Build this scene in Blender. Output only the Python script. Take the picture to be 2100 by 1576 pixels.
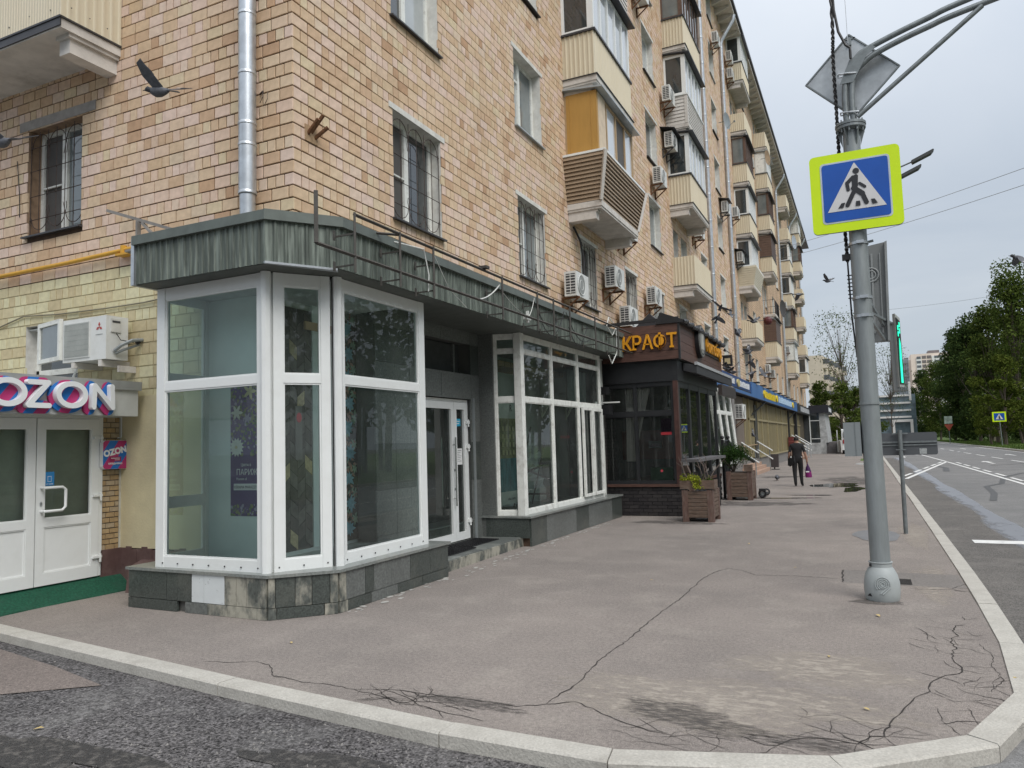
import bpy, math, random
import numpy as np
from mathutils import Matrix, Vector, Euler
random.seed(7); rng = np.random.default_rng(7)
for o in list(bpy.data.objects): bpy.data.objects.remove(o)
S = bpy.context.scene
C = S.collection
PI = math.pi
# ------------------------------------------------------------------ camera
cd = bpy.data.cameras.new('camera'); cam = bpy.data.objects.new('camera', cd); C.objects.link(cam)
right = Vector((0.90497783, 0.42437755, -0.03031216)); down = Vector((-0.06163673, 0.06027785, -0.99627682)); fwd = Vector((-0.42097037, 0.90347677, 0.08070736))
M = Matrix.Identity(4)
for i in range(3):
    M[i][0] = right[i]; M[i][1] = -down[i]; M[i][2] = -fwd[i]
M[2][3] = 1.65
cam.matrix_world = M
cd.sensor_width = 36.0; cd.lens = 36.0 * 1544.0 / 2100.0; cd.clip_start = 0.05; cd.clip_end = 3000
S.camera = cam
# ------------------------------------------------------------------ sky, sun, exposure
SUN_EL, SUN_AZ = math.radians(50), math.radians(128)     # azimuth clockwise from +Y: the sun stands behind the right shoulder
W = bpy.data.worlds.new('World'); S.world = W; W.use_nodes = True
wn, wl = W.node_tree.nodes, W.node_tree.links
wn.clear()
wo = wn.new('ShaderNodeOutputWorld')
sky = wn.new('ShaderNodeTexSky'); sky.sky_type = 'NISHITA'; sky.sun_disc = False
sky.sun_elevation = SUN_EL; sky.sun_rotation = SUN_AZ; sky.dust_density = 2.0; sky.air_density = 1.5
b1 = wn.new('ShaderNodeBackground'); b1.inputs['Strength'].default_value = 0.08
wl.new(sky.outputs[0], b1.inputs[0])
tc = wn.new('ShaderNodeTexCoord')
sep = wn.new('ShaderNodeSeparateXYZ'); wl.new(tc.outputs['Generated'], sep.inputs[0])
# overcast deck: darker towards the horizon, brighter overhead, soft cloud structure
def wmath(op, a, b=None, clamp=False):
    n = wn.new('ShaderNodeMath'); n.operation = op; n.use_clamp = clamp
    for k, v in enumerate((a, b)):
        if v is None: continue
        if isinstance(v, (int, float)): n.inputs[k].default_value = v
        else: wl.new(v, n.inputs[k])
    return n.outputs[0]
zc = wmath('MAXIMUM', sep.outputs[2], 0.0)
den = wmath('ADD', zc, 0.22)
cx = wmath('DIVIDE', sep.outputs[0], den); cy = wmath('DIVIDE', sep.outputs[1], den)
cmb = wn.new('ShaderNodeCombineXYZ'); wl.new(cx, cmb.inputs[0]); wl.new(cy, cmb.inputs[1])
nz = wn.new('ShaderNodeTexNoise'); nz.inputs['Scale'].default_value = 1.1; nz.inputs['Detail'].default_value = 7; nz.inputs['Roughness'].default_value = 0.52
nz.inputs['Distortion'].default_value = 0.5
wl.new(cmb.outputs[0], nz.inputs['Vector'])
cl = wn.new('ShaderNodeValToRGB')
cl.color_ramp.elements[0].position = 0.32; cl.color_ramp.elements[0].color = (0.80, 0.83, 0.87, 1)
cl.color_ramp.elements[1].position = 0.68; cl.color_ramp.elements[1].color = (1.03, 1.02, 1.01, 1)
wl.new(nz.outputs[0], cl.inputs[0])
gr = wn.new('ShaderNodeValToRGB')
e = gr.color_ramp.elements
e[0].position = 0.0; e[0].color = (0.54, 0.60, 0.67, 1)
e[1].position = 1.0; e[1].color = (1.45, 1.50, 1.56, 1)
x = e.new(0.28); x.color = (0.63, 0.69, 0.77, 1)
x = e.new(0.52); x.color = (0.92, 0.98, 1.06, 1)
wl.new(zc, gr.inputs[0])
mx = wn.new('ShaderNodeMix'); mx.data_type = 'RGBA'; mx.blend_type = 'MULTIPLY'; mx.inputs[0].default_value = 1
wl.new(gr.outputs[0], mx.inputs[6]); wl.new(cl.outputs[0], mx.inputs[7])
b2 = wn.new('ShaderNodeBackground'); b2.inputs['Strength'].default_value = 0.70
wl.new(mx.outputs[2], b2.inputs[0])
ms = wn.new('ShaderNodeMixShader'); ms.inputs[0].default_value = 0.9
wl.new(b1.outputs[0], ms.inputs[1]); wl.new(b2.outputs[0], ms.inputs[2]); wl.new(ms.outputs[0], wo.inputs[0])
sd = bpy.data.lights.new('sun', 'SUN'); sd.energy = 1.5; sd.angle = math.radians(35); sd.color = (1.0, 0.965, 0.92)
so = bpy.data.objects.new('sun', sd); C.objects.link(so)
sv = Vector((math.sin(SUN_AZ) * math.cos(SUN_EL), math.cos(SUN_AZ) * math.cos(SUN_EL), math.sin(SUN_EL)))
so.rotation_euler = sv.to_track_quat('Z', 'Y').to_euler(); so.location = (30, -30, 60)
vs = S.view_settings; vs.view_transform = 'Standard'; vs.look = 'None'; vs.gamma = 1; vs.use_curve_mapping = False
vs.exposure = 0.55
S.display_settings.display_device = 'sRGB'
S.render.engine = 'CYCLES'
S.cycles.max_bounces = 10; S.cycles.transparent_max_bounces = 16; S.cycles.glossy_bounces = 5; S.cycles.diffuse_bounces = 4
S.cycles.use_denoising = True
S.cycles.sample_clamp_indirect = 6.0

# ------------------------------------------------------------------ materials
MATS = {}
def nodes_of(m):
    m.use_nodes = True
    return m.node_tree.nodes, m.node_tree.links, m.node_tree.nodes['Principled BSDF']
def c4(c): return (c[0], c[1], c[2], 1)
def mat(name, col, rough=0.6, metal=0.0, var=0.12, scale=6.0, bump=0.0, bscale=60.0, dirt=None, dscale=1.2, damt=0.5, stretch=None, spec=0.5, coat=0.0, dlo=0.45, dhi=0.75):
    """Principled with noise-varied base colour, an optional dirt/wear tint of its own shape and a fine bump."""
    if name in MATS: return MATS[name]
    m = bpy.data.materials.new(name); N, L, B = nodes_of(m); MATS[name] = m
    B.inputs['Roughness'].default_value = rough; B.inputs['Metallic'].default_value = metal
    B.inputs['Specular IOR Level'].default_value = spec; B.inputs['Coat Weight'].default_value = coat
    t = N.new('ShaderNodeTexCoord'); vec = t.outputs['Object']
    if stretch:
        mp = N.new('ShaderNodeMapping'); mp.inputs['Scale'].default_value = stretch; L.new(vec, mp.inputs[0]); vec = mp.outputs[0]
    n = N.new('ShaderNodeTexNoise'); n.inputs['Scale'].default_value = scale; n.inputs['Detail'].default_value = 6; n.inputs['Roughness'].default_value = 0.6
    L.new(vec, n.inputs['Vector'])
    r = N.new('ShaderNodeValToRGB'); L.new(n.outputs[0], r.inputs[0])
    r.color_ramp.elements[0].position = 0.3; r.color_ramp.elements[1].position = 0.7
    r.color_ramp.elements[0].color = c4([max(0, v * (1 - var)) for v in col]); r.color_ramp.elements[1].color = c4([min(1, v * (1 + var)) for v in col])
    out = r.outputs[0]
    if dirt:
        n2 = N.new('ShaderNodeTexNoise'); n2.inputs['Scale'].default_value = dscale; n2.inputs['Detail'].default_value = 8; n2.inputs['Roughness'].default_value = 0.65
        L.new(vec, n2.inputs['Vector'])
        r2 = N.new('ShaderNodeValToRGB'); L.new(n2.outputs[0], r2.inputs[0])
        r2.color_ramp.elements[0].position = dlo; r2.color_ramp.elements[1].position = dhi
        r2.color_ramp.elements[0].color = (0, 0, 0, 1); r2.color_ramp.elements[1].color = (damt, damt, damt, 1)
        x = N.new('ShaderNodeMix'); x.data_type = 'RGBA'; L.new(r2.outputs[0], x.inputs[0]); L.new(out, x.inputs[6]); x.inputs[7].default_value = c4(dirt)
        out = x.outputs[2]
    L.new(out, B.inputs['Base Color'])
    if bump:
        n3 = N.new('ShaderNodeTexNoise'); n3.inputs['Scale'].default_value = bscale; n3.inputs['Detail'].default_value = 4; L.new(t.outputs['Object'], n3.inputs['Vector'])
        bp = N.new('ShaderNodeBump'); bp.inputs['Strength'].default_value = bump; bp.inputs['Distance'].default_value = 0.01
        L.new(n3.outputs[0], bp.inputs['Height']); L.new(bp.outputs[0], B.inputs['Normal'])
    return m
def glass(name, tint, ior=1.5, rough=0.0, dust=0.0):
    """thin architectural glass: fresnel mix of a clear (tinted) and a mirror layer, with a slight dusty film"""
    if name in MATS: return MATS[name]
    m = bpy.data.materials.new(name); m.use_nodes = True; N, L = m.node_tree.nodes, m.node_tree.links; N.clear(); MATS[name] = m
    o = N.new('ShaderNodeOutputMaterial'); tr = N.new('ShaderNodeBsdfTransparent'); tr.inputs[0].default_value = c4(tint)
    gl = N.new('ShaderNodeBsdfGlossy'); gl.inputs['Roughness'].default_value = rough; gl.inputs[0].default_value = (0.95, 0.97, 0.97, 1)
    fr = N.new('ShaderNodeFresnel'); fr.inputs[0].default_value = ior
    mul = N.new('ShaderNodeMath'); mul.operation = 'MULTIPLY'; mul.inputs[1].default_value = 1.1; mul.use_clamp = True; L.new(fr.outputs[0], mul.inputs[0])
    x = N.new('ShaderNodeMixShader'); L.new(mul.outputs[0], x.inputs[0]); L.new(tr.outputs[0], x.inputs[1]); L.new(gl.outputs[0], x.inputs[2])
    last = x.outputs[0]
    if dust:
        df = N.new('ShaderNodeBsdfDiffuse'); df.inputs[0].default_value = (0.5, 0.55, 0.52, 1)
        t = N.new('ShaderNodeTexCoord'); n = N.new('ShaderNodeTexNoise'); n.inputs['Scale'].default_value = 2.5; n.inputs['Detail'].default_value = 8; L.new(t.outputs['Object'], n.inputs['Vector'])
        mm = N.new('ShaderNodeMath'); mm.operation = 'MULTIPLY'; mm.inputs[1].default_value = dust; L.new(n.outputs[0], mm.inputs[0])
        y = N.new('ShaderNodeMixShader'); L.new(mm.outputs[0], y.inputs[0]); L.new(last, y.inputs[1]); L.new(df.outputs[0], y.inputs[2]); last = y.outputs[0]
    L.new(last, o.inputs[0])
    return m
def emit(name, col, strength):
    if name in MATS: return MATS[name]
    m = bpy.data.materials.new(name); N, L, B = nodes_of(m); MATS[name] = m
    B.inputs['Base Color'].default_value = c4([v * 0.4 for v in col]); B.inputs['Emission Color'].default_value = c4(col); B.inputs['Emission Strength'].default_value = strength
    return m
def brick_mat(name, stops, per_object, rough=0.85, grime=0.35, bump=0.25):
    """fired brick: every brick draws its own tone (random per island or per object), plus mottling and soot spots"""
    m = bpy.data.materials.new(name); N, L, B = nodes_of(m); MATS[name] = m
    B.inputs['Roughness'].default_value = rough; B.inputs['Specular IOR Level'].default_value = 0.25
    if per_object: src = N.new('ShaderNodeObjectInfo').outputs['Random']
    else: src = N.new('ShaderNodeNewGeometry').outputs['Random Per Island']
    r = N.new('ShaderNodeValToRGB'); r.color_ramp.interpolation = 'LINEAR'
    el = r.color_ramp.elements
    for k, (p, c) in enumerate(stops):
        if k < 2: el[k].position = p; el[k].color = c4(c)
        else:
            q = el.new(p); q.color = c4(c)
    L.new(src, r.inputs[0])
    t = N.new('ShaderNodeTexCoord')
    n = N.new('ShaderNodeTexNoise'); n.inputs['Scale'].default_value = 14; n.inputs['Detail'].default_value = 6; L.new(t.outputs['Object'], n.inputs['Vector'])
    r1 = N.new('ShaderNodeValToRGB'); r1.color_ramp.elements[0].position = 0.25; r1.color_ramp.elements[0].color = (0.86, 0.85, 0.84, 1); r1.color_ramp.elements[1].position = 0.7; r1.color_ramp.elements[1].color = (1.05, 1.05, 1.05, 1); L.new(n.outputs[0], r1.inputs[0])
    x = N.new('ShaderNodeMix'); x.data_type = 'RGBA'; x.blend_type = 'MULTIPLY'; x.inputs[0].default_value = 1; L.new(r.outputs[0], x.inputs[6]); L.new(r1.outputs[0], x.inputs[7])
    n2 = N.new('ShaderNodeTexNoise'); n2.inputs['Scale'].default_value = 1.1; n2.inputs['Detail'].default_value = 9; n2.inputs['Roughness'].default_value = 0.7; L.new(t.outputs['Object'], n2.inputs['Vector'])
    r2 = N.new('ShaderNodeValToRGB'); r2.color_ramp.elements[0].position = 0.52; r2.color_ramp.elements[0].color = (0, 0, 0, 1); r2.color_ramp.elements[1].position = 0.8; r2.color_ramp.elements[1].color = (grime, grime, grime, 1); L.new(n2.outputs[0], r2.inputs[0])
    y = N.new('ShaderNodeMix'); y.data_type = 'RGBA'; L.new(r2.outputs[0], y.inputs[0]); L.new(x.outputs[2], y.inputs[6]); y.inputs[7].default_value = (0.20, 0.14, 0.10, 1)
    L.new(y.outputs[2], B.inputs['Base Color'])
    bp = N.new('ShaderNodeBump'); bp.inputs['Strength'].default_value = bump; bp.inputs['Distance'].default_value = 0.004
    n3 = N.new('ShaderNodeTexNoise'); n3.inputs['Scale'].default_value = 70; n3.inputs['Detail'].default_value = 5; L.new(t.outputs['Object'], n3.inputs['Vector'])
    L.new(n3.outputs[0], bp.inputs['Height']); L.new(bp.outputs[0], B.inputs['Normal'])
    return m
BR = [(0.0, (0.50, 0.32, 0.20)), (0.05, (0.60, 0.42, 0.28)), (0.3, (0.66, 0.49, 0.33)), (0.45, (0.70, 0.54, 0.38)), (0.6, (0.71, 0.53, 0.41)), (0.8, (0.73, 0.57, 0.48)), (0.95, (0.68, 0.56, 0.38)), (1.0, (0.58, 0.38, 0.24))]
M_BRICKS = brick_mat('brick_clay', BR, False); M_BRICK1 = brick_mat('brick_clay_single', BR, True)
PB = [(0.0, (0.56, 0.47, 0.29)), (0.3, (0.62, 0.54, 0.34)), (0.6, (0.66, 0.60, 0.38)), (1.0, (0.70, 0.66, 0.44))]
M_PAINTB = brick_mat('brick_painted', PB, False, 0.6, 0.15, 0.15)
FB = [(0.0, (0.40, 0.27, 0.14)), (0.5, (0.50, 0.36, 0.19)), (1.0, (0.44, 0.33, 0.22))]
M_FACEB = brick_mat('brick_facing', FB, False, 0.8, 0.3)
DB = [(0.0, (0.035, 0.032, 0.034)), (0.5, (0.05, 0.046, 0.046)), (1.0, (0.028, 0.026, 0.028))]
M_DARKB = brick_mat('brick_black_paint', DB, False, 0.45, 0.1)
M_MORTAR = mat('mortar', (0.085, 0.052, 0.034), 0.9, var=0.3, scale=9)
M_PMORTAR = mat('mortar_painted', (0.46, 0.40, 0.25), 0.8, var=0.2, scale=9)
M_WHITE = mat('white_plastic', (0.78, 0.80, 0.79), 0.35, var=0.03, scale=3, dirt=(0.45, 0.45, 0.42), dscale=3, damt=0.25)
M_WHITEOLD = mat('white_paint_old', (0.76, 0.77, 0.73), 0.55, var=0.05, scale=8, dirt=(0.38, 0.36, 0.32), dscale=7, damt=0.6, dlo=0.5, dhi=0.7)
M_REVEAL = mat('reveal_whitewash', (0.66, 0.65, 0.61), 0.8, var=0.12, scale=7, dirt=(0.35, 0.32, 0.27), dscale=4, damt=0.5, bump=0.3, bscale=25)
M_CONC = mat('concrete_white', (0.60, 0.57, 0.53), 0.85, var=0.12, scale=4, dirt=(0.22, 0.19, 0.16), dscale=2.2, damt=0.6, bump=0.2, bscale=30, dlo=0.5, dhi=0.8)
M_CREAM = mat('cream_sheet', (0.66, 0.59, 0.445), 0.5, var=0.05, scale=2, dirt=(0.42, 0.34, 0.22), dscale=2.0, damt=0.35, stretch=(4, 4, 0.4))
M_SIDBROWN = mat('siding_brown', (0.33, 0.245, 0.165), 0.55, var=0.1, scale=5)
M_SIDGREY = mat('siding_grey', (0.58, 0.55, 0.51), 0.5, var=0.06, scale=5)
M_SIDCREAM = mat('siding_cream', (0.66, 0.60, 0.46), 0.5, var=0.06, scale=5)
M_OCHRE = mat('ochre_panel', (0.43, 0.24, 0.055), 0.55, var=0.07, scale=3, stretch=(3, 3, 0.5))
M_WOODBR = mat('brown_frame', (0.11, 0.065, 0.045), 0.5, var=0.2, scale=6)
M_TANF = mat('tan_frame', (0.42, 0.29, 0.16), 0.5)
M_DARKMET = mat('dark_flashing', (0.055, 0.055, 0.06), 0.45, metal=0.3, var=0.2, scale=4)
M_GREYMET = mat('grey_flashing', (0.40, 0.44, 0.46), 0.4, metal=0.4, var=0.1, scale=4)
M_GALV = mat('galvanised', (0.56, 0.59, 0.62), 0.36, metal=0.75, var=0.12, scale=9, dirt=(0.35, 0.36, 0.37), dscale=5, damt=0.5)
M_GALVPT = mat('galvanised_painted', (0.27, 0.295, 0.30), 0.45, metal=0.25, var=0.07, scale=5, dirt=(0.16, 0.17, 0.17), dscale=2, damt=0.5, stretch=(6, 6, 1), bump=0.05)
M_POLE2 = mat('galvanised_dull', (0.20, 0.22, 0.225), 0.5, metal=0.45, var=0.2, scale=14)
M_CASTG = mat('cast_grey', (0.36, 0.39, 0.39), 0.55, var=0.06, scale=5, dirt=(0.2, 0.2, 0.19), dscale=4, damt=0.35)
M_BLACK = mat('black_plastic', (0.018, 0.018, 0.02), 0.45, var=0.2)
M_RUST = mat('rust', (0.16, 0.075, 0.035), 0.9, var=0.4, scale=20, bump=0.3)
M_IRON = mat('wrought_iron', (0.05, 0.032, 0.026), 0.7, var=0.4, scale=20)
M_ACW = mat('ac_casing', (0.68, 0.69, 0.67), 0.45, var=0.04, scale=4, dirt=(0.35, 0.33, 0.28), dscale=4, damt=0.4)
M_ACD = mat('ac_grille', (0.05, 0.052, 0.055), 0.5)
M_YPIPE = mat('gas_yellow', (0.62, 0.33, 0.03), 0.45, var=0.1, scale=8)
M_PLASTY = mat('plaster_yellow', (0.64, 0.57, 0.37), 0.8, var=0.06, scale=4, dirt=(0.42, 0.36, 0.24), dscale=1.6, damt=0.45, bump=0.35, bscale=35)
M_MAROON = mat('plinth_maroon', (0.115, 0.065, 0.06), 0.75, var=0.15, scale=6, bump=0.5, bscale=18, dirt=(0.2, 0.15, 0.14), dscale=3, damt=0.5)
M_MAT = mat('green_carpet', (0.008, 0.075, 0.042), 0.95, var=0.35, scale=40, bump=0.6, bscale=220, dirt=(0.05, 0.11, 0.08), dscale=3, damt=0.4)
M_GRAN = mat('granite_dark', (0.062, 0.072, 0.066), 0.28, var=0.5, scale=55, dirt=(0.16, 0.16, 0.135), dscale=2.2, damt=0.55, dlo=0.52, dhi=0.8)
M_GRANW = mat('granite_worn', (0.085, 0.094, 0.085), 0.5, var=0.45, scale=30, dirt=(0.42, 0.40, 0.33), dscale=3.4, damt=0.85, dlo=0.46, dhi=0.6, stretch=(1, 1, 0.6))
M_GRANG = mat('granite_grey', (0.135, 0.145, 0.138), 0.35, var=0.4, scale=42, dirt=(0.09, 0.095, 0.09), dscale=1.8, damt=0.6)
M_LEDGE = mat('granite_ledge', (0.19, 0.205, 0.195), 0.3, var=0.3, scale=45, dirt=(0.34, 0.33, 0.29), dscale=3, damt=0.5)
M_WTILE = mat('white_patch_tile', (0.62, 0.655, 0.66), 0.4, var=0.05, scale=4, dirt=(0.2, 0.21, 0.21), dscale=18, damt=0.8, dlo=0.62, dhi=0.68)
M_FASC = mat('fascia_sheet', (0.085, 0.102, 0.086), 0.55, metal=0.1, var=0.3, scale=5, dirt=(0.30, 0.345, 0.30), dscale=2.6, damt=0.85, stretch=(6, 6, 0.45), dlo=0.46, dhi=0.72)
M_FCAP = mat('fascia_cap', (0.13, 0.15, 0.135), 0.5, metal=0.2, var=0.2, scale=4)
M_GLASS = glass('shop_glass', (0.80, 0.92, 0.89), 1.45, 0.0, 0.07)
M_GLASSD = glass('shop_glass_dirty', (0.72, 0.84, 0.80), 1.45, 0.01, 0.10)
M_GLASSK = glass('pub_glass', (0.7, 0.72, 0.7), 1.5, 0.0, 0.05)
def winpane(name, col, rough=0.06, var=0.35, sc=0.9):
    return mat(name, col, rough, var=var, scale=sc, spec=0.9, coat=0.6)
PANES = [winpane('pane_dark', (0.035, 0.042, 0.045)), winpane('pane_grey', (0.15, 0.175, 0.18)), winpane('pane_curtain', (0.36, 0.385, 0.39), var=0.2), winpane('pane_blind', (0.50, 0.51, 0.50), var=0.12)]
M_BPANE = winpane('pane_balcony_bright', (0.52, 0.55, 0.58), 0.08, 0.08)
M_MESHP = mat('insect_mesh', (0.085, 0.08, 0.075), 0.7, var=0.1)
M_INT = mat('shop_plaster', (0.78, 0.84, 0.82), 0.8, var=0.05, scale=2)
M_INTG = mat('shop_wall_grey', (0.56, 0.58, 0.54), 0.8, var=0.05, scale=2)
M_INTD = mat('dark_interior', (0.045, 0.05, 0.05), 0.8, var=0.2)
M_FLOORI = mat('shop_floor', (0.36, 0.37, 0.35), 0.4, var=0.25, scale=5)
M_LEAFD = None

# ------------------------------------------------------------------ mesh helpers
class MB:
    def __init__(s): s.v = []; s.f = []; s.m = []; s.brk = []
    def cut(s): s.brk.append((len(s.v), len(s.f))); return s     # what follows is a separate piece
    def quad(s, a, b, c, d, mi=0):
        n = len(s.v); s.v += [tuple(a), tuple(b), tuple(c), tuple(d)]; s.f.append((n, n + 1, n + 2, n + 3)); s.m.append(mi); return s
    def poly(s, pts, mi=0):
        n = len(s.v); s.v += [tuple(p) for p in pts]; s.f.append(tuple(range(n, n + len(pts)))); s.m.append(mi); return s
    def box(s, x0, x1, y0, y1, z0, z1, mi=0):
        n = len(s.v)
        s.v += [(x0, y0, z0), (x1, y0, z0), (x1, y1, z0), (x0, y1, z0), (x0, y0, z1), (x1, y0, z1), (x1, y1, z1), (x0, y1, z1)]
        for q in ((0, 3, 2, 1), (4, 5, 6, 7), (0, 1, 5, 4), (1, 2, 6, 5), (2, 3, 7, 6), (3, 0, 4, 7)): s.f.append(tuple(n + i for i in q)); s.m.append(mi)
        return s
    def ext(s, pts, vec, mi=0):
        """planar polygon pts (3-D) extruded by vec"""
        n = len(s.v); k = len(pts); v = Vector(vec)
        s.v += [tuple(p) for p in pts] + [tuple(Vector(p) + v) for p in pts]
        s.f.append(tuple(n + i for i in reversed(range(k)))); s.m.append(mi)
        s.f.append(tuple(n + k + i for i in range(k))); s.m.append(mi)
        for i in range(k):
            j = (i + 1) % k; s.f.append((n + i, n + j, n + k + j, n + k + i)); s.m.append(mi)
        return s
    def prism(s, pts2, z0, z1, mi=0): return s.ext([(p[0], p[1], z0) for p in pts2], (0, 0, z1 - z0), mi)
    def beam(s, a, b, w, h=None, mi=0, up=(0, 0, 1)):
        a, b = Vector(a), Vector(b); h = h or w; d = (b - a).normalized(); u = Vector(up)
        if abs(d.dot(u)) > 0.98: u = Vector((1, 0, 0))
        r = d.cross(u).normalized() * (w / 2); u = r.cross(d).normalized() * (h / 2)
        return s.ext([a - r - u, a + r - u, a + r + u, a - r + u], b - a, mi)
    def tube(s, pts, r, n=8, mi=0, cap=True):
        P = [Vector(p) for p in pts]; rr = r if isinstance(r, (list, tuple)) else [r] * len(P)
        base = len(s.v); prev = None
        for i, p in enumerate(P):
            d = ((P[min(i + 1, len(P) - 1)] - P[max(i - 1, 0)])).normalized()
            if prev is None:
                u = Vector((0, 0, 1)) if abs(d.z) < 0.9 else Vector((1, 0, 0)); a = d.cross(u).normalized()
            else:
                a = (prev - d * prev.dot(d)).normalized()
            prev = a; b = d.cross(a)
            for k in range(n):
                t = 2 * PI * k / n; s.v.append(tuple(p + (a * math.cos(t) + b * math.sin(t)) * rr[i]))
        for i in range(len(P) - 1):
            for k in range(n):
                q = (k + 1) % n; s.f.append((base + i * n + k, base + i * n + q, base + (i + 1) * n + q, base + (i + 1) * n + k)); s.m.append(mi)
        if cap:
            s.f.append(tuple(base + k for k in reversed(range(n)))); s.m.append(mi)
            s.f.append(tuple(base + (len(P) - 1) * n + k for k in range(n))); s.m.append(mi)
        return s
    def lathe(s, prof, c=(0, 0, 0), n=24, mi=0):
        base = len(s.v)
        for r, z in prof:
            for k in range(n):
                t = 2 * PI * k / n; s.v.append((c[0] + r * math.cos(t), c[1] + r * math.sin(t), c[2] + z))
        for i in range(len(prof) - 1):
            for k in range(n):
                q = (k + 1) % n; s.f.append((base + i * n + k, base + i * n + q, base + (i + 1) * n + q, base + (i + 1) * n + k)); s.m.append(mi)
        s.f.append(tuple(base + (len(prof) - 1) * n + k for k in range(n))); s.m.append(mi)
        return s
    def ball(s, c, r, n=8, m=6, mi=0, sc=(1, 1, 1)):
        base = len(s.v)
        for i in range(m + 1):
            th = PI * i / m
            for k in range(n):
                t = 2 * PI * k / n; s.v.append((c[0] + r * sc[0] * math.sin(th) * math.cos(t), c[1] + r * sc[1] * math.sin(th) * math.sin(t), c[2] + r * sc[2] * math.cos(th)))
        for i in range(m):
            for k in range(n):
                q = (k + 1) % n; s.f.append((base + i * n + k, base + (i + 1) * n + k, base + (i + 1) * n + q, base + i * n + q)); s.m.append(mi)
        return s
    def mesh(s, name, mats, smooth=False):
        me = bpy.data.meshes.new(name); me.from_pydata(s.v, [], s.f)
        for m in (mats if isinstance(mats, (list, tuple)) else [mats]): me.materials.append(m)
        if any(s.m): me.polygons.foreach_set('material_index', s.m)
        if smooth:
            me.polygons.foreach_set('use_smooth', [True] * len(me.polygons))
            try: me.set_sharp_from_angle(angle=math.radians(40))
            except Exception: pass
        me.update(); return me
    def build(s, name, mats, parent=None, smooth=False, label=None, local=False):
        if s.brk:
            b = [(0, 0)] + s.brk + [(len(s.v), len(s.f))]; out = None
            for (v0, f0), (v1, f1) in zip(b, b[1:]):
                if f1 == f0: continue
                q = MB(); q.v = s.v[v0:v1]; q.f = [tuple(i - v0 for i in f) for f in s.f[f0:f1]]; q.m = s.m[f0:f1]; o = q.build(name, mats, parent, smooth, label, local); out = out or o
            return out
        return link(name, s.mesh(name, mats, smooth), parent, label, local)
def link(name, me, parent=None, label=None, local=False):
    o = bpy.data.objects.new(name, me); C.objects.link(o)
    if parent:
        o.parent = parent
        if not local and 'wloc' in parent: o.matrix_parent_inverse = Matrix.Translation(-Vector(parent['wloc']))
    if label: o['label'] = label
    return o
ROOTS = []
def thing(name, label, cat, loc=(0, 0, 0), rz=0.0, group=None):
    o = bpy.data.objects.new(name, None); C.objects.link(o); o.location = loc; o.rotation_euler = (0, 0, rz); o.empty_display_size = 0.2
    o['label'] = label; o['category'] = cat
    if group: o['group'] = group
    if rz == 0: o['wloc'] = tuple(loc)
    ROOTS.append(o); return o
def tag(o, label, cat, group=None):
    o['label'] = label; o['category'] = cat
    if group: o['group'] = group
    return o
def struct(name, mb, m, smooth=False):
    o = mb.build(name, m, None, smooth); o['kind'] = 'structure'; return o
def dup(root, loc, label, rz=None, scale=None, group=None):
    r = root.copy(); C.objects.link(r); r.location = loc; r['label'] = label
    if rz is not None: r.rotation_euler = (root.rotation_euler.x, root.rotation_euler.y, rz)
    if scale: r.scale = (scale,) * 3 if isinstance(scale, (int, float)) else scale
    if group: r['group'] = group
    for ch in list(root.children):
        c = ch.copy(); C.objects.link(c); c.parent = r
        for g in list(ch.children):
            d = g.copy(); C.objects.link(d); d.parent = c
    return r
def text(name, s, size, mat_, loc, rot, parent=None, ext=0.01, offset=0.0, sx=1.0, align='LEFT', label=None):
    cu = bpy.data.curves.new(name, 'FONT'); cu.body = s; cu.size = size; cu.extrude = ext; cu.offset = offset; cu.align_x = align
    cu.materials.append(mat_); cu.resolution_u = 4
    tmp = bpy.data.objects.new(name, cu); C.objects.link(tmp); d_ = bpy.context.evaluated_depsgraph_get(); d_.update(); me = bpy.data.meshes.new_from_object(tmp.evaluated_get(d_)); bpy.data.objects.remove(tmp)
    o = bpy.data.objects.new(name, me); C.objects.link(o); o.location = loc; o.rotation_euler = rot; o.scale = (sx, 1, 1)
    if parent:
        o.parent = parent
        if 'wloc' in parent: o.matrix_parent_inverse = Matrix.Translation(-Vector(parent['wloc']))
    if label: o['label'] = label
    return o
ROT_XP = (PI / 2, 0, PI / 2)      # text facing +X, reading along +Y
ROT_YN = (PI / 2, 0, 0)           # text facing -Y, reading along +X
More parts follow.
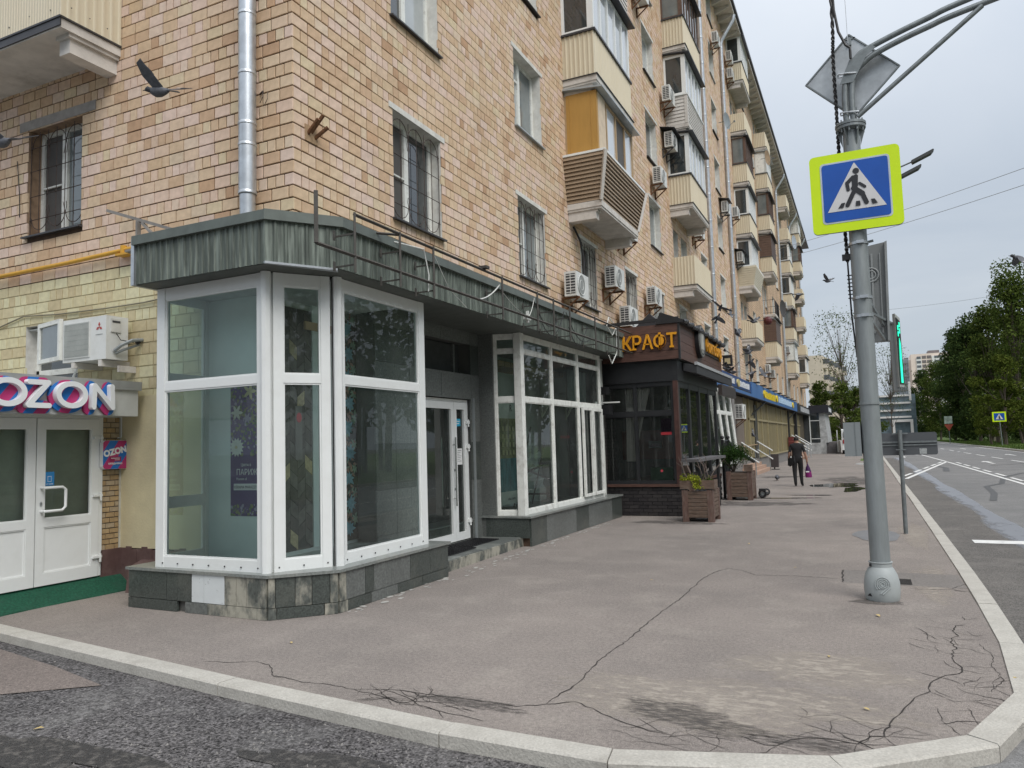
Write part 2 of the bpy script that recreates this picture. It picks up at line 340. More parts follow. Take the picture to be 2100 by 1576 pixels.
# ------------------------------------------------------------------ ground, pavement, road
def asphalt(name, base, speck=0.35, patch=None, pamt=0.5, wet=None, bumpd=0.004, sc=160, rough=0.85, coarse=False):
    m = bpy.data.materials.new(name); N, L, B = nodes_of(m); MATS[name] = m
    B.inputs['Roughness'].default_value = rough; B.inputs['Specular IOR Level'].default_value = 0.35
    t = N.new('ShaderNodeTexCoord'); v = t.outputs['Object']
    n = N.new('ShaderNodeTexNoise'); n.inputs['Scale'].default_value = sc; n.inputs['Detail'].default_value = 3; L.new(v, n.inputs['Vector'])
    r = N.new('ShaderNodeValToRGB'); L.new(n.outputs[0], r.inputs[0])
    r.color_ramp.elements[0].position = 0.32; r.color_ramp.elements[1].position = 0.68
    r.color_ramp.elements[0].color = c4([x * (1 - speck) for x in base]); r.color_ramp.elements[1].color = c4([min(1, x * (1 + speck)) for x in base])
    out = r.outputs[0]
    n2 = N.new('ShaderNodeTexNoise'); n2.inputs['Scale'].default_value = 0.55; n2.inputs['Detail'].default_value = 9; n2.inputs['Roughness'].default_value = 0.62; L.new(v, n2.inputs['Vector'])
    r2 = N.new('ShaderNodeValToRGB'); L.new(n2.outputs[0], r2.inputs[0]); r2.color_ramp.elements[0].position = 0.3; r2.color_ramp.elements[0].color = (0.80, 0.80, 0.80, 1); r2.color_ramp.elements[1].position = 0.72; r2.color_ramp.elements[1].color = (1.16, 1.14, 1.12, 1)
    x = N.new('ShaderNodeMix'); x.data_type = 'RGBA'; x.blend_type = 'MULTIPLY'; x.inputs[0].default_value = 1; L.new(out, x.inputs[6]); L.new(r2.outputs[0], x.inputs[7]); out = x.outputs[2]
    if patch:
        n3 = N.new('ShaderNodeTexNoise'); n3.inputs['Scale'].default_value = 1.7; n3.inputs['Detail'].default_value = 12; n3.inputs['Roughness'].default_value = 0.74; L.new(v, n3.inputs['Vector'])
        r3 = N.new('ShaderNodeValToRGB'); L.new(n3.outputs[0], r3.inputs[0]); r3.color_ramp.elements[0].position = 0.5; r3.color_ramp.elements[0].color = (0, 0, 0, 1); r3.color_ramp.elements[1].position = 0.68; r3.color_ramp.elements[1].color = (pamt, pamt, pamt, 1)
        y = N.new('ShaderNodeMix'); y.data_type = 'RGBA'; L.new(r3.outputs[0], y.inputs[0]); L.new(out, y.inputs[6]); y.inputs[7].default_value = c4(patch); out = y.outputs[2]
    nm = N.new('ShaderNodeTexNoise'); nm.inputs['Scale'].default_value = 34; nm.inputs['Detail'].default_value = 5; nm.inputs['Roughness'].default_value = .7; L.new(v, nm.inputs['Vector'])
    rm = N.new('ShaderNodeValToRGB'); L.new(nm.outputs[0], rm.inputs[0]); k_ = .55 if coarse else .80; rm.color_ramp.elements[0].position = .36; rm.color_ramp.elements[0].color = (k_, k_, k_, 1); rm.color_ramp.elements[1].position = .64; k_ = 1.75 if coarse else 1.17; rm.color_ramp.elements[1].color = (k_, k_, k_, 1)
    xm = N.new('ShaderNodeMix'); xm.data_type = 'RGBA'; xm.blend_type = 'MULTIPLY'; xm.inputs[0].default_value = 1; L.new(out, xm.inputs[6]); L.new(rm.outputs[0], xm.inputs[7]); out = xm.outputs[2]
    # pale grit specks
    vo = N.new('ShaderNodeTexVoronoi'); vo.inputs['Scale'].default_value = 26; vo.inputs['Randomness'].default_value = 1; L.new(v, vo.inputs['Vector'])
    rs = N.new('ShaderNodeValToRGB'); L.new(vo.outputs['Distance'], rs.inputs[0]); rs.color_ramp.elements[0].position = 0.05; rs.color_ramp.elements[0].color = (0.6, 0.6, 0.6, 1); rs.color_ramp.elements[1].position = 0.09; rs.color_ramp.elements[1].color = (0, 0, 0, 1)
    z = N.new('ShaderNodeMix'); z.data_type = 'RGBA'; L.new(rs.outputs[0], z.inputs[0]); L.new(out, z.inputs[6]); z.inputs[7].default_value = c4([min(1, k * 1.7) for k in base]); out = z.outputs[2]
    L.new(out, B.inputs['Base Color'])
    bp = N.new('ShaderNodeBump'); bp.inputs['Strength'].default_value = 0.7; bp.inputs['Distance'].default_value = bumpd
    L.new(n.outputs[0], bp.inputs['Height']); L.new(bp.outputs[0], B.inputs['Normal'])
    return m
M_WALK = asphalt('asphalt_pavement', (0.245, 0.218, 0.200), 0.55, patch=(0.34, 0.305, 0.27), pamt=0.5, sc=170, bumpd=0.003)
M_ROAD = asphalt('asphalt_road', (0.205, 0.205, 0.205), 0.30, patch=(0.14, 0.14, 0.14), pamt=0.55, sc=120, bumpd=0.004)
M_LANE = asphalt('asphalt_coarse', (0.085, 0.081, 0.082), 0.95, patch=(0.17, 0.165, 0.16), pamt=0.65, sc=62, bumpd=0.02, coarse=True)
M_LPATCH = asphalt('asphalt_patch', (0.20, 0.17, 0.155), 0.35, sc=110)
M_SAND = asphalt('worn_sandy', (0.36, 0.32, 0.28), 0.35, patch=(0.13, 0.115, 0.105), pamt=0.85, sc=90, bumpd=0.006)
M_KERB = mat('kerb_granite', (0.47, 0.45, 0.405), 0.8, var=0.18, scale=70, dirt=(0.27, 0.25, 0.22), dscale=4, damt=0.5, bump=0.45, bscale=60)
M_CRACK = mat('crack', (0.035, 0.03, 0.027), 0.95)
M_PAINT = mat('road_paint', (0.74, 0.74, 0.72), 0.6, var=0.06, scale=10, dirt=(0.26, 0.26, 0.26), dscale=9, damt=0.6, dlo=0.55, dhi=0.72)
M_WET = mat('wet_film', (0.045, 0.042, 0.04), 0.04, spec=0.6, var=0.2)
M_DAMP = mat('damp_asphalt', (0.135, 0.125, 0.12), 0.36, var=0.3, scale=12, spec=0.55)
M_GRASS = mat('grass', (0.075, 0.13, 0.022), 0.9, var=0.4, scale=6, bump=0.6, bscale=40, dirt=(0.15, 0.17, 0.04), dscale=0.4, damt=0.5)
ZR = -0.08
# inner edge of the kerb, from the left along the side lane, round the corner, then along the street
KI = [(-14.0, 5.62), (-9.5, 5.0), (-7.42, 4.70), (-4.29, 4.31), (-2.30, 4.09), (-1.33, 4.00), (-0.50, 4.17), (0.02, 4.40), (0.42, 4.86), (0.70, 5.55), (0.82, 6.4), (0.86, 8.5), (0.89, 12.0)]
# rounder corner as in the photograph
KI = [(-30.0, 7.9), (-9.5, 5.03), (-7.42, 4.72), (-4.29, 4.27), (-2.32, 4.03), (-1.33, 3.99), (-0.27, 4.30), (0.40, 4.85), (0.74, 5.70), (0.84, 7.0), (0.87, 8.5), (0.89, 10.5), (0.90, 14.0)]
g = MB()
g.poly([(p[0], p[1], 0) for p in KI] + [(0.92, 300, 0), (-34, 300, 0), (-34, 7.9, 0)])
walk = struct('pavement', g, M_WALK)
g = MB(); g.quad((-700, -700, ZR - 0.02), (900, -700, ZR - 0.02), (900, 1500, ZR - 0.02), (-700, 1500, ZR - 0.02)); struct('ground', g, mat('distant_ground', (0.12, 0.12, 0.10), 0.9, var=0.2, scale=0.1))
g = MB(); g.quad((-60, -60, ZR), (11.2, -60, ZR), (11.2, 600, ZR), (-60, 600, ZR)); road = struct('road', g, M_ROAD)
# the side lane of coarse asphalt in front of the kerb
g = MB(); g.poly([(-60, -30, ZR + .006), (-0.2, -30, ZR + .006), (0.3, 2.2, ZR + .006), (0.15, 3.4, ZR + .006), (-0.2, 4.0, ZR + .006), (-1.33, 4.05, ZR + .006), (-4.29, 4.35, ZR + .006), (-9.5, 5.1, ZR + .006), (-30, 8, ZR + .006), (-60, 8, ZR + .006)])
lane = struct('side_lane', g, M_LANE)
g = MB(); g.poly([(-9, 4.7, ZR + .012), (-9, 3.2, ZR + .012), (-5.9, 3.55, ZR + .012), (-5.35, 3.97, ZR + .012), (-6.2, 4.18, ZR + .012)]); o = g.build('asphalt_patch', M_LPATCH, lane)
# dark damp hollows and grit in the lane
def blob(cx, cy, rx, ry, z, ang=0.0, n=28, rough=0.25, seed=1):
    r = random.Random(seed); ph = [r.uniform(0, 6.28) for _ in range(5)]; out = []
    for k in range(n):
        t = 2 * PI * k / n; q = 1 + rough * (0.5 * math.sin(2 * t + ph[0]) + 0.35 * math.sin(3 * t + ph[1]) + 0.25 * math.sin(5 * t + ph[2]) + 0.2 * math.sin(8 * t + ph[3]))
        a, b = rx * q * math.cos(t), ry * q * math.sin(t); out.append((cx + a * math.cos(ang) - b * math.sin(ang), cy + a * math.sin(ang) + b * math.cos(ang), z))
    return out
g = MB()
for k, (x, y, rx, ry) in enumerate(((-2.9, 3.42, .5, .12), (-2.55, 3.05, .7, .12), (-4.6, 2.95, 1.0, .18), (-1.4, 3.5, .5, .07))): g.poly(blob(x, y, rx, ry, ZR + .011 + .0012 * k, 0.0, 40, .5, k))
g.build('damp_hollow', mat('lane_damp', (0.04, 0.038, 0.037), 0.6, var=0.6, scale=60, bump=0.6, bscale=90, dirt=(0.13, 0.12, 0.11), dscale=14, damt=0.8, dlo=.5, dhi=.62), lane)
g = MB()
for k in range(1500):
    if k < 1100: x, y = random.gauss(-2.9, 1.3), random.uniform(2.6, 3.85)
    else: x, y = random.uniform(-8, 0.2), random.uniform(2.4, 4.6)
    if y > 3.95 - 0.105 * (x + 1.3): continue
    s = random.choice((.003, .004, .005, .007, .010)) ; z = ZR + .006
    p = [(x + s * random.uniform(.6, 1.3) * math.cos(a), y + s * random.uniform(.6, 1.3) * math.sin(a), z) for a in (0.3, 1.6, 2.9, 4.4, 5.5)]
    n = len(g.v); g.v += p + [(x, y, z + s * 1.1)]; g.m += [0] * 5; g.f += [(n + i, n + (i + 1) % 5, n + 5) for i in range(5)]
gr_ = g.build('gravel', mat('grit', (0.20, 0.19, 0.18), 0.9, var=0.5, scale=30)); gr_['kind'] = 'stuff'
# fallen leaves on the ground
g = MB()
leafs = [(-3.45, 2.95), (-4.9, 3.2), (-2.05, 2.9), (-0.35, 6.2), (0.80, 6.05), (0.0, 7.7), (-0.9, 10.2), (-1.75, 12.3), (-2.4, 8.9), (-4.6, 5.2), (-0.1, 5.1)]
for k, (x, y) in enumerate(leafs):
    z = (ZR + .012 if y < 4.0 else 0.006); a = random.uniform(0, 6); ca, sa = math.cos(a), math.sin(a); l = random.uniform(.018, .035)
    g.poly([(x + (u * ca - v * sa) * l, y + (u * sa + v * ca) * l, z + w * l) for u, v, w in ((-1, 0, .1), (-.3, .5, .35), (.5, .4, .3), (1.2, 0, .1), (.5, -.4, .25), (-.3, -.5, .4))])
lf = g.build('fallen_leaves', mat('dry_leaf', (0.5, 0.38, 0.16), 0.7, var=0.3)); lf['kind'] = 'stuff'
# kerb stones
def offset(poly, d):
    out = []
    for i, p in enumerate(poly):
        a = Vector(poly[max(i - 1, 0)]); b = Vector(poly[min(i + 1, len(poly) - 1)]); t = (b - a).normalized(); out.append((p[0] + t.y * d, p[1] - t.x * d))
    return out
kerb = struct('kerb', MB().box(-34, -33.9, 7, 7.1, -.1, -.02), M_KERB)
KP = KI + [(0.905, 18), (0.91, 22), (0.91, 26), (0.91, 31), (0.915, 37), (0.915, 44), (0.92, 55), (0.92, 70), (0.92, 95), (0.92, 140), (0.92, 300)]
# densify the long straight run near the camera into 2 m stones
D = []
for i in range(len(KP) - 1):
    a, b = Vector(KP[i]), Vector(KP[i + 1]); L_ = (b - a).length; n = max(1, round(L_ / (2.0 if a.y < 60 and L_ > 3.2 else 200)))
    for k in range(n): D.append(tuple(a.lerp(b, k / n)))
D.append(KP[-1]); D = [d for d in D if d[0] > -20]
O = offset(D, 0.165)
for i in range(len(D) - 1):
    a, b, c, d = Vector(D[i]), Vector(D[i + 1]), Vector(O[i + 1]), Vector(O[i]); t = (b - a).normalized() * 0.004
    zt = 0.012 + random.uniform(-.003, .003); ch = 0.012
    P = [a + t, b - t, c - t, d + t]; nrm = (P[3] - P[0]).normalized() * ch
    g = MB(); bot = -0.12
    ring0 = [(*P[0], bot), (*P[1], bot), (*P[2], bot), (*P[3], bot)]
    ring1 = [(*P[0], zt), (*P[1], zt), (*P[2], zt - ch), (*P[3], zt - ch)]
    p2 = P[2] - nrm; p3 = P[3] - nrm
    g.quad((*P[0], zt), (*P[1], zt), (*p2, zt), (*p3, zt)); g.quad((*p3, zt), (*p2, zt), ring1[2], ring1[3]); g.quad(ring1[3], ring1[2], ring0[2], ring0[3])
    g.quad(ring0[0], ring0[1], ring1[1], ring1[0]); g.poly([ring0[3], ring0[0], ring1[0], (*p3, zt), ring1[3]]); g.poly([ring0[1], ring0[2], ring1[2], (*p2, zt), ring1[1]])
    g.build('kerb_stone', M_KERB, kerb)
# cracks: thin dark ribbons lying in the pavement
CR = [
 ([(-1.945, 4.541), (-1.905, 4.967), (-1.936, 5.641), (-1.896, 6.231), (-1.899, 7.044), (-1.851, 8.068), (-1.856, 9.101), (-1.806, 9.634), (-1.693, 9.952), (-1.485, 9.844), (-1.312, 9.567), (-0.809, 9.629), (-0.33, 9.56)], .012),
 ([(-0.337, 9.36), (-0.352, 10.217)], .022), ([(-0.352, 10.21), (-0.05, 10.2)], .012),
 ([(0.243, 9.164), (0.507, 9.156), (0.725, 9.242), (0.822, 9.45), (0.88, 9.559)], .012), ([(0.723, 9.218), (0.792, 9.144), (0.872, 9.112)], .015),
 ([(0.674, 7.591), (0.593, 7.527), (0.552, 7.324), (0.58, 7.155), (0.521, 7.066), (0.501, 6.926), (0.53, 6.775), (0.477, 6.575), (0.476, 6.347), (0.51, 6.225), (0.475, 6.059), (0.366, 5.948), (0.286, 5.778), (0.273, 5.595), (0.176, 5.433), (0.109, 5.21), (0.035, 4.963), (-0.001, 4.814), (-0.009, 4.698), (-0.076, 4.673), (-0.142, 4.534), (-0.262, 4.557), (-0.388, 4.535), (-0.47, 4.479), (-0.534, 4.363), (-0.597, 4.354), (-0.741, 4.441)], .011),
 ([(0.512, 6.252), (0.647, 6.272), (0.76, 6.285)], .006), ([(-0.009, 4.698), (0.089, 4.719), (0.179, 4.722), (0.238, 4.713)], .005), ([(-0.009, 4.698), (0.015, 4.63), (0.052, 4.56)], .004),
 ([(-0.142, 4.534), (-0.156, 4.418), (-0.141, 4.367)], .006), ([(0.267, 5.584), (0.391, 5.43), (0.568, 5.534)], .005), ([(0.448, 5.333), (0.467, 5.123), (0.47, 5.0)], .005),
 ([(0.29, 5.276), (0.295, 5.059), (0.343, 4.909), (0.37, 4.85)], .005), ([(0.687, 7.923), (0.678, 7.753), (0.777, 7.866), (0.82, 7.9)], .008), ([(0.51, 6.706), (0.612, 6.771), (0.693, 6.648), (0.804, 6.599)], .005),
 ([(-0.534, 4.363), (-0.575, 4.25), (-0.66, 4.21)], .007), ([(-0.534, 4.363), (-0.371, 4.30), (-0.30, 4.31)], .006),
 ([(-4.896, 4.528), (-4.65, 4.578), (-4.493, 4.666), (-4.314, 4.628), (-4.062, 4.405), (-3.967, 4.398)], .009),
 ([(-4.083, 4.428), (-3.767, 4.366), (-3.539, 4.391), (-3.316, 4.363), (-3.131, 4.429), (-2.92, 4.453), (-2.66, 4.446), (-2.316, 4.45)], .009),
 ([(-3.316, 4.363), (-3.046, 4.307), (-2.878, 4.24), (-2.617, 4.227), (-2.401, 4.174), (-2.171, 4.135)], .007), ([(-3.131, 4.429), (-2.897, 4.361), (-2.699, 4.24), (-2.528, 4.193), (-2.442, 4.1)], .006),
 ([(-2.92, 4.453), (-2.674, 4.321), (-2.519, 4.354), (-2.298, 4.255)], .006), ([(-2.318, 4.454), (-2.102, 4.437), (-1.945, 4.541), (-1.786, 4.647), (-1.503, 4.474), (-1.225, 4.33), (-1.08, 4.307)], .011),
 ([(0.70, 6.95), (0.74, 6.6), (0.70, 6.3), (0.73, 6.0), (0.62, 5.7)], .006), ([(0.55, 7.3), (0.66, 7.2), (0.78, 7.25)], .006)]
rc = random.Random(3)
def crazing(x0, x1, y0, y1, n, w):
    for _ in range(n):
        p = Vector((rc.uniform(x0, x1), rc.uniform(y0, y1))); a = rc.uniform(0, 6.3); P = [tuple(p)]
        for k in range(rc.randint(2, 5)): a += rc.uniform(-.7, .7); p = p + Vector((math.cos(a), math.sin(a) * .8)) * rc.uniform(.06, .16); P.append(tuple(p))
        if all(x0 - .1 < q[0] < x1 + .02 and y0 - .02 < q[1] < y1 + .2 for q in P): CR.append((P, w * rc.uniform(.5, 1.2)))
crazing(.28, .80, 5.0, 7.6, 60, .006); crazing(-.5, .3, 4.45, 4.9, 26, .006); crazing(-3.3, -2.2, 4.17, 4.42, 50, .006); crazing(-1.6, -.6, 4.1, 4.4, 22, .006)
g = MB()
for pts, w in CR:
    Q = []
    for i in range(len(pts) - 1):
        a, b = Vector(pts[i]), Vector(pts[i + 1]); n = max(1, int((b - a).length / 0.05))
        for k in range(n):
            p = a.lerp(b, k / n); j = 0.012 if k else 0.0; Q.append(p + Vector((rc.uniform(-j, j), rc.uniform(-j, j))))
    Q.append(Vector(pts[-1])); n0 = len(g.v)
    for i, p in enumerate(Q):
        t = (Q[min(i + 1, len(Q) - 1)] - Q[max(i - 1, 0)]).normalized(); ww = w * rc.uniform(.35, 1.1) * (0.25 if i in (0, len(Q) - 1) else 1) * 0.5
        g.v += [(p.x + t.y * ww, p.y - t.x * ww, 0.0025), (p.x - t.y * ww, p.y + t.x * ww, 0.0025)]
    for i in range(len(Q) - 1): g.f.append((n0 + 2 * i, n0 + 2 * i + 2, n0 + 2 * i + 3, n0 + 2 * i + 1)); g.m.append(0)
g.build('crack', M_CRACK, walk)
# worn sandy strip with tyre scrubs, a sawn repair patch, damp spots
M_SANDT = bpy.data.materials.new('worn_sandy_edge'); N_, L_n, B_ = nodes_of(M_SANDT)
def softpatch(m, col, cov, sc, stretch=(1, 1, 1)):
    """a thin worn film that breaks up towards its edges (its own noise shape)"""
    N, L, B = nodes_of(m); B.inputs['Base Color'].default_value = c4(col); B.inputs['Roughness'].default_value = 0.9
    t = N.new('ShaderNodeTexCoord'); mp = N.new('ShaderNodeMapping'); mp.inputs['Scale'].default_value = stretch; L.new(t.outputs['Object'], mp.inputs[0])
    n = N.new('ShaderNodeTexNoise'); n.inputs['Scale'].default_value = sc; n.inputs['Detail'].default_value = 10; n.inputs['Roughness'].default_value = 0.75; L.new(mp.outputs[0], n.inputs['Vector'])
    a = N.new('ShaderNodeAttribute'); a.attribute_name = 'cover'
    s1 = N.new('ShaderNodeMath'); s1.operation = 'MULTIPLY'; L.new(a.outputs['Fac'], s1.inputs[0]); s1.inputs[1].default_value = cov
    s2 = N.new('ShaderNodeMath'); s2.operation = 'ADD'; L.new(n.outputs[0], s2.inputs[0]); L.new(s1.outputs[0], s2.inputs[1])
    r = N.new('ShaderNodeValToRGB'); L.new(s2.outputs[0], r.inputs[0]); r.color_ramp.elements[0].position = 0.62; r.color_ramp.elements[0].color = (0, 0, 0, 1); r.color_ramp.elements[1].position = 0.85; r.color_ramp.elements[1].color = (.85, .85, .85, 1)
    L.new(r.outputs[0], B.inputs['Alpha'])
softpatch(M_SANDT, (0.40, 0.355, 0.305), 0.30, 7, (1, 2.2, 1))
M_SCUFF = bpy.data.materials.new('tyre_scuff'); softpatch(M_SCUFF, (0.075, 0.068, 0.064), 0.26, 9, (1.2, 5, 1))
M_DAMPF = bpy.data.materials.new('damp_film'); softpatch(M_DAMPF, (0.12, 0.108, 0.10), 0.30, 2.5)
def fan(name, m, cx, cy, rx, ry, z, ang=0.0, seed=1):
    ring = blob(cx, cy, rx, ry, z, ang, 40, .3, seed); me = bpy.data.meshes.new(name); n = len(ring)
    mid = [(cx + (p[0] - cx) * .55, cy + (p[1] - cy) * .55, z) for p in ring]
    me.from_pydata([(cx, cy, z)] + mid + ring, [], [(0, 1 + i, 1 + (i + 1) % n) for i in range(n)] + [(1 + i, 1 + n + i, 1 + n + (i + 1) % n, 1 + (i + 1) % n) for i in range(n)])
    at = me.attributes.new('cover', 'FLOAT', 'POINT'); at.data.foreach_set('value', [1.0] + [0.75] * n + [-0.6] * n); me.materials.append(m)
    return link(name, me, walk)
fan('worn_patch', M_SANDT, -1.0, 4.95, 1.6, .75, .0012, -.1, 2); fan('worn_patch', M_SANDT, -0.4, 5.9, 1.0, .6, .0014, .2, 5); fan('worn_patch', M_SANDT, 0.55, 9.6, .35, 1.5, .0012, 0, 6); fan('worn_patch', M_SANDT, 0.62, 14.0, .28, 3, .0012, 0, 8)
fan('tyre_scuff', M_SCUFF, -1.05, 4.62, .75, .30, .0018, -.25, 9); fan('tyre_scuff', M_SCUFF, -0.35, 4.45, .45, .16, .0018, 0, 11); fan('tyre_scuff', M_SCUFF, -2.4, 4.4, .6, .14, .0018, 0, 12)
fan('damp_patch', M_DAMPF, -2.6, 19.8, 1.7, 1.3, .0012, 0, 4); fan('damp_patch', M_DAMPF, 0.02, 8.35, .34, .22, .0012, 0, 14); fan('damp_patch', M_DAMPF, -3.2, 33, 1.6, 1.2, .0012, 0, 15); fan('damp_patch', M_DAMPF, -3.6, 15.2, 1.3, .5, .0012, 0, 16); fan('damp_patch', M_DAMPF, -0.6, 30, 1.4, 4, .0012, 0, 17)
MB().quad((-.34, 9.36, .0015), (.86, 9.3, .0015), (.86, 10.14, .0015), (-.34, 10.2, .0015)).build('repair_patch', asphalt('asphalt_repair', (0.215, 0.198, 0.185), 0.25, sc=140), walk)
MB().quad((.18, 9.38, .004), (.36, 9.37, .004), (.36, 9.72, .004), (.17, 9.73, .004)).build('repair_patch', asphalt('asphalt_hot', (0.03, 0.027, 0.025), 0.8, sc=80, bumpd=.02), walk)
# crumbled edge along the shop plinth
g = MB()
for k in range(150):
    y = random.uniform(6.4, 15); x = -4.98 + random.gauss(.10, .08); s = random.uniform(.006, .03)
    if x < -4.93: x = -4.93 + random.uniform(0, .05)
    g.poly([(x + s * random.uniform(.5, 1.6) * math.cos(a), y + 2 * s * random.uniform(.5, 1.3) * math.sin(a), .004 + .0001 * (k % 20)) for a in (0.2, 1.2, 2.3, 3.4, 4.4, 5.4)])
o = g.build('plaster_crumbs', mat('crumb', (0.42, 0.41, 0.38), 0.9, var=0.2)); o['kind'] = 'stuff'
# puddles
def puddle(pts, z, m=M_WET):
    o = MB().poly([(x, y, z) for x, y in pts]).build('puddle', m); o['kind'] = 'structure'; return o
def pb(cx, cy, rx, ry, seed, ang=0, rough=.35, m=M_WET, z=.0045): return puddle([(p[0], p[1]) for p in blob(cx, cy, rx, ry, z, ang, 44, rough, seed)], z, m)
pb(-.98, 27.2, .62, 1.25, 21); pb(-.42, 25.2, .30, 1.1, 22); pb(-2.3, 21.6, 1.0, .14, 23, .03, .5); pb(-1.5, 22.7, .75, .09, 24, 0, .5); pb(-2.9, 20.9, .7, .10, 28, 0, .4, M_DAMP)
pb(.06, 13.75, .33, .80, 25, 0, .12, M_DAMP); pb(-.2, 47, .5, 1.2, 26); pb(-3.0, 40, .5, .5, 27, 0, .3, M_DAMP)
# the wet strip and seam in the road along the kerb
g = MB(); n0 = 30; pts = []
for k in range(n0 + 1):
    y = 7 + (60 - 7) * (k / n0) ** 1.3; xc = 2.25 - .006 * (y - 8); w = .24 + .07 * math.sin(k * 1.1) + .04 * math.sin(k * 4.1); pts.append((xc - w, xc + .5 * w + .05, y))
ws = []; cv = []
for a in pts: ws += [(a[0] - .25, a[2], ZR + .007), (a[0] + .02, a[2], ZR + .007), ((a[0] + a[1]) / 2, a[2], ZR + .007), (a[1] - .02, a[2], ZR + .007), (a[1] + .04, a[2], ZR + .007)]; cv += [-.8, .5, 1, .9, -.3]
me = bpy.data.meshes.new('wet_strip'); me.from_pydata(ws, [], [(5 * i + j, 5 * i + j + 1, 5 * i + j + 6, 5 * i + j + 5) for i in range(n0) for j in range(4)]); me.attributes.new('cover', 'FLOAT', 'POINT').data.foreach_set('value', cv)
M_WETF = bpy.data.materials.new('wet_road'); softpatch(M_WETF, (0.27, 0.28, 0.31), .42, 3, (1, .5, 1)); M_WETF.node_tree.nodes['Principled BSDF'].inputs['Roughness'].default_value = .35; me.materials.append(M_WETF); link('wet_strip', me, road)
g = MB()
for a, b in zip(pts, pts[1:]): g.quad((1.06, a[2], ZR + .004), (a[0] - .004, a[2], ZR + .004), (b[0] - .004, b[2], ZR + .004), (1.06, b[2], ZR + .004))
g.build('gutter_strip', asphalt('asphalt_gutter', (0.135, 0.128, 0.12), 0.65, patch=(0.21, 0.195, 0.18), pamt=.7, sc=100, bumpd=.01), road)
# painted markings
z = ZR + .010
def line(x0, y0, x1, y1, w=.13, dash=None):
    g = MB(); a, b = Vector((x0, y0)), Vector((x1, y1)); d = (b - a); L_ = d.length; d.normalize(); nrm = Vector((d.y, -d.x)) * w / 2; segs = [(0, L_)]
    if dash: segs = [(s, min(s + dash[0], L_)) for s in np.arange(0, L_, dash[0] + dash[1])]
    for s, e in segs:
        p, q = a + d * s, a + d * e; g.quad((*(p - nrm), z), (*(p + nrm), z), (*(q + nrm), z), (*(q - nrm), z))
    g.build('road_marking', M_PAINT, road)
line(4.55, 8, 4.42, 30, .13); line(4.42, 30, 4.14, 50.5); line(4.14, 50.5, 3.75, 71); line(3.75, 71, 3.6, 110)
line(4.72, 27, 4.50, 50, .12, (2.2, 1.1)); line(1.28, 32.2, 4.14, 50.2, .15); line(1.30, 34.3, 3.9, 50.2, .13, (2.4, 1.0))
line(7.7, 34, 7.05, 75, .13, (4, 2.6)); line(7.05, 78, 6.9, 160, .13, (4, 5)); line(10.85, 20, 10.4, 140, .12); line(1.25, 75, 3.6, 66, .2)
MB().quad((1.42, 13.66, z), (4.35, 13.50, z), (4.35, 13.92, z), (1.42, 14.05, z)).build('road_marking', M_PAINT, road)
def arrow(x, y, s=1.0):
    MB().poly([(x - .07 * s, y, z), (x + .07 * s, y, z), (x + .07 * s, y + 2.6 * s, z), (x + .3 * s, y + 2.6 * s, z), (x, y + 4 * s, z), (x - .3 * s, y + 2.6 * s, z), (x - .07 * s, y + 2.6 * s, z)]).build('road_marking', M_PAINT, road)
arrow(5.95, 46.2); arrow(9.0, 60); arrow(5.7, 78); arrow(8.6, 84); arrow(2.4, 60, .9)
# tar seams in the road
g = MB()
for pts_, w in (([(2.75, 22), (3.1, 24.5), (3.3, 27.6), (3.9, 29), (4.5, 33), (5.6, 36)], .16), ([(3.0, 45), (3.4, 42), (3.1, 38)], .25), ([(5.5, 44), (7.0, 45.5), (8.4, 48)], .15)):
    for a, b in zip(pts_, pts_[1:]):
        d = (Vector(b) - Vector(a)).normalized(); q = Vector((d.y, -d.x)) * w / 2; g.quad((*(Vector(a) - q), z - .003), (*(Vector(a) + q), z - .003), (*(Vector(b) + q), z - .003), (*(Vector(b) - q), z - .003))
g.build('tar_seam', mat('tar', (0.075, 0.075, 0.075), 0.6), road)
# far verge
g = MB(); g.box(11.0, 11.2, -40, 600, ZR - .05, .05); k2 = struct('far_kerb', g, M_KERB)
g = MB(); g.quad((11.2, -60, .02), (140, -60, .02), (140, 600, .02), (11.2, 600, .02)); struct('grass_verge', g, M_GRASS)
nb = 26000; xs = rng.uniform(11.25, 24, nb); ys = rng.uniform(66, 170, nb); h = rng.uniform(.05, .16, nb); a = rng.uniform(0, 6.28, nb); w = .05
V = np.stack([np.stack([xs - w * np.cos(a), ys - w * np.sin(a), np.full(nb, .02)], 1), np.stack([xs + w * np.cos(a), ys + w * np.sin(a), np.full(nb, .02)], 1), np.stack([xs + rng.normal(0, .04, nb), ys + rng.normal(0, .04, nb), .02 + h], 1)], 1).reshape(-1, 3)
me = bpy.data.meshes.new('grass_blades'); me.from_pydata(V.tolist(), [], [(3 * i, 3 * i + 1, 3 * i + 2) for i in range(nb)]); me.materials.append(M_GRASS)
o = link('grass_blades', me); o['kind'] = 'stuff'
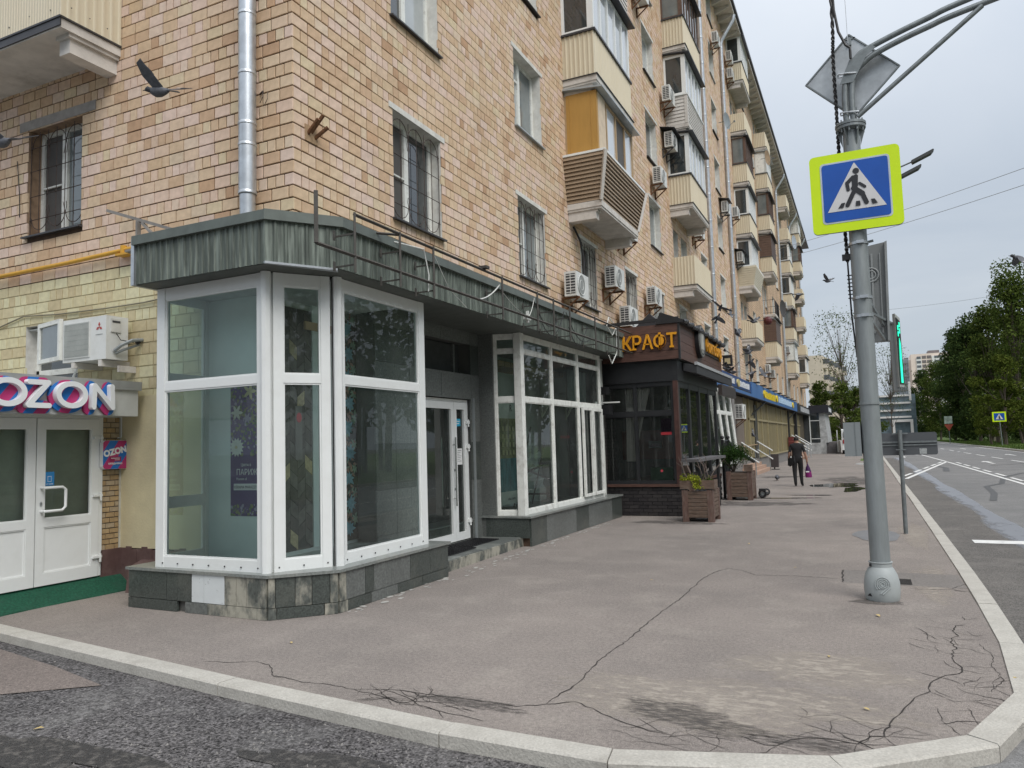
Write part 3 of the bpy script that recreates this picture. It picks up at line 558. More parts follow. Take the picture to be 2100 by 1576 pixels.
# ------------------------------------------------------------------ the brick apartment block
XF, YF = -5.85, 6.70            # street facade plane, end facade plane
ZB, ZT = 3.56, 24.3
bld = thing('apartment_building', 'long six storey tan brick apartment block with stacked balconies along the street', 'building', (XF - 4, 40, 0))
def sill_z(r): return 4.93 if r == 0 else 7.93 + 2.93 * (r - 1)
def slab_z(r): return 6.92 + 2.93 * (r - 1)
STACKS = [15.86, 26.4, 42.7, 53.6, 68.8, 82.9]; SL = 2.95
win_street = []      # (y0, y1, z0, z1, kind)
for r in range(7):
    z0 = sill_z(r); z1 = z0 + 1.57
    for c, (y0, y1) in enumerate([(8.78, 10.12), (13.07, 14.42), (23.4, 24.85), (31.9, 33.2), (36.6, 38.0), (48.2, 49.5), (60.2, 61.5), (64.2, 65.5), (75.0, 76.3), (79.0, 80.3), (88.3, 89.6)]): win_street.append((y0, y1, z0, z1, 'w%d' % c, r))
    if r == 0:
        for y0 in (16.62, 20.35): win_street.append((y0, y0 + 1.15, z0, z1, 'g', r))
        for y0 in (27.2, 43.5, 45.2, 55, 70, 84): win_street.append((y0, y0 + 1.2, z0, z1, 'w', r))
    else:
        zs = slab_z(r) + .12
        for s in STACKS: win_street.append((s + .28, s + 1.1, zs + .02, zs + 2.2, 'door', r)); win_street.append((s + 1.55, s + 2.6, zs + .85, zs + 2.2, 'bw', r))
win_end = [(-10.75, -9.58, 4.86, 6.42), (-10.72, -9.60, 2.35, 3.53)]; SHOPH = (-6.95, -5.80, 2.0, 3.52)
def cut(u0, u1, iv):
    out = [(u0, u1)]
    for a, b in iv:
        nx = []
        for p, q in out:
            if b <= p or a >= q: nx.append((p, q))
            else:
                if a - p > .025: nx.append((p, a))
                if q - b > .025: nx.append((b, q))
        out = nx
    return out
def lay(u0, u1, z0, z1, holes, seed):
    """courses of tall blocks: two stretcher courses, then one of headers"""
    r = random.Random(seed); out = []; H = .150; n = int(round((z1 - z0) / H))
    for k in range(n):
        za = z0 + k * H; zb = za + H - .016
        iv = [(a, b) for a, b, c, d in holes if c < zb - .02 and d > za + .02]
        u = u0 + (0 if k % 2 else -.13) ; run = 0
        kk = (k + int(z0 * 7)) % 3
        while u < u1:
            if run > 0: w = .132; run -= 1
            elif kk == 2 and r.random() < .7: w = .132; run = r.randint(3, 12)
            elif r.random() < .05: w = .132
            else: w = .262
            a, b = max(u, u0), min(u + w - .015, u1); u += w
            if b - a < .03: continue
            for p, q in cut(a, b, iv): out.append((p, q, za, zb))
    return out
def core(name, axis, plane, u0, u1, z0, z1, holes, m, extra=()):
    us = sorted({u0, u1, *[h[0] for h in holes], *[h[1] for h in holes], *extra}); zs = sorted({z0, z1, *[h[2] for h in holes], *[h[3] for h in holes]}); g = MB()
    us = [u for u in us if u0 <= u <= u1]; zs = [z for z in zs if z0 <= z <= z1]
    for a, b in zip(us, us[1:]):
        for c, d in zip(zs, zs[1:]):
            mu, mz = (a + b) / 2, (c + d) / 2
            if any(h[0] < mu < h[1] and h[2] < mz < h[3] for h in holes): continue
            if axis == 'x': g.quad((plane, a, c), (plane, b, c), (plane, b, d), (plane, a, d))
            else: g.quad((a, plane, c), (b, plane, c), (b, plane, d), (a, plane, d))
    return g.build(name, m, bld)
YB = 46.0
hs = [(w[0], w[1], w[2], w[3]) for w in win_street]
core('wall', 'x', XF - .012, YF, YB, ZB, ZT, [h for h in hs if h[1] < YB], M_MORTAR)
# brick-textured masonry where single bricks are too small to tell apart
mb_ = bpy.data.materials.new('brick_far'); N, L, B = nodes_of(mb_); B.inputs['Roughness'].default_value = .85
t = N.new('ShaderNodeTexCoord'); sp = N.new('ShaderNodeSeparateXYZ'); L.new(t.outputs['Object'], sp.inputs[0]); cb = N.new('ShaderNodeCombineXYZ'); L.new(sp.outputs[1], cb.inputs[0]); L.new(sp.outputs[2], cb.inputs[1])
bt = N.new('ShaderNodeTexBrick'); L.new(cb.outputs[0], bt.inputs[0]); bt.inputs['Scale'].default_value = 1; bt.inputs['Brick Width'].default_value = .26; bt.inputs['Row Height'].default_value = .15; bt.inputs['Mortar Size'].default_value = .008
bt.inputs['Color1'].default_value = (.60, .43, .28, 1); bt.inputs['Color2'].default_value = (.52, .37, .245, 1); bt.inputs['Mortar'].default_value = (.11, .07, .045, 1); bt.inputs['Mortar Smooth'].default_value = .2
nn = N.new('ShaderNodeTexNoise'); nn.inputs['Scale'].default_value = .8; nn.inputs['Detail'].default_value = 8; L.new(t.outputs['Object'], nn.inputs[0])
rr = N.new('ShaderNodeValToRGB'); L.new(nn.outputs[0], rr.inputs[0]); rr.color_ramp.elements[0].color = (.8, .8, .8, 1); rr.color_ramp.elements[0].position = .3; rr.color_ramp.elements[1].color = (1.12, 1.1, 1.08, 1); rr.color_ramp.elements[1].position = .7
mm = N.new('ShaderNodeMix'); mm.data_type = 'RGBA'; mm.blend_type = 'MULTIPLY'; mm.inputs[0].default_value = 1; L.new(bt.outputs[0], mm.inputs[6]); L.new(rr.outputs[0], mm.inputs[7]); L.new(mm.outputs[2], B.inputs['Base Color'])
core('wall', 'x', XF, YB, 91.0, ZB, ZT, [h for h in hs if h[1] > YB], mb_)
core('wall', 'y', YF + .012, -34, XF - .012, 2.40, ZT, win_end + [SHOPH], M_MORTAR)
MB().box(-34, XF - .35, YF + .6, 91, ZB - .4, ZB - .3).box(-34, -33.8, YF + .3, 91, 0, ZT).box(-34, XF - .02, 90.8, 91, 0, ZT).build('wall', mb_, bld)
# bricks
def brick_arrays(lst, axis, plane, sgn, depth, seed):
    a = np.array(lst, float); n = len(a); r = np.random.default_rng(seed); pr = r.uniform(0, .004, n)
    f = plane + sgn * pr; b = np.full(n, plane - sgn * depth)
    j = r.uniform(-.0015, .0015, (n, 4)); u0, u1, z0, z1 = a[:, 0] + j[:, 0], a[:, 1] + j[:, 1], a[:, 2] + j[:, 2], a[:, 3] + j[:, 3]
    P = lambda w, u, z: (np.stack([w, u, z], 1) if axis == 'x' else np.stack([u, w, z], 1))
    V = np.stack([P(f, u0, z0), P(f, u1, z0), P(f, u1, z1), P(f, u0, z1), P(b, u0, z0), P(b, u1, z0), P(b, u1, z1), P(b, u0, z1)], 1).reshape(-1, 3)
    base = np.array([[0, 1, 2, 3], [4, 0, 3, 7], [1, 5, 6, 2], [3, 2, 6, 7], [4, 5, 1, 0]])
    if axis == 'y': pass
    F = (base[None] + 8 * np.arange(n)[:, None, None]).reshape(-1, 4)
    return V, F
def quads_mesh(name, V, F, m):
    me = bpy.data.meshes.new(name); me.vertices.add(len(V)); me.vertices.foreach_set('co', np.asarray(V, np.float32).ravel())
    me.loops.add(F.size); me.loops.foreach_set('vertex_index', F.astype(np.int32).ravel()); me.polygons.add(len(F)); me.polygons.foreach_set('loop_start', np.arange(0, F.size, F.shape[1], dtype=np.int32))
    try: me.polygons.foreach_set('loop_total', np.full(len(F), F.shape[1], np.int32))
    except Exception: pass
    me.polygons.foreach_set('use_smooth', [False] * len(F)); me.materials.append(m); me.update(calc_edges=True); me.validate(); return me
Ls = lay(YF + .016, YB, ZB, ZT, hs, 1)
Le_all = lay(-16.0, XF, ZB, 12.6, win_end + [SHOPH], 2)
# the painted zone of the end wall: pale yellow below about four metres
def painted(b): return b[2] < 4.05 + .0 * b[0] and b[1] < -5.9
Lp = [b for b in Le_all if painted(b)] + [b for b in lay(-16, XF - .7, 2.36, ZB, [win_end[1], SHOPH], 5)]
Le = [b for b in Le_all if not painted(b)]
PAL = [b for b in Lp if b[0] > -8.6 - .5 * math.sin(b[2] * 5) and 2.9 < b[2]]
# the 300 bricks that show largest, one object each: those round the corner and beside the first windows
cand = [('x', b, math.hypot(5.85, b[0])) for b in Ls if 4.3 < b[2] < 7.6 and b[0] < 9.5] + [('y', b, math.hypot(b[0], 6.7)) for b in Le if 4.2 < b[2] < 7.4 and b[0] > -8.2]
cand.sort(key=lambda c: c[2]); single = {(c[0], c[1]) for c in cand[:300]}
Ls_ = [b for b in Ls if ('x', b) not in single]; Le_ = [b for b in Le if ('y', b) not in single]
o = link('brickwork', quads_mesh('brickwork', *brick_arrays(Ls_, 'x', XF, 1, .02, 3), M_BRICKS), bld); o['kind'] = 'stuff'
o = link('brickwork', quads_mesh('brickwork', *brick_arrays(Le_, 'y', YF, -1, .02, 4), M_BRICKS), bld); o['kind'] = 'stuff'
core('wall', 'y', YF + .010, -16, XF - .02, 2.40, 4.05, win_end + [SHOPH], M_PMORTAR)
o = link('painted_brickwork', quads_mesh('painted_brickwork', *brick_arrays(Lp, 'y', YF + .004, -1, .02, 6), M_PAINTB), bld); o['kind'] = 'stuff'
BM = {}
for ax, b in single:
    w, h = b[1] - b[0], b[3] - b[2]; key = (ax, round(w, 2))
    if key not in BM:
        g = MB(); W2 = round(w, 2)
        c = .004
        if ax == 'x':
            g.quad((0, c, c), (0, W2 - c, c), (0, W2 - c, h - c), (0, c, h - c)); q0 = [(0, c, c), (0, W2 - c, c), (0, W2 - c, h - c), (0, c, h - c)]; q1 = [(-.004, 0, 0), (-.004, W2, 0), (-.004, W2, h), (-.004, 0, h)]; q2 = [(-.02, p[1], p[2]) for p in q1]
        else:
            q0 = [(c, 0, c), (W2 - c, 0, c), (W2 - c, 0, h - c), (c, 0, h - c)]; g.quad(*q0); q1 = [(0, .004, 0), (W2, .004, 0), (W2, .004, h), (0, .004, h)]; q2 = [(p[0], .02, p[2]) for p in q1]
        for i in range(4):
            j = (i + 1) % 4; g.quad(q1[i], q1[j], q0[j], q0[i]); g.quad(q2[i], q2[j], q1[j], q1[i])
        BM[key] = g.mesh('brick', M_BRICK1)
    o = bpy.data.objects.new('brick', BM[key]); C.objects.link(o); o.parent = bld; o.matrix_parent_inverse = Matrix.Translation(-Vector(bld['wloc']))
    p = random.uniform(.001, .005); o.location = (XF + p, b[0], b[2]) if ax == 'x' else (b[0], YF - p, b[2])
    o.scale = (1, w / round(w, 2), 1) if ax == 'x' else (w / round(w, 2), 1, 1)
# eaves with brackets, gutter edge, roof
MB().box(XF - .3, -5.0, YF - .75, 91.6, ZT, ZT + .10).box(XF - .3, -5.02, YF - .73, 91.6, ZT + .1, ZT + .22).box(-34, XF - .02, YF - .75, YF + .3, ZT, ZT + .1).build('eaves', M_CONC, bld)
MB().beam((-4.96, YF - .8, ZT + .30), (-4.96, 91.7, ZT + .30), .12, .16).build('gutter', M_DARKMET, bld)
MB().ext([(-4.9, YF - .8, ZT + .26), (-34, YF - .8, ZT + .26), (-20, YF - .8, ZT + 3)], (0, 92, 0)).build('roof', M_DARKMET, bld)
mbk = MB().ext([(0, -.07, 0), (.72, -.07, 0), (.72, -.07, -.12), (.5, -.07, -.2), (0, -.07, -.34)], (0, .14, 0)).mesh('eaves_bracket', M_CONC)
for k in range(92):
    y = YF + .4 + k * .92
    if y > 91: break
    o = link('eaves_bracket', mbk, bld); o.location = (XF, y, ZT - .001)
# ---- windows
def reveal_mesh(w, h, d, ax, kind):
    g = MB()
    if ax == 'x':   # opening in the street wall: local y along the wall, x inwards negative
        g.quad((0, w, 0), (-d, w, 0), (-d, w, h), (0, w, h)); g.quad((-d, 0, 0), (0, 0, 0), (0, 0, h), (-d, 0, h)); g.quad((0, 0, h), (0, w, h), (-d, w, h), (-d, 0, h)); g.quad((-d, 0, 0), (-d, w, 0), (0, w, 0), (0, 0, 0))
    else:
        g.quad((0, 0, 0), (0, d, 0), (0, d, h), (0, 0, h)); g.quad((w, d, 0), (w, 0, 0), (w, 0, h), (w, d, h)); g.quad((0, 0, h), (0, d, h), (w, d, h), (w, 0, h)); g.quad((0, d, 0), (0, 0, 0), (w, 0, 0), (w, d, 0))
    return g
def T(ax, pts): return pts
WCACHE = {}
def put(name, me, parent, loc, rz=0.0, local=False):
    o = bpy.data.objects.new(name, me); C.objects.link(o); o.parent = parent
    if not local and 'wloc' in parent: o.matrix_parent_inverse = Matrix.Translation(-Vector(parent['wloc']))
    o.location = loc; o.rotation_euler = (0, 0, rz); return o
def win_parts(w, h, pane_i, kind):
    key = (round(w, 2), round(h, 2), pane_i, kind)
    if key in WCACHE: return WCACHE[key]
    d = .20; f = .065; fr = MB(); pa = MB()
    # local frame: +y along the wall to the right, x outwards, origin at lower left corner of the opening
    x0, x1 = -d - .05, -d + .01
    fr.box(x0, x1, 0, w, 0, f).box(x0, x1, 0, w, h - f, h).box(x0, x1, 0, f, f, h - f).box(x0, x1, w - f, w, f, h - f)
    mul = [] if w < .9 else [w * .46]
    for m_ in mul: fr.box(x0, x1 + .008, m_ - .055, m_ + .055, f, h - f)
    if kind in ('old',): fr.box(x0, x1 + .004, f, mul[0] - .055 if mul else w - f, h * .70, h * .70 + .05)
    if kind == 'mesh': fr.box(x0 + .05, x1 + .012, f, w * .46 - .055, h * .46, h * .46 + .022)
    if kind == 'door': fr.box(x0, x1 + .004, f, w - f, h * .36, h * .36 + .07)
    xs = -d - .02; sp_ = [f] + [q for m_ in mul for q in (m_ - .055, m_ + .055)] + [w - f]
    mats_ = [PANES[pane_i], M_MESHP if kind == 'mesh' else PANES[(pane_i + 1) % 3]]
    for k in range(0, len(sp_), 2): pa.quad((xs, sp_[k], f), (xs, sp_[k + 1], f), (xs, sp_[k + 1], h - f), (xs, sp_[k], h - f), (1 if k == 0 and mul else 0))
    rv = reveal_mesh(w, h, d, 'x', kind)
    si = MB().ext([(-d + .012, -.04, .004), (.07, -.04, -.03), (.07, -.04, -.055), (-d + .012, -.04, -.03)], (0, w + .08, 0))
    li = MB().box(-.005, .016, -.10, w + .12, h, h + .085)
    WCACHE[key] = (fr.mesh('window', M_WHITEOLD), pa.mesh('pane', mats_), rv.mesh('reveal', M_REVEAL), si.mesh('sill', M_DARKMET if kind not in ('old',) else M_GREYMET), li.mesh('lintel', M_REVEAL))
    return WCACHE[key]
def grille_mesh(w, h):
    g = MB(); r = .0065; x = -.03
    n = 6
    for k in range(n + 1):
        y = .02 + (w - .04) * k / n; g.tube([(x, y, .02), (x, y, h - .05)], r, 4)
    for q in (.14, .36, .60, .82): g.tube([(x + .012, .02, h * q), (x + .012, w - .02, h * q)], r, 4)
    for k in range(3):
        c = .02 + (w - .04) * (k + .5) / 3; R_ = (w - .04) / 6.2
        g.tube([(x - .012, c + R_ * math.cos(t), h * .83 + R_ * 1.0 * math.sin(t)) for t in np.linspace(0, PI, 8)], r, 4)
        g.tube([(x - .012, c + R_ * math.cos(t), .05 + h * .13 - R_ * math.sin(t)) for t in np.linspace(0, PI, 8)], r, 4)
        for s in (-1, 1): g.tube([(x - .012, c + s * R_, h * .84), (x - .012, c + s * (R_ + .03), h * .77), (x, c + s * (R_ + .035), h * .70)], r * .8, 4); g.tube([(x - .012, c + s * R_, h * .14), (x - .012, c + s * (R_ + .035), h * .21), (x, c + s * (R_ + .04), h * .25)], r * .8, 4)
    return g.mesh('grille', M_IRON)
GM = {}
for i, (y0, y1, z0, z1, kind, r) in enumerate(win_street):
    w, h = y1 - y0, z1 - z0; k = 'door' if kind == 'door' else ('mesh' if r == 0 and kind in ('w0', 'w1') else ('old' if (i * 7) % 5 == 0 else 'new'))
    pi = [0, 1, 2, 1, 2, 0, 3][(i * 5 + r) % 7] if r else (0 if kind == 'w0' else 1 if kind != 'g' else 0)
    if kind == 'w1' and r == 1: pi, k = 1, 'old'
    if kind == 'w0' and r == 1: pi = 2
    fm, pm, rm, sm, lm = win_parts(w, h, pi, k); L0 = (XF, y0, z0)
    wo_ = put('window', fm, bld, L0); put('pane', pm, wo_, (0, 0, 0)); put('reveal', rm, wo_, (0, 0, 0))
    if kind != 'door': put('sill', sm, wo_, (0, 0, 0))
    if kind[0] in 'wg' and y0 < 46: put('lintel', lm, wo_, (0, 0, 0))
    if r == 0 and y0 < 24:
        kk = round(w, 2)
        if kk not in GM: GM[kk] = grille_mesh(w, h)
        put('grille', GM[kk], wo_, (0, 0, 0))
# end-wall windows: same parts turned to face the lane
for (x0, x1, z0, z1), gr in ((win_end[0], True),):
    w, h = x1 - x0, z1 - z0; fm, pm, rm, sm, lm = win_parts(w, h, 1, 'mesh'); L0 = (x0, YF, z0)
    wo_ = put('window', fm, bld, L0, -PI / 2)
    for nm, me in (('pane', pm), ('sill', sm)): put(nm, me, wo_, (0, 0, 0))
    put('reveal', reveal_mesh(w, h, .2, 'x', '').mesh('reveal', mat('reveal_brick', (.30, .20, .13), .9, var=.3, scale=8)), wo_, (0, 0, 0))
    put('grille', grille_mesh(w, h), wo_, (0, 0, 0))
MB().box(-10.95, -9.30, YF - .012, YF + .01, 6.42, 6.56).build('lintel', mat('lintel_grey', (.30, .28, .26), .9, var=.2), bld)
# small lower window with one sash standing open
x0, x1, z0, z1 = win_end[1]; g = MB(); f = .06; yb = YF + .16
g.box(x0, x1, yb, yb + .06, z1 - f, z1).box(x0, x1, yb, yb + .06, 2.83, 2.91).box(x0, x0 + f, yb, yb + .06, z0, z1).box(x1 - f, x1, yb, yb + .06, z0, z1)
wo_ = g.build('window', M_WHITEOLD, bld)
MB().quad((x0 + f, yb + .03, z0), (x1 - f, yb + .03, z0), (x1 - f, yb + .03, z1), (x0 + f, yb + .03, z1)).build('pane', PANES[0], wo_)
gg = reveal_mesh(x1 - x0, z1 - z0, .2, 'y', ''); ro = gg.build('reveal', M_REVEAL, wo_); ro.location = (x0, YF, z0)
g = MB(); a, b = (-10.02, YF - .26), (-9.36, YF - .40)          # open sash, hinged at the right, swung outwards
def sash(g, a, b, z0, z1, f, th=.045):
    d = (Vector(b) - Vector(a)); L_ = d.length; d.normalize(); P = lambda s: (a[0] + d.x * s, a[1] + d.y * s)
    for s0, s1, c0, c1 in ((0, f, z0, z1), (L_ - f, L_, z0, z1), (f, L_ - f, z0, z0 + f), (f, L_ - f, z1 - f, z1)):
        p, q = P(s0), P(s1); g.beam((p[0], p[1], (c0 + c1) / 2), (q[0], q[1], (c0 + c1) / 2), th, c1 - c0)
    return P(f), P(L_ - f)
p, q = sash(g, a, b, 2.92, 3.46, .055); so_ = g.build('sash', M_WHITEOLD, wo_)
MB().quad((*p, 2.97), (*q, 2.97), (*q, 3.41), (*p, 3.41)).build('pane', PANES[1], wo_)
# ---- balconies
BC = {}
def corr(g, a, b, z0, z1, out, pitch=.115, dep=.018, flip=1):
    """vertical profiled sheet from a to b (plan points), ribs proud along out"""
    a, b, o_ = Vector(a), Vector(b), Vector(out); d = b - a; L_ = d.length; d.normalize(); n = max(1, round(L_ / pitch)); p = L_ / n; pts = []
    for k in range(n):
        s = k * p
        for q, h in ((0, 0), (.58, 0), (.68, 1), (.90, 1)): pts.append(a + d * (s + q * p) + o_ * dep * h)
    pts.append(b)
    for u, v in zip(pts, pts[1:]): g.quad((u.x, u.y, z0), (v.x, v.y, z0), (v.x, v.y, z1), (u.x, u.y, z1))
DP, LN = .78, SL
def bmesh(key, fn, m, smooth=False):
    if key not in BC: g = MB(); fn(g); BC[key] = g.mesh(key[0], m, smooth)
    return BC[key]
def f_slab(g):
    g.box(0, DP + .04, -.03, LN + .03, .02, .15)
    g.box(0, DP + .02, -.01, LN + .01, -.03, .02)
    for y in (0.02, LN - .24):
        g.ext([(0, y, -.03), (.70, y, -.03), (.70, y, -.08), (.66, y, -.09), (.66, y, -.24), (0, y, -.24)], (0, .22, 0))
def f_flash(g): g.box(0, DP + .07, -.06, LN + .06, .15, .165)
def f_cream(g):
    corr(g, (0, 0), (DP, 0), .165, 1.20, (0, -1)); corr(g, (DP, 0), (DP, LN), .165, 1.20, (1, 0)); corr(g, (DP, LN), (0, LN), .165, 1.20, (0, 1))
def f_lap(z0, z1, flare, n, board=.0):
    def f(g):
        for k in range(n):
            for s in range(1):
                a, b = k / n, (k + 1) / n; za, zb = z0 + (z1 - z0) * a, z0 + (z1 - z0) * b; xa, xb = flare * a + .022, flare * b
                x_lo, x_hi = DP + xa, DP + xb
                g.quad((x_lo, -xa, za), (x_lo, LN + xa, za), (x_hi, LN + xb, zb), (x_hi, -xb, zb)); g.quad((x_lo - .022, -xa + .022, za), (x_lo - .022, LN + xa - .022, za), (x_lo, LN + xa, za), (x_lo, -xa, za))
                g.quad((0, -xa, za), (x_lo, -xa, za), (x_hi, -xb, zb), (0, -xb, zb)); g.quad((0, -xa + .022, za), (x_lo - .022, -xa + .022, za), (x_lo, -xa, za), (0, -xa, za))
                g.quad((x_lo, LN + xa, za), (0, LN + xa, za), (0, LN + xb, zb), (x_hi, LN + xb, zb))
    return f
def f_cap(z, o_=.05):
    return lambda g: g.box(0, DP + o_, -o_, LN + o_, z, z + .05)
def f_roof(z): return lambda g: g.ext([(0, -.1, z + .10), (DP + .18, -.1, z), (DP + .18, -.1, z - .035), (0, -.1, z + .06)], (0, LN + .2, 0))
def f_glaz(z0, z1, nf, wfr, side=True):
    def f(g):
        t = .05
        for y in [LN * k / nf for k in range(nf + 1)]:
            ww = wfr * (1.25 if y in (0, LN) else 1); y0 = min(max(y - ww / 2, 0), LN - ww); g.box(DP - t, DP, y0, y0 + ww, z0, z1)
        for y0, y1 in ((0, t), (LN - t, LN)):
            g.box(0, wfr, y0, y1, z0, z1); g.box(wfr, DP - t, y0, y1, z0, z0 + wfr); g.box(wfr, DP - t, y0, y1, z1 - wfr, z1); g.box(DP - t - .10, DP - t, y0, y1, z0 + wfr, z1 - wfr)
        g.box(DP - t + .004, DP - .004, 0, LN, z0, z0 + wfr); g.box(DP - t + .004, DP - .004, 0, LN, z1 - wfr, z1)
    return f
def f_panes(z0, z1, nf):
    def f(g):
        for k in range(nf):
            a, b = LN * k / nf, LN * (k + 1) / nf; g.quad((DP - .03, a, z0), (DP - .03, b, z0), (DP - .03, b, z1), (DP - .03, a, z1), k % 2)
        g.quad((0, .03, z0), (DP - .03, .03, z0), (DP - .03, .03, z1), (0, .03, z1), 2); g.quad((DP - .03, LN - .03, z0), (0, LN - .03, z0), (0, LN - .03, z1), (DP - .03, LN - .03, z1), 2)
    return f
def f_rail(z0, z1):
    def f(g):
        for z_ in (z0 + .1, z1): g.tube([(0, 0, z_), (DP, 0, z_), (DP, LN, z_), (0, LN, z_)], .014, 5)
        for k in range(15): y = LN * (k + .5) / 15; g.tube([(DP, y, z0), (DP, y, z1)], .009, 4)
        for k in range(4): x_ = DP * (k + .5) / 4; g.tube([(x_, 0, z0), (x_, 0, z1)], .009, 4)
    return f
GZ0, GZ1 = 1.25, 2.72
def balcony(si, r, par, glz, note=None):
    loc = (XF + .004, STACKS[si], slab_z(r)); b = put('balcony', bmesh(('slab',), f_slab, M_CONC), bld, loc)
    P = lambda nm, me: put(nm, me, b, (0, 0, 0))
    if par == 'cream': P('flashing', bmesh(('flashing',), f_flash, M_DARKMET)); P('cladding', bmesh(('cladding', 'c'), f_cream, M_CREAM))
    if par == 'lapbrown':
        n = 12; f = .20; z0, z1 = .16, 1.20
        for k in range(n): P('siding_board', bmesh(('siding_board', k), lambda g, k=k: f_lap(z0 + (z1 - z0) * k / n, z0 + (z1 - z0) * (k + 1) / n, 0, 1)(g), M_SIDBROWN)).location = (0, 0, 0)
        # flare: boards are moved out step by step and lengthened
        for k, o in enumerate([c for c in b.children if c.name.startswith('siding_board')]):
            e = f * (k + .5) / n; o.location = (0, -e, 0); o.scale = ((DP + e) / DP, (LN + 2 * e) / LN, 1)
        P('corner_trim', bmesh(('corner_trim',), lambda g: [g.beam((DP + .03, -.03 if s == 0 else LN + .03, .15), (DP + .24, -.24 if s == 0 else LN + .24, 1.2), .07, .07) for s in (0, 1)], M_SIDGREY))
    if par == 'lapgrey' and si == 1:
        for k in range(8): P('siding_board', bmesh(('siding_board', 'g', k), f_lap(.16 + .13 * k, .29 + .13 * k, 0, 1), M_SIDGREY))
        P('corner_trim', bmesh(('corner_trim', 'g'), lambda g: g.box(DP - .08, DP + .028, -.028, .08, .16, 1.2), M_SIDGREY))
    elif par == 'lapgrey': P('siding', bmesh(('siding', 'g'), f_lap(.16, 1.20, .0, 8), M_SIDGREY)); P('corner_trim', bmesh(('corner_trim', 'g'), lambda g: g.box(DP - .08, DP + .028, -.028, .08, .16, 1.2), M_SIDGREY))
    if par == 'lapcream': P('siding', bmesh(('siding', 'c'), f_lap(.16, 1.20, .22, 9), M_SIDCREAM))
    if par == 'rail': P('railing', bmesh(('railing',), f_rail(.16, 1.15), M_DARKMET))
    if par == 'brownbox': P('cladding', bmesh(('cladding', 'c'), f_cream, M_CREAM))
    if glz is None: return b
    capm = M_DARKMET if glz in ('dark', 'slat') else (M_WHITE if par != 'cream' else M_DARKMET)
    off = .22 if par in ('lapbrown', 'lapcream') else .05
    P('cap', bmesh(('cap', off, capm.name), f_cap(1.20, off), capm))
    if par in ('lapbrown', 'lapcream'):
        pass
    if glz == 'white':
        nf = 5; P('glazing_frame', bmesh(('glazing_frame', 'w'), f_glaz(GZ0, GZ1, nf, .07), M_WHITE)); P('pane', bmesh(('pane', 'w'), f_panes(GZ0 + .03, GZ1 - .03, nf), [M_BPANE, PANES[2], PANES[0]]))
    if glz in ('dark', 'tan'):
        fm = M_WOODBR if glz == 'dark' else M_TANF
        P('glazing_frame', bmesh(('glazing_frame', glz), f_glaz(GZ0, GZ1, 6, .06), fm)); P('pane', bmesh(('pane', 'd'), f_panes(GZ0 + .03, GZ1 - .03, 6), [PANES[0], PANES[1], PANES[1]]))
    if glz == 'ochre':
        P('end_panel', bmesh(('end_panel', 'o'), lambda g: g.box(.05, DP - .02, -.01, .02, GZ0, GZ1).box(DP - .02, DP + .004, -.012, .09, GZ0, GZ1), M_OCHRE), )
        P('end_panel_bead', bmesh(('end_panel_bead',), lambda g: g.box(.13, .145, -.018, -.009, GZ0 + .05, GZ1 - .05).box(DP - .14, DP - .125, -.018, -.009, GZ0 + .05, GZ1 - .05), M_OCHRE))
        P('glazing_frame', bmesh(('glazing_frame', 'o'), f_glaz(GZ0, GZ1, 4, .07), M_TANF)); P('front_panel', bmesh(('front_panel',), lambda g: g.box(DP - .045, DP + .006, .09, .62, GZ0, GZ1), mat('beige_panel', (.62, .5, .36), .55)))
        P('pane', bmesh(('pane', 'o'), f_panes(GZ0 + .03, GZ1 - .03, 4), [M_MESHP, M_BPANE, PANES[0]]))
    if glz == 'solid': P('end_panel', bmesh(('end_panel', 's'), lambda g: g.box(0, DP, 0, .03, GZ0, GZ1), M_WHITEOLD)); P('glazing_frame', bmesh(('glazing_frame', 's'), f_glaz(GZ0, GZ1, 4, .07), M_WHITE)); P('pane', bmesh(('pane', 'w4'), f_panes(GZ0 + .03, GZ1 - .03, 4), [M_BPANE, PANES[2], PANES[1]]))
    if glz == 'slat': P('slat_screen', bmesh(('slat_screen',), f_lap(GZ0, GZ1, 0, 9), M_WOODBR))
    P('canopy', bmesh(('canopy', glz), f_roof(GZ1 + .04), M_DARKMET if glz in ('dark', 'slat', 'white') else M_GREYMET))
    return b
BALC = {
 0: ['lapbrown/ochre', 'cream/white', 'lapgrey/white', 'cream/white', 'cream/white', 'cream/white'],
 1: ['cream/', 'cream/white', 'lapgrey/white', 'cream/dark', 'cream/white', 'cream/'],
 2: ['cream/', 'lapcream/white', 'cream/white', 'cream/dark', 'cream/', 'cream/white'],
 3: ['brownbox/slat', 'rail/', 'cream/slat', 'cream/dark', 'cream/solid', 'cream/'],
 4: ['cream/solid', 'cream/dark', 'cream/white', 'cream/white', 'cream/', 'cream/'],
 5: ['cream/white', 'cream/', 'cream/', 'cream/', 'cream/dark', 'cream/solid']}
for si, rows in BALC.items():
    for k, s in enumerate(rows):
        p_, g_ = s.split('/'); balcony(si, k + 1, p_, g_ or None)
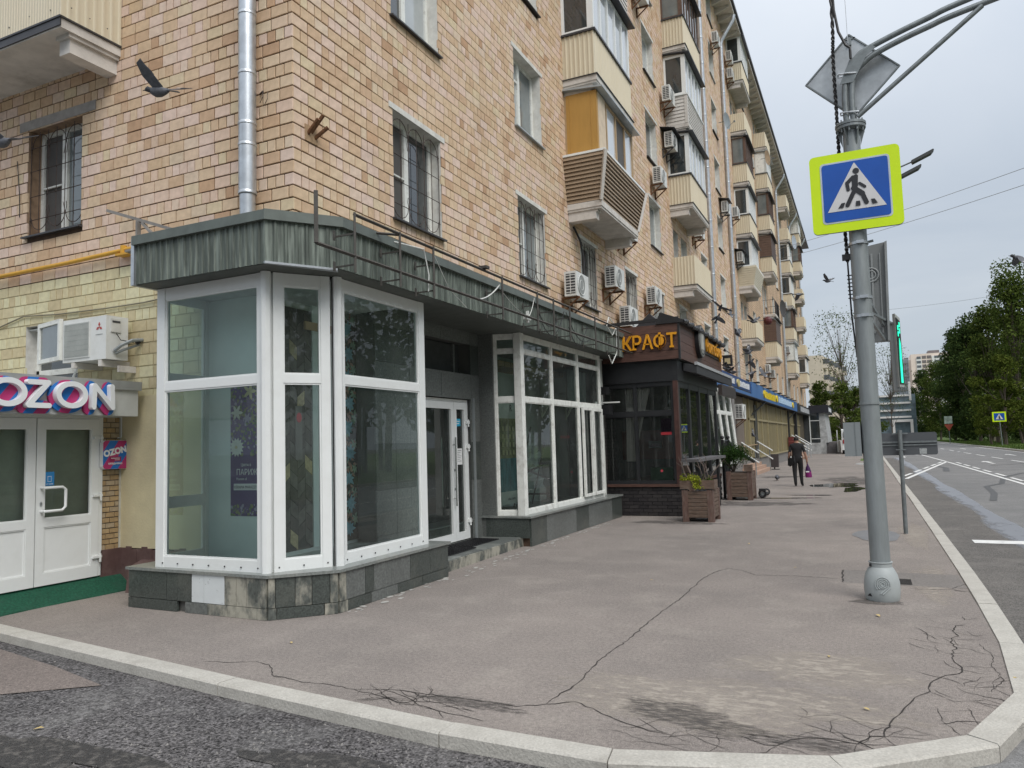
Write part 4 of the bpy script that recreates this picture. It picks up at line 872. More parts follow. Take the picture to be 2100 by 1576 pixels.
# balcony of the end wall, upper left of the picture
def f_endb(g):
    g.box(-14.2, -8.80, 5.85, YF, 7.10, 7.17)
    g.box(-14.2, -8.83, 5.88, YF, 7.02, 7.10)
    g.ext([(-9.06, 5.98, 7.02), (-8.88, 5.98, 7.02), (-8.88, 5.98, 6.97), (-8.92, 5.98, 6.95), (-8.92, 5.98, 6.80), (-9.06, 5.98, 6.80)], (0, YF - 5.98, 0))
BX, BY = -8.82, 5.86
g = MB(); ZS = 7.05
g.box(-16, BX, BY, YF - .001, ZS, ZS + .12)
g.ext([(BX - .03, BY + .13, ZS), (BX - .03, YF - .002, ZS), (BX - .03, YF - .002, ZS - .05), (BX - .03, BY + .13, ZS - .05)], (-.26, 0, 0))
g.ext([(BX - .07, BY + .17, ZS - .05), (BX - .07, YF - .002, ZS - .05), (BX - .07, YF - .002, ZS - .24), (BX - .07, BY + .17, ZS - .24)], (-.20, 0, 0))
eb = g.build('balcony', M_CONC, bld)
g = MB(); g.box(-16, BX + .02, BY - .03, YF - .003, ZS + .12, ZS + .145).box(-16, BX + .01, BY - .018, BY - .002, ZS + .02, ZS + .12); g.build('flashing', M_DARKMET, eb)
g = MB(); corr(g, (BX, BY), (BX, YF), ZS + .145, ZS + 1.8, (1, 0), .115, .02); corr(g, (-16, BY), (BX, BY), ZS + .145, ZS + 1.8, (0, -1), .055, .006); g.build('cladding', M_CREAM, eb)
g = MB()
for k in range(12): g.ball((BX - .2 - .42 * k, BY - .008, ZS + .27 + .03 * (k % 2)), .009, 5, 3)
for k in range(3): g.ball((BX + .024, BY + .12 + .25 * k, ZS + .30 - .01 * k), .009, 5, 3)
g.build('screw', M_DARKMET, eb)['kind'] = 'stuff'
# drainpipes
def pipe(x, y, zb, zt, r=.085, elbow=True, col=M_GALV):
    pts = [(x, y, zb), (x, y, zt)]
    g = MB()
    if elbow: pts += [(x + .06, y, zt + .2), (-5.02, y, zt + 1.15), (-4.97, y, zt + 1.4)]
    g.tube(pts, r, 14)
    o = g.build('drainpipe', col, bld, True)
    c = MB()
    for z_ in np.arange(zb + .45, zt, 1.22):
        c.cut().lathe([(r + .004, -.03), (r + .012, -.02), (r + .012, .02), (r + .004, .03)], (x, y, z_), 14)
    c.build('pipe_collar', col, o, True); return o
pipe(XF + .13, 33.75, 3.6, 22.6, .10); pipe(XF + .13, 39.85, 3.6, 22.6, .10); pipe(XF + .13, 66.9, 3.6, 22.6, .10); pipe(XF + .13, 90.4, 12, 22.6, .10); pipe(XF + .13, 79.5, 20, 22.6, .1)
g = MB(); x, y, r = -6.43, YF - .13, .102
g.tube([(x, y, 4.15), (x, y, 4.72)], [.085, .093], 18); g.tube([(x, y, 4.72), (x, y, 24)], r, 18)
o = g.build('drainpipe', M_GALV, bld, True); c = MB()
for z_ in (4.72, 5.30, 5.56, 6.18, 6.92, 7.5, 8.3): c.cut().lathe([(r + .001, -.035), (r + .007, -.028), (r + .007, .0), (r + .001, .008)], (x, y, z_), 18)
c.build('pipe_collar', M_GALV, o, True)
MB().tube([(x + .09, y + .12, 5.95), (x + .17, y + .08, 5.95)], .012, 5).tube([(x + .17, y + .08, 5.95), (x + .18, y + .06, 5.86), (x + .14, y + .06, 5.80)], .005, 4).tube([(x + .2, y + .12, 5.95), (x + .23, y + .09, 5.85), (x + .17, y + .1, 5.78)], .004, 4).build('pipe_clamp', M_IRON, o)
# ------------------------------------------------------------------ the glazed corner shop
shop = thing('corner_shop', 'empty single storey glazed corner shop with green-grey ribbed fascia on a dark granite plinth', 'shop', (-5.3, 8, 0))
ZL = .44
# plinth: backing block and granite tiles with joints
BP_ = [(-7.47, 5.87), (-5.44, 5.82), (-4.96, 6.30), (-4.96, 8.50)]
g = MB(); g.prism([(-7.45, 5.90), (-5.45, 5.85), (-4.99, 6.31), (-4.99, 8.47), (-5.95, 8.47), (-5.95, YF), (-7.45, YF)], 0, ZL - .03)
g.prism([(-7.0, 6.2), (-7.0, YF + .1), (-12, YF + .1), (-12, 16.3), (-5.3, 16.3), (-5.3, 11.5), (-6, 11.4), (-6, 8.44), (-5.3, 8.3), (-5.3, 6.6), (-5.6, 6.2)], .0, .40)
plinth = g.build('plinth', mat('plinth_mortar', (.13, .13, .12), .9, var=.3), shop)
def tiles(a, b, joints, rows, mats_, th=.022, name='granite_tile', parent=None):
    a, b = Vector(a), Vector(b); d = (b - a); L_ = d.length; d.normalize(); n = Vector((d.y, -d.x)); k = 0
    for (z0, z1) in rows:
        for s0, s1 in zip(joints, joints[1:]):
            p = a + d * (s0 * L_ + .003); q = a + d * (s1 * L_ - .003); o_ = n * (th + random.uniform(-.003, .003)); q0 = n * -.01
            P = [p + q0, q + q0, q + o_, p + o_]; mb = MB().prism([(v.x, v.y) for v in P], z0 + .003, z1 - .003)
            m = mats_[k % len(mats_)] if isinstance(mats_, list) else mats_; k += 1
            if m: mb.build(name, m, parent or shop)
R1 = (.115, ZL - .03); R0 = (0.0, .115)
tiles(BP_[0], BP_[1], [0, .30, .385, .485, .575, .72, .80, .87, 1], [R1], [M_GRAN, M_GRAN, M_GRAN, M_WTILE, M_WTILE, M_GRANW, M_GRANW, M_GRANW], parent=plinth)
tiles(BP_[0], BP_[1], [0, .38, .44, .60, .74, 1], [R0], [M_GRAN, None, M_GRANG, M_GRANW, M_GRANW], parent=plinth)
tiles(BP_[1], BP_[2], [0, .10, .38, .62, .88, 1], [R1], [M_GRANW, M_GRAN, M_GRANW, M_GRAN, M_GRANW], parent=plinth); tiles(BP_[1], BP_[2], [0, .12, .80, 1], [R0], [M_GRANW, M_GRAN, M_GRANW], parent=plinth)
tiles(BP_[2], BP_[3], [0, .05, .20, .27, .42, .60, .80, 1], [R1], [M_GRANW, M_GRANG, M_GRAN, M_GRANG, M_GRANG, M_GRAN, M_GRAN], parent=plinth); tiles(BP_[2], BP_[3], [0, .06, .25, .48, .72, 1], [R0], [M_GRANW, M_GRAN, M_GRANG, M_GRAN, M_GRAN], parent=plinth)
tiles((-4.96, 8.50), (-5.9, 8.50), [0, .5, 1], [R0, R1], M_GRAN, parent=plinth)
led = offset([(-7.47, YF)] + BP_ + [(-5.9, 8.50)], .05)
g = MB(); inn = offset([(-7.47, YF)] + BP_ + [(-5.9, 8.50)], -.42)
pl = [(-7.50, YF)] + [(-7.50, 5.83), (-5.42, 5.78), (-4.915, 6.285), (-4.915, 8.54), (-5.9, 8.54), (-5.9, YF)]
g.prism(pl, ZL - .03, ZL); g.build('ledge', M_LEDGE, shop)
# entrance step, its tiles, and the grid mats
st = MB().prism([(-5.10, 8.53), (-5.16, 11.86), (-6.2, 11.86), (-6.2, 8.53)], 0, .135).build('step', M_GRANW, shop)
for i in range(5):
    for j in range(3):
        y0 = 8.54 + i * .66; x0 = -5.13 - j * .33 - .012 * i; MB().box(x0 - .325, x0, y0 + .003, y0 + .655, .130, .148).build('step_tile', [M_LEDGE, M_GRANG][(i + j) % 2], st)
def gridmat(x0, x1, y0, y1, z):
    g = MB(); n = 14
    for k in range(n + 1): y = y0 + (y1 - y0) * k / n; g.box(x0, x1, y - .004, y + .004, z, z + .012)
    for k in range(7): x = x0 + (x1 - x0) * k / 6; g.box(x - .003, x + .003, y0, y1, z + .002, z + .010)
    g.box(x0, x1, y0, y1, z - .004, z); return g
tag(gridmat(-5.75, -5.30, 9.0, 9.95, .154).build('door_mat', M_BLACK), 'worn black grid mat lying broken on the granite shop step', 'mat'); tag(gridmat(-5.85, -5.42, 10.05, 10.95, .154).build('door_mat', M_BLACK), 'black grid mat on the step directly before the white shop door', 'mat')
# glazing: plan of the frame
FP = [(-7.14, 6.66), (-7.14, 5.92), (-5.53, 5.90), (-5.09, 6.50), (-5.09, 8.28)]
ZF0, ZF1, ZM = ZL, 3.52, 2.41
def frame_run(name, a, b, posts, rails, dep=.07, post_w=.085, glassm=M_GLASS, m=M_WHITE, parent=None, ends=(1, 1), z0=ZF0, z1=ZF1, inset=.02, lean=0.0, gl=True):
    """one straight run of glazing: posts at fractions, rails as (z0,z1); every pane its own part"""
    a, b = Vector(a), Vector(b); d = b - a; L_ = d.length; d.normalize(); n = Vector((d.y, -d.x)); g = MB()
    def P(s, o, z): q = a + d * s + n * (o - lean * (z - z0)); return (q.x, q.y, z)
    def bar(s0, s1, za, zb, o0=-dep, o1=0.0): g.ext([P(s0, o0, za), P(s1, o0, za), P(s1, o1, za), P(s0, o1, za)], Vector(P(s0, o0, zb)) - Vector(P(s0, o0, za)))
    ps = [p * L_ for p in posts]; xs = []
    for i, p in enumerate(ps):
        w = post_w * (1.0 if 0 < i < len(ps) - 1 else 1.0); s0 = min(max(p - w / 2, 0), L_ - w); bar(s0, s0 + w, z0, z1); xs.append((s0, s0 + w))
    for za, zb in rails:
        for (u0, u1), (v0, v1) in zip(xs, xs[1:]): bar(u1 + .0005, v0 - .0005, za, zb, -dep + .006, -.006)
    f = g.build(name, m, parent or shop)
    if gl:
        for (u0, u1), (v0, v1) in zip(xs, xs[1:]):
            for (za, zb), (zc, zd) in zip(rails, rails[1:]):
                MB().quad(P(u1 - .01, -dep / 2, zb - .01), P(v0 + .01, -dep / 2, zb - .01), P(v0 + .01, -dep / 2, zc + .01), P(u1 - .01, -dep / 2, zc + .01)).build('glass_pane', glassm, f)
                bd = MB(); c = .018
                for s0, s1, y0, y1 in ((u1, u1 + c, zb, zc), (v0 - c, v0, zb, zc), (u1 + c, v0 - c, zb, zb + c), (u1 + c, v0 - c, zc - c, zc)): bd.ext([P(s0, -dep + .012, y0), P(s1, -dep + .012, y0), P(s1, -.014, y0), P(s0, -.014, y0)], Vector(P(s0, 0, y1)) - Vector(P(s0, 0, y0)))
                bd.build('glazing_bead', M_WHITE if m is M_WHITE else m, f)
    return f
RL = [(ZF0, ZF0 + .115), (ZM - .045, ZM + .045), (ZF1 - .13, ZF1)]
frame_run('shop_window', FP[1], FP[2], [0, 1], RL, post_w=.12); frame_run('shop_window', (FP[2][0] + .045, FP[2][1] + .06), (FP[3][0] - .045, FP[3][1] - .06), [0, 1], RL, post_w=.10)
frame_run('shop_window', FP[3], FP[4], [0, 1], RL, post_w=.13)
fr = frame_run('shop_window', FP[0], FP[1], [0, 1], [(ZF0, ZF0 + .10), (1.08, 1.17), (2.46, 2.56), (ZF1 - .12, ZF1)], post_w=.11)
# ribbed corner posts
for (x, y) in (FP[2], FP[3]):
    g = MB()
    for k in range(5):
        t = -.9 + k * .42; dx, dy = math.cos(t + (-.65 if x < -5.3 else -.2)), math.sin(t + (-.65 if x < -5.3 else -.2)); g.tube([(x + .022 * dx - .012, y + .022 * dy + .012, ZF0), (x + .022 * dx - .012, y + .022 * dy + .012, ZF1)], .036, 8)
    g.box(x - .075, x + .01, y - .0, y + .09, ZF0, ZF1); g.build('corner_post', M_WHITE, shop)
g = MB()
for a, b, n in ((FP[1], FP[2], 7), (FP[2], FP[3], 3), (FP[3], FP[4], 7)):
    a, b = Vector(a), Vector(b); d = (b - a); nn_ = Vector((d.y, -d.x)).normalized() * .002
    for k in range(n): p = a + d * ((k + .5) / n) + nn_; g.ball((p.x, p.y, ZF0 + .045), .009, 6, 4)
g.build('screw', M_BLACK, shop)['kind'] = 'stuff'
# second, older bay right of the door: low granite base with painted timber windows
tiles((-5.02, 11.30), (-5.0, 16.25), [0, .13, .27, .42, .56, .70, .86, 1], [(0, .455)], [M_GRAN, M_GRANG, M_GRANG, M_GRAN, M_GRANG, M_GRANG, M_GRAN], parent=plinth)
tiles((-5.80, 11.28), (-5.02, 11.28), [0, .18, 1], [(.135, .455)], M_GRAN, parent=plinth)
MB().prism([(-5.03, 11.31), (-5.01, 16.25), (-5.9, 16.25), (-5.9, 11.31)], 0, .45).build('bay_base', M_MORTAR, shop)
MB().prism([(-4.965, 11.235), (-4.945, 16.27), (-5.9, 16.27), (-5.9, 11.235)], .458, .49).build('ledge', M_LEDGE, shop)
RB = [(.49, .565), (2.37, 2.45), (3.20, 3.26), (3.44, 3.52)]
frame_run('bay_window', (-5.62, 11.30), (-5.20, 11.42), [0, 1], RB, post_w=.06, glassm=M_GLASSD, m=M_WHITEOLD, z0=.49)
fb = frame_run('bay_window', (-5.16, 11.44), (-5.13, 15.55), [0, .335, .665, 1], RB, post_w=.075, glassm=M_GLASSD, m=M_WHITEOLD, z0=.49)
MB().box(-5.25, -5.125, 11.36, 11.50, .49, 3.52).build('corner_post', M_WHITEOLD, shop)
g = MB(); sash(g, (-5.11, 14.27), (-5.10, 14.80), .58, 2.36, .05); sash(g, (-5.105, 14.86), (-5.095, 15.44), .58, 2.36, .06); g.build('sash', M_WHITEOLD, fb)
# dark brick return wall towards the pub
bw = MB().box(-5.95, -5.35, 15.6, 17.2, 0, 3.52).build('return_wall', mat('black_mortar', (.03, .03, .032), .8), shop)
o = link('dark_brickwork', quads_mesh('dark_brickwork', *brick_arrays([(a, b, c, d - .0) for a, b, c, d in [(15.6 + i * .17 + (.08 if k % 2 else 0), 15.6 + i * .17 + .158 + (.08 if k % 2 else 0), .49 + k * .078, .49 + k * .078 + .066) for k in range(38) for i in range(9)]], 'x', -5.34, 1, .012, 9), M_DARKB), bw); o['kind'] = 'stuff'
# granite wall with the entrance
DX = -5.87
holes = [(9.48, 10.98, .135, 2.42), (9.55, 10.98, 2.83, 3.33)]
ys = [8.28, 8.75, 9.12, 9.48, 10.02, 10.5, 10.98, 11.28]; zs = [.135, .5, 1.1, 1.72, 2.42, 2.83, 3.33, 3.55]
gw = MB()
for (y0, y1) in ((8.28, 9.45), (11.0, 11.4)): gw.box(DX - .3, DX - .02, y0, y1, .1, 3.6)
gw.box(DX - .3, DX - .02, 9.45, 11.0, 2.44, 2.80).box(DX - .3, DX - .02, 9.45, 11.0, 3.35, 3.6)
gwall = gw.build('entrance_wall', mat('wall_mortar', (.10, .105, .10), .9), shop)
for i, (y0, y1) in enumerate(zip(ys, ys[1:])):
    for j, (z0, z1) in enumerate(zip(zs, zs[1:])):
        if any(h[0] - .01 < (y0 + y1) / 2 < h[1] + .01 and h[2] < (z0 + z1) / 2 < h[3] for h in holes): continue
        q = random.uniform(0, .004); MB().box(DX - .03, DX + q, y0 + .002, y1 - .002, z0 + .002, z1 - .002).build('granite_panel', [M_GRANG, M_GRANG, M_GRAN][(i * 3 + j) % 3], gwall)
MB().box(-5.97, -5.60, 11.265, 11.33, .1, 3.55).build('granite_panel', M_GRANG, gwall)
MB().box(DX - .25, DX - .22, 9.55, 10.98, 2.83, 3.33).build('transom_backing', M_INTD, gwall)
MB().box(DX - .28, DX + .005, 9.50, 9.545, 2.80, 3.36).box(DX - .28, DX + .005, 9.545, 10.98, 2.80, 2.83).box(DX - .25, DX - .18, 10.72, 10.78, 2.84, 3.33).build('transom_trim', M_GRANG, gwall)
MB().box(DX + .0, DX + .03, 11.0, 11.045, .14, 2.44).build('conduit', M_GALVPT, gwall)
# the white door: wide leaf and narrow leaf
DZ0, DZ1 = .165, 2.37
dx = DX - .10
g = MB(); g.box(dx - .05, dx + .03, 9.49, 9.54, DZ0, DZ1 + .04).box(dx - .05, dx + .03, 10.92, 10.97, DZ0, DZ1 + .04).box(dx - .05, dx + .03, 9.54, 10.92, DZ1 - .0, DZ1 + .04)
door = g.build('entrance_door', M_WHITE, shop)
for y0, y1, nm in ((9.54, 10.50, 'wide'), (10.50, 10.92, 'narrow')):
    g = MB(); y0 += .003; y1 -= .003; w = .085
    g.box(dx - .02, dx + .035, y0, y0 + w, DZ0, DZ1 - .004).box(dx - .02, dx + .035, y1 - w, y1, DZ0, DZ1 - .004).box(dx - .02, dx + .035, y0 + w, y1 - w, DZ0, DZ0 + .12).box(dx - .02, dx + .035, y0 + w, y1 - w, DZ1 - .12, DZ1 - .004)
    g.build('door_leaf', M_WHITE, door); MB().quad((dx, y0 + w, DZ0 + .12), (dx, y1 - w, DZ0 + .12), (dx, y1 - w, DZ1 - .12), (dx, y0 + w, DZ1 - .12)).build('door_pane', M_GLASSD, door)
M_STEEL = mat('steel', (.55, .56, .55), .25, metal=.9, var=.05)
for yy, xx in ((10.46, .075), (10.27, .075)):
    pass
MB().tube([(dx + .09, 10.44, .72), (dx + .09, 10.44, 1.80)], .014, 8).tube([(dx + .03, 10.44, .84), (dx + .09, 10.44, .84)], .010, 6).tube([(dx + .03, 10.44, 1.68), (dx + .09, 10.44, 1.68)], .010, 6).build('pull_handle', M_STEEL, door, True)
MB().tube([(dx - .06, 10.25, .72), (dx - .06, 10.25, 1.80)], .012, 8).build('pull_handle', M_STEEL, door, True)
g = MB()
for z_ in (2.02, 1.62, .42): g.cut().box(dx + .03, dx + .06, 10.88, 10.99, z_, z_ + .05); g.tube([(dx + .06, 10.935, z_ - .05), (dx + .06, 10.935, z_ + .07)], .014, 6)
g.build('hinge', M_WHITE, door)
g = MB(); g.box(dx + .036, dx + .042, 10.47, 10.5, 1.26, 1.30).cut().box(dx + .036, dx + .042, 10.47, 10.5, .96, 1.0); g.build('keyhole', M_STEEL, door)
g = MB().box(dx + .002, dx + .006, 10.60, 10.80, 1.36, 1.62); np_ = g.build('paper_notice', mat('paper', (.72, .73, .72), .8, var=.04)); tag(np_, 'white printed paper notice taped to the narrow leaf of the shop door', 'notice')
g = MB()
for k in range(7): g.box(dx + .006, dx + .0075, 10.63 + .02 * (k == 0), 10.77 - .03 * (k % 3), 1.58 - .028 * k, 1.588 - .028 * k + .004 * (k == 0))
o = g.build('print_line', mat('print_grey', (.25, .26, .27), .8), np_)
o = MB().prism([(0, 0), (1, 0), (1, 1), (0, 1)], 0, 1).mesh('x', M_BLACK)
st_ = MB().ext([(dx + .002, 10.60, 1.98), (dx + .002, 10.76, 1.98), (dx + .002, 10.76, 2.10), (dx + .002, 10.60, 2.10)], (.004, 0, 0)).ext([(dx + .002, 10.62, 1.94), (dx + .002, 10.66, 1.979), (dx + .002, 10.62, 1.979)], (.004, 0, 0)).build('door_sticker', mat('sticker_cyan', (.03, .40, .62), .5, var=.05)); tag(st_, 'light blue speech bubble sticker high on the white shop door', 'sticker')
MB().box(dx + .006, dx + .007, 10.625, 10.735, 2.05, 2.065).box(dx + .006, dx + .007, 10.64, 10.72, 2.015, 2.03).build('print_line', mat('sticker_white', (.7, .75, .78), .5), st_)
# fascia: ribbed sheet round the top, cap strip, soffit and roof
FA = [(-7.18, YF - .001), (-7.18, 5.66), (-5.29, 5.66), (-4.84, 6.24), (-4.82, 16.45)]
ZA, ZC = 3.53, 4.02
def run_sheet(a, b, pitch):
    a_, b_ = Vector(a), Vector(b); d = (b_ - a_).normalized(); n = (d.y, -d.x); g = MB(); corr(g, a, b, ZA, ZC, n, pitch, .012); return g
g = run_sheet(FA[1], FA[2], .085); g.build('fascia_sheet', M_FASC, shop); run_sheet(FA[2], FA[3], .105).build('fascia_sheet', M_FASC, shop); run_sheet(FA[3], (FA[3][0] + .002, 9.2), .075).build('fascia_sheet', M_FASC, shop); run_sheet((FA[3][0] + .002, 9.2), (FA[3][0] + .008, 13.4), .075).build('fascia_sheet', M_FASC, shop); run_sheet((FA[3][0] + .008, 13.4), FA[4], .075).build('fascia_sheet', M_FASC, shop)
MB().box(-7.21, -7.16, 5.63, YF - .001, ZA - .01, ZC + .02).build('fascia_end', M_GALV, shop)
g = MB(); capo = offset(FA[1:], .05)
cap_in = offset(FA[1:], -.10)
for i in range(len(capo) - 1):
    a, b, c, d = capo[i], capo[i + 1], cap_in[i + 1], cap_in[i]; zt = .015 * (i % 2)
    g.ext([(*a, ZC - .055), (*b, ZC - .055), (*c, ZC - .055), (*d, ZC - .055)], (0, 0, .10 + (0, .006, .003)[i % 3]))
g.build('fascia_cap', M_FCAP, shop)
inner = [(-7.17, YF), (-7.17, 5.67), (-5.30, 5.67), (-4.85, 6.25), (-4.83, 16.44), (XF + .02, 16.44), (XF + .02, YF)]
MB().prism(inner, ZA - .004, ZA + .03).build('soffit', mat('soffit_dark', (.09, .10, .09), .6, var=.2), shop)
MB().prism(inner, ZC - .03, ZC + .02).build('roof_deck', mat('roof_felt', (.10, .11, .10), .9, var=.4, scale=3, dirt=(.3, .32, .28), dscale=2, damt=.7), shop)
MB().ext([(-5.30, 5.63, ZA - .012), (-5.27, 5.615, ZA - .012), (-4.83, 6.19, ZA - .03), (-4.88, 6.26, ZA - .03)], (0, 0, .022)).build('bent_flashing', M_GALV, shop)
# things on the shop roof
tag(MB().tube([(-5.75, 6.1, ZC + .06), (-5.55, 6.12, ZC + .10), (-5.35, 6.16, ZC + .08), (-5.1, 6.3, ZC + .05)], [.035, .05, .045, .03], 8).build('hose_roll', mat('hose_yellow', (.62, .52, .06), .5), None, True), 'yellow and white hose lying on the corner of the shop roof', 'hose')
g = MB(); rr_ = random.Random(5)
for k in range(170):
    x, y = -5.95 + rr_.gauss(0, .16), 6.25 + rr_.gauss(0, .10); z_ = ZC + .03 + abs(rr_.gauss(0, .06)); s = rr_.uniform(.02, .05); a_ = rr_.uniform(0, 6); b_ = rr_.uniform(-.5, 1)
    g.poly([(x + s * math.cos(a_ + t), y + s * math.sin(a_ + t), z_ + s * b_ * math.sin(t)) for t in (0, 1.7, 3.1, 4.6)])
o = g.build('roof_litter', mat('litter_black', (.03, .035, .03), .8, var=.3)); o['kind'] = 'stuff'
# ---- inside the shop
INP = [(-7.06, 5.99), (-5.58, 5.97), (-5.17, 6.52), (-5.17, 8.22), (-5.98, 8.24), (-5.98, 11.32), (-5.24, 11.5), (-5.24, 16.1), (-12, 16.1), (-12, YF + .05), (-7.06, YF + .05)]
ins = lambda nm, mb, m: mb.build(nm, m, shop)
ins('interior_floor', MB().prism(INP, .41, .43), M_FLOORI)
ins('interior_wall', MB().box(-7.08, -6.26, YF - .10, YF - .02, .43, 3.5), M_INT)
ins('interior_wall', MB().box(-6.32, -6.26, YF - .02, 8.6, .43, 3.5), M_INTG)
ins('interior_wall', MB().box(-6.26, -6.22, 7.45, 7.98, .43, 3.5), M_INT)
ins('interior_wall', MB().box(-6.5, -6.44, 8.6, 11.3, .43, 3.5).box(-6.44, -5.9, 9.40, 9.46, .43, 3.5), M_INTD)
ins('interior_wall', MB().box(-6.32, -6.0, 8.60, 8.66, .43, 3.5).box(-6.06, -5.9, 8.3, 9.4, .43, 3.5), M_INTG)
ins('interior_ceiling', MB().prism(INP, 3.48, 3.50), mat('ceiling_grey', (.6, .62, .6), .8))
ins('interior_wall', MB().box(-9, -8.9, 8, 16.2, .43, 3.5).box(-9, -5.3, 16.1, 16.2, .43, 3.5), M_INTG)
ins('interior_wall', MB().box(-7.6, -7.5, 12.4, 13.6, .43, 3.5).box(-6.9, -6.8, 13.9, 16.1, .43, 3.5), M_INT)
# inner frame of a glazed partition
g = MB(); sash(g, (-6.2, 8.02), (-6.2, 8.02 + .001), .5, 3.4, .0)
ins('skirting', MB().box(-6.218, -6.205, 6.82, 8.5, .43, .475), M_WHITE)
# dark herringbone tile column
hp = ins('tile_display', MB().box(-6.26, -6.235, 6.90, 7.44, .47, 3.4), mat('tile_grout', (.07, .065, .06), .8))
mt_ = [mat('tile_brown', (.10, .085, .075), .3, var=.3, scale=9), mat('tile_taupe', (.15, .135, .12), .35, var=.3, scale=9), mat('tile_gold', (.50, .40, .24), .4, var=.3, scale=20)]
k = 0
for i in range(4):
    for j in range(17):
        y0 = 6.905 + i * .133; z0_ = .48 + j * .175 + (.0 if i % 2 else .085)
        if z0_ > 3.15: continue
        s = 1 if i % 2 else -1; MB().ext([(-6.235, y0 + .003, z0_ + (.09 if s > 0 else 0)), (-6.235, y0 + .130, z0_ + (0 if s > 0 else .09)), (-6.235, y0 + .130, z0_ + .165 + (0 if s > 0 else .09)), (-6.235, y0 + .003, z0_ + .165 + (.09 if s > 0 else 0))], (.010, 0, 0)).build('tile', mt_[2] if (i * 17 + j) % 13 == 4 else mt_[(i + j) % 2], hp)
g = MB().box(-6.222, -6.210, 7.12, 7.24, 1.55, 2.20); cs = g.build('display_card', mat('card_grey', (.22, .2, .19), .6), shop); MB().ext([(-6.209, 7.18 + .045 * math.cos(t), 2.06 + .06 * math.sin(t)) for t in np.linspace(0, 2 * PI, 18)[:-1]], (.004, 0, 0)).build('red_disc', mat('disc_red', (.65, .08, .10), .5), cs)
# floral tile strip: leaves built up as flat shapes on a dark ground
fl = ins('floral_panel', MB().box(-6.22, -6.195, 8.02, 8.30, .47, 3.4), mat('floral_ground', (.06, .065, .05), .35, var=.5, scale=30))
g = MB(); rr_ = random.Random(8); kk = 0
def leafp(x, y, z_, l, a_, w, mi):
    global kk
    kk += 1; ca, sa = math.cos(a_), math.sin(a_); P = [(-.1, 0), (.25, w), (.6, w * .9), (1, 0), (.6, -w * .9), (.25, -w)]
    Q = [(x + .00002 * (kk % 50), min(max(y + l * (u * ca - v * sa), 8.022), 8.298), z_ + l * (u * sa + v * ca)) for u, v in P]; g.poly(Q, mi)
for j in range(9):
    zc_ = .62 + j * .33
    for q in range(13): leafp(-6.1938, 8.16 + rr_.uniform(-.10, .10), zc_ + .16 + rr_.uniform(-.1, .1), rr_.uniform(.05, .10), rr_.uniform(0, 6.28), .22, rr_.choice((1, 2, 2)))
    for q in range(9): leafp(-6.1925, 8.12 + .03 * (j % 2), zc_, rr_.uniform(.09, .14), q * .7, .2, 0)
    for q in range(6): leafp(-6.1932, 8.25, zc_ + .12, rr_.uniform(.07, .1), q * 1.05 + .3, .2, 1)
g.build('floral_print', [mat('print_blue', (.24, .46, .56), .4, var=.25, scale=20), mat('print_green', (.32, .46, .34), .4, var=.3, scale=20), mat('print_rose', (.45, .26, .20), .4, var=.3, scale=20)], fl)
ins('dark_panel', MB().box(-6.22, -6.20, 8.30, 8.50, .47, 3.4), mt_[0])
# wall banner of flowers
bn = thing('wall_banner', 'floral and purple hanging banner on the white wall inside the corner glazing', 'banner', (-6.45, 6.59, .93))
X0, X1, Z0, Z1 = -6.72, -6.28, .93, 2.50; yb = YF - .103
MB().box(X0, X1, yb - .004, yb, Z0, Z1).build('banner_cloth', mat('banner_purple', (.115, .075, .20), .7, var=.1), bn)
MB().tube([(X0 - .01, yb - .006, Z1 + .005), (X1 + .01, yb - .006, Z1 + .005)], .008, 6).build('banner_rod', M_BLACK, bn)
g = MB(); rr_ = random.Random(12)
def petal(cx, cz, l, a_, w, mi, y_):
    ca, sa = math.cos(a_), math.sin(a_); g.poly([(min(max(cx + l * (u * ca - v * sa), X0 + .003), X1 - .003), y_, min(max(cz + l * (u * sa + v * ca), Z0 + .003), Z1 - .003)) for u, v in ((0, 0), (.3, w), (.7, w * .8), (1, 0), (.7, -w * .8), (.3, -w))], mi)
for k in range(420):
    zz_ = rr_.uniform(1.62, 2.47) if k < 350 else rr_.uniform(.94, 1.05); petal(rr_.uniform(X0, X1), zz_, rr_.uniform(.02, .06), rr_.uniform(0, 6.3), .35, rr_.choice((0, 1, 2, 3, 1, 2)), yb - .005 - .000008 * k)
for cx, cz, n, l, mi in ((-6.62, 2.12, 6, .10, 4), (-6.42, 2.36, 5, .11, 5), (-6.46, 2.05, 6, .07, 3), (-6.62, 1.72, 14, .115, 4)):
    for q in range(n): petal(cx, cz, l, q * 6.283 / n, .20, mi, yb - .010 - .0001 * q)
petal(-6.65, 1.72, .05, 0, .4, 5, yb - .013)
g.build('banner_flowers', [mat('bf_green', (.13, .21, .09), .7), mat('bf_violet', (.13, .09, .24), .7), mat('bf_olive', (.24, .26, .13), .7), mat('bf_lilac', (.36, .33, .45), .7), mat('bf_white', (.66, .67, .62), .7), mat('bf_cream', (.55, .50, .28), .7)], bn)
M_LETW = mat('letter_white', (.75, .75, .76), .6, var=.02)
MB().box(X0 + .05, X1 - .001, yb - .006, yb - .005, 1.225, 1.30).build('banner_strip', M_LETW, bn)
text('banner_text', 'KERAMA MARAZZI', .046, mat('print_dark', (.08, .08, .1), .6), (X0 + .06, yb - .0075, 1.245), ROT_YN, bn, .0005, sx=.86)
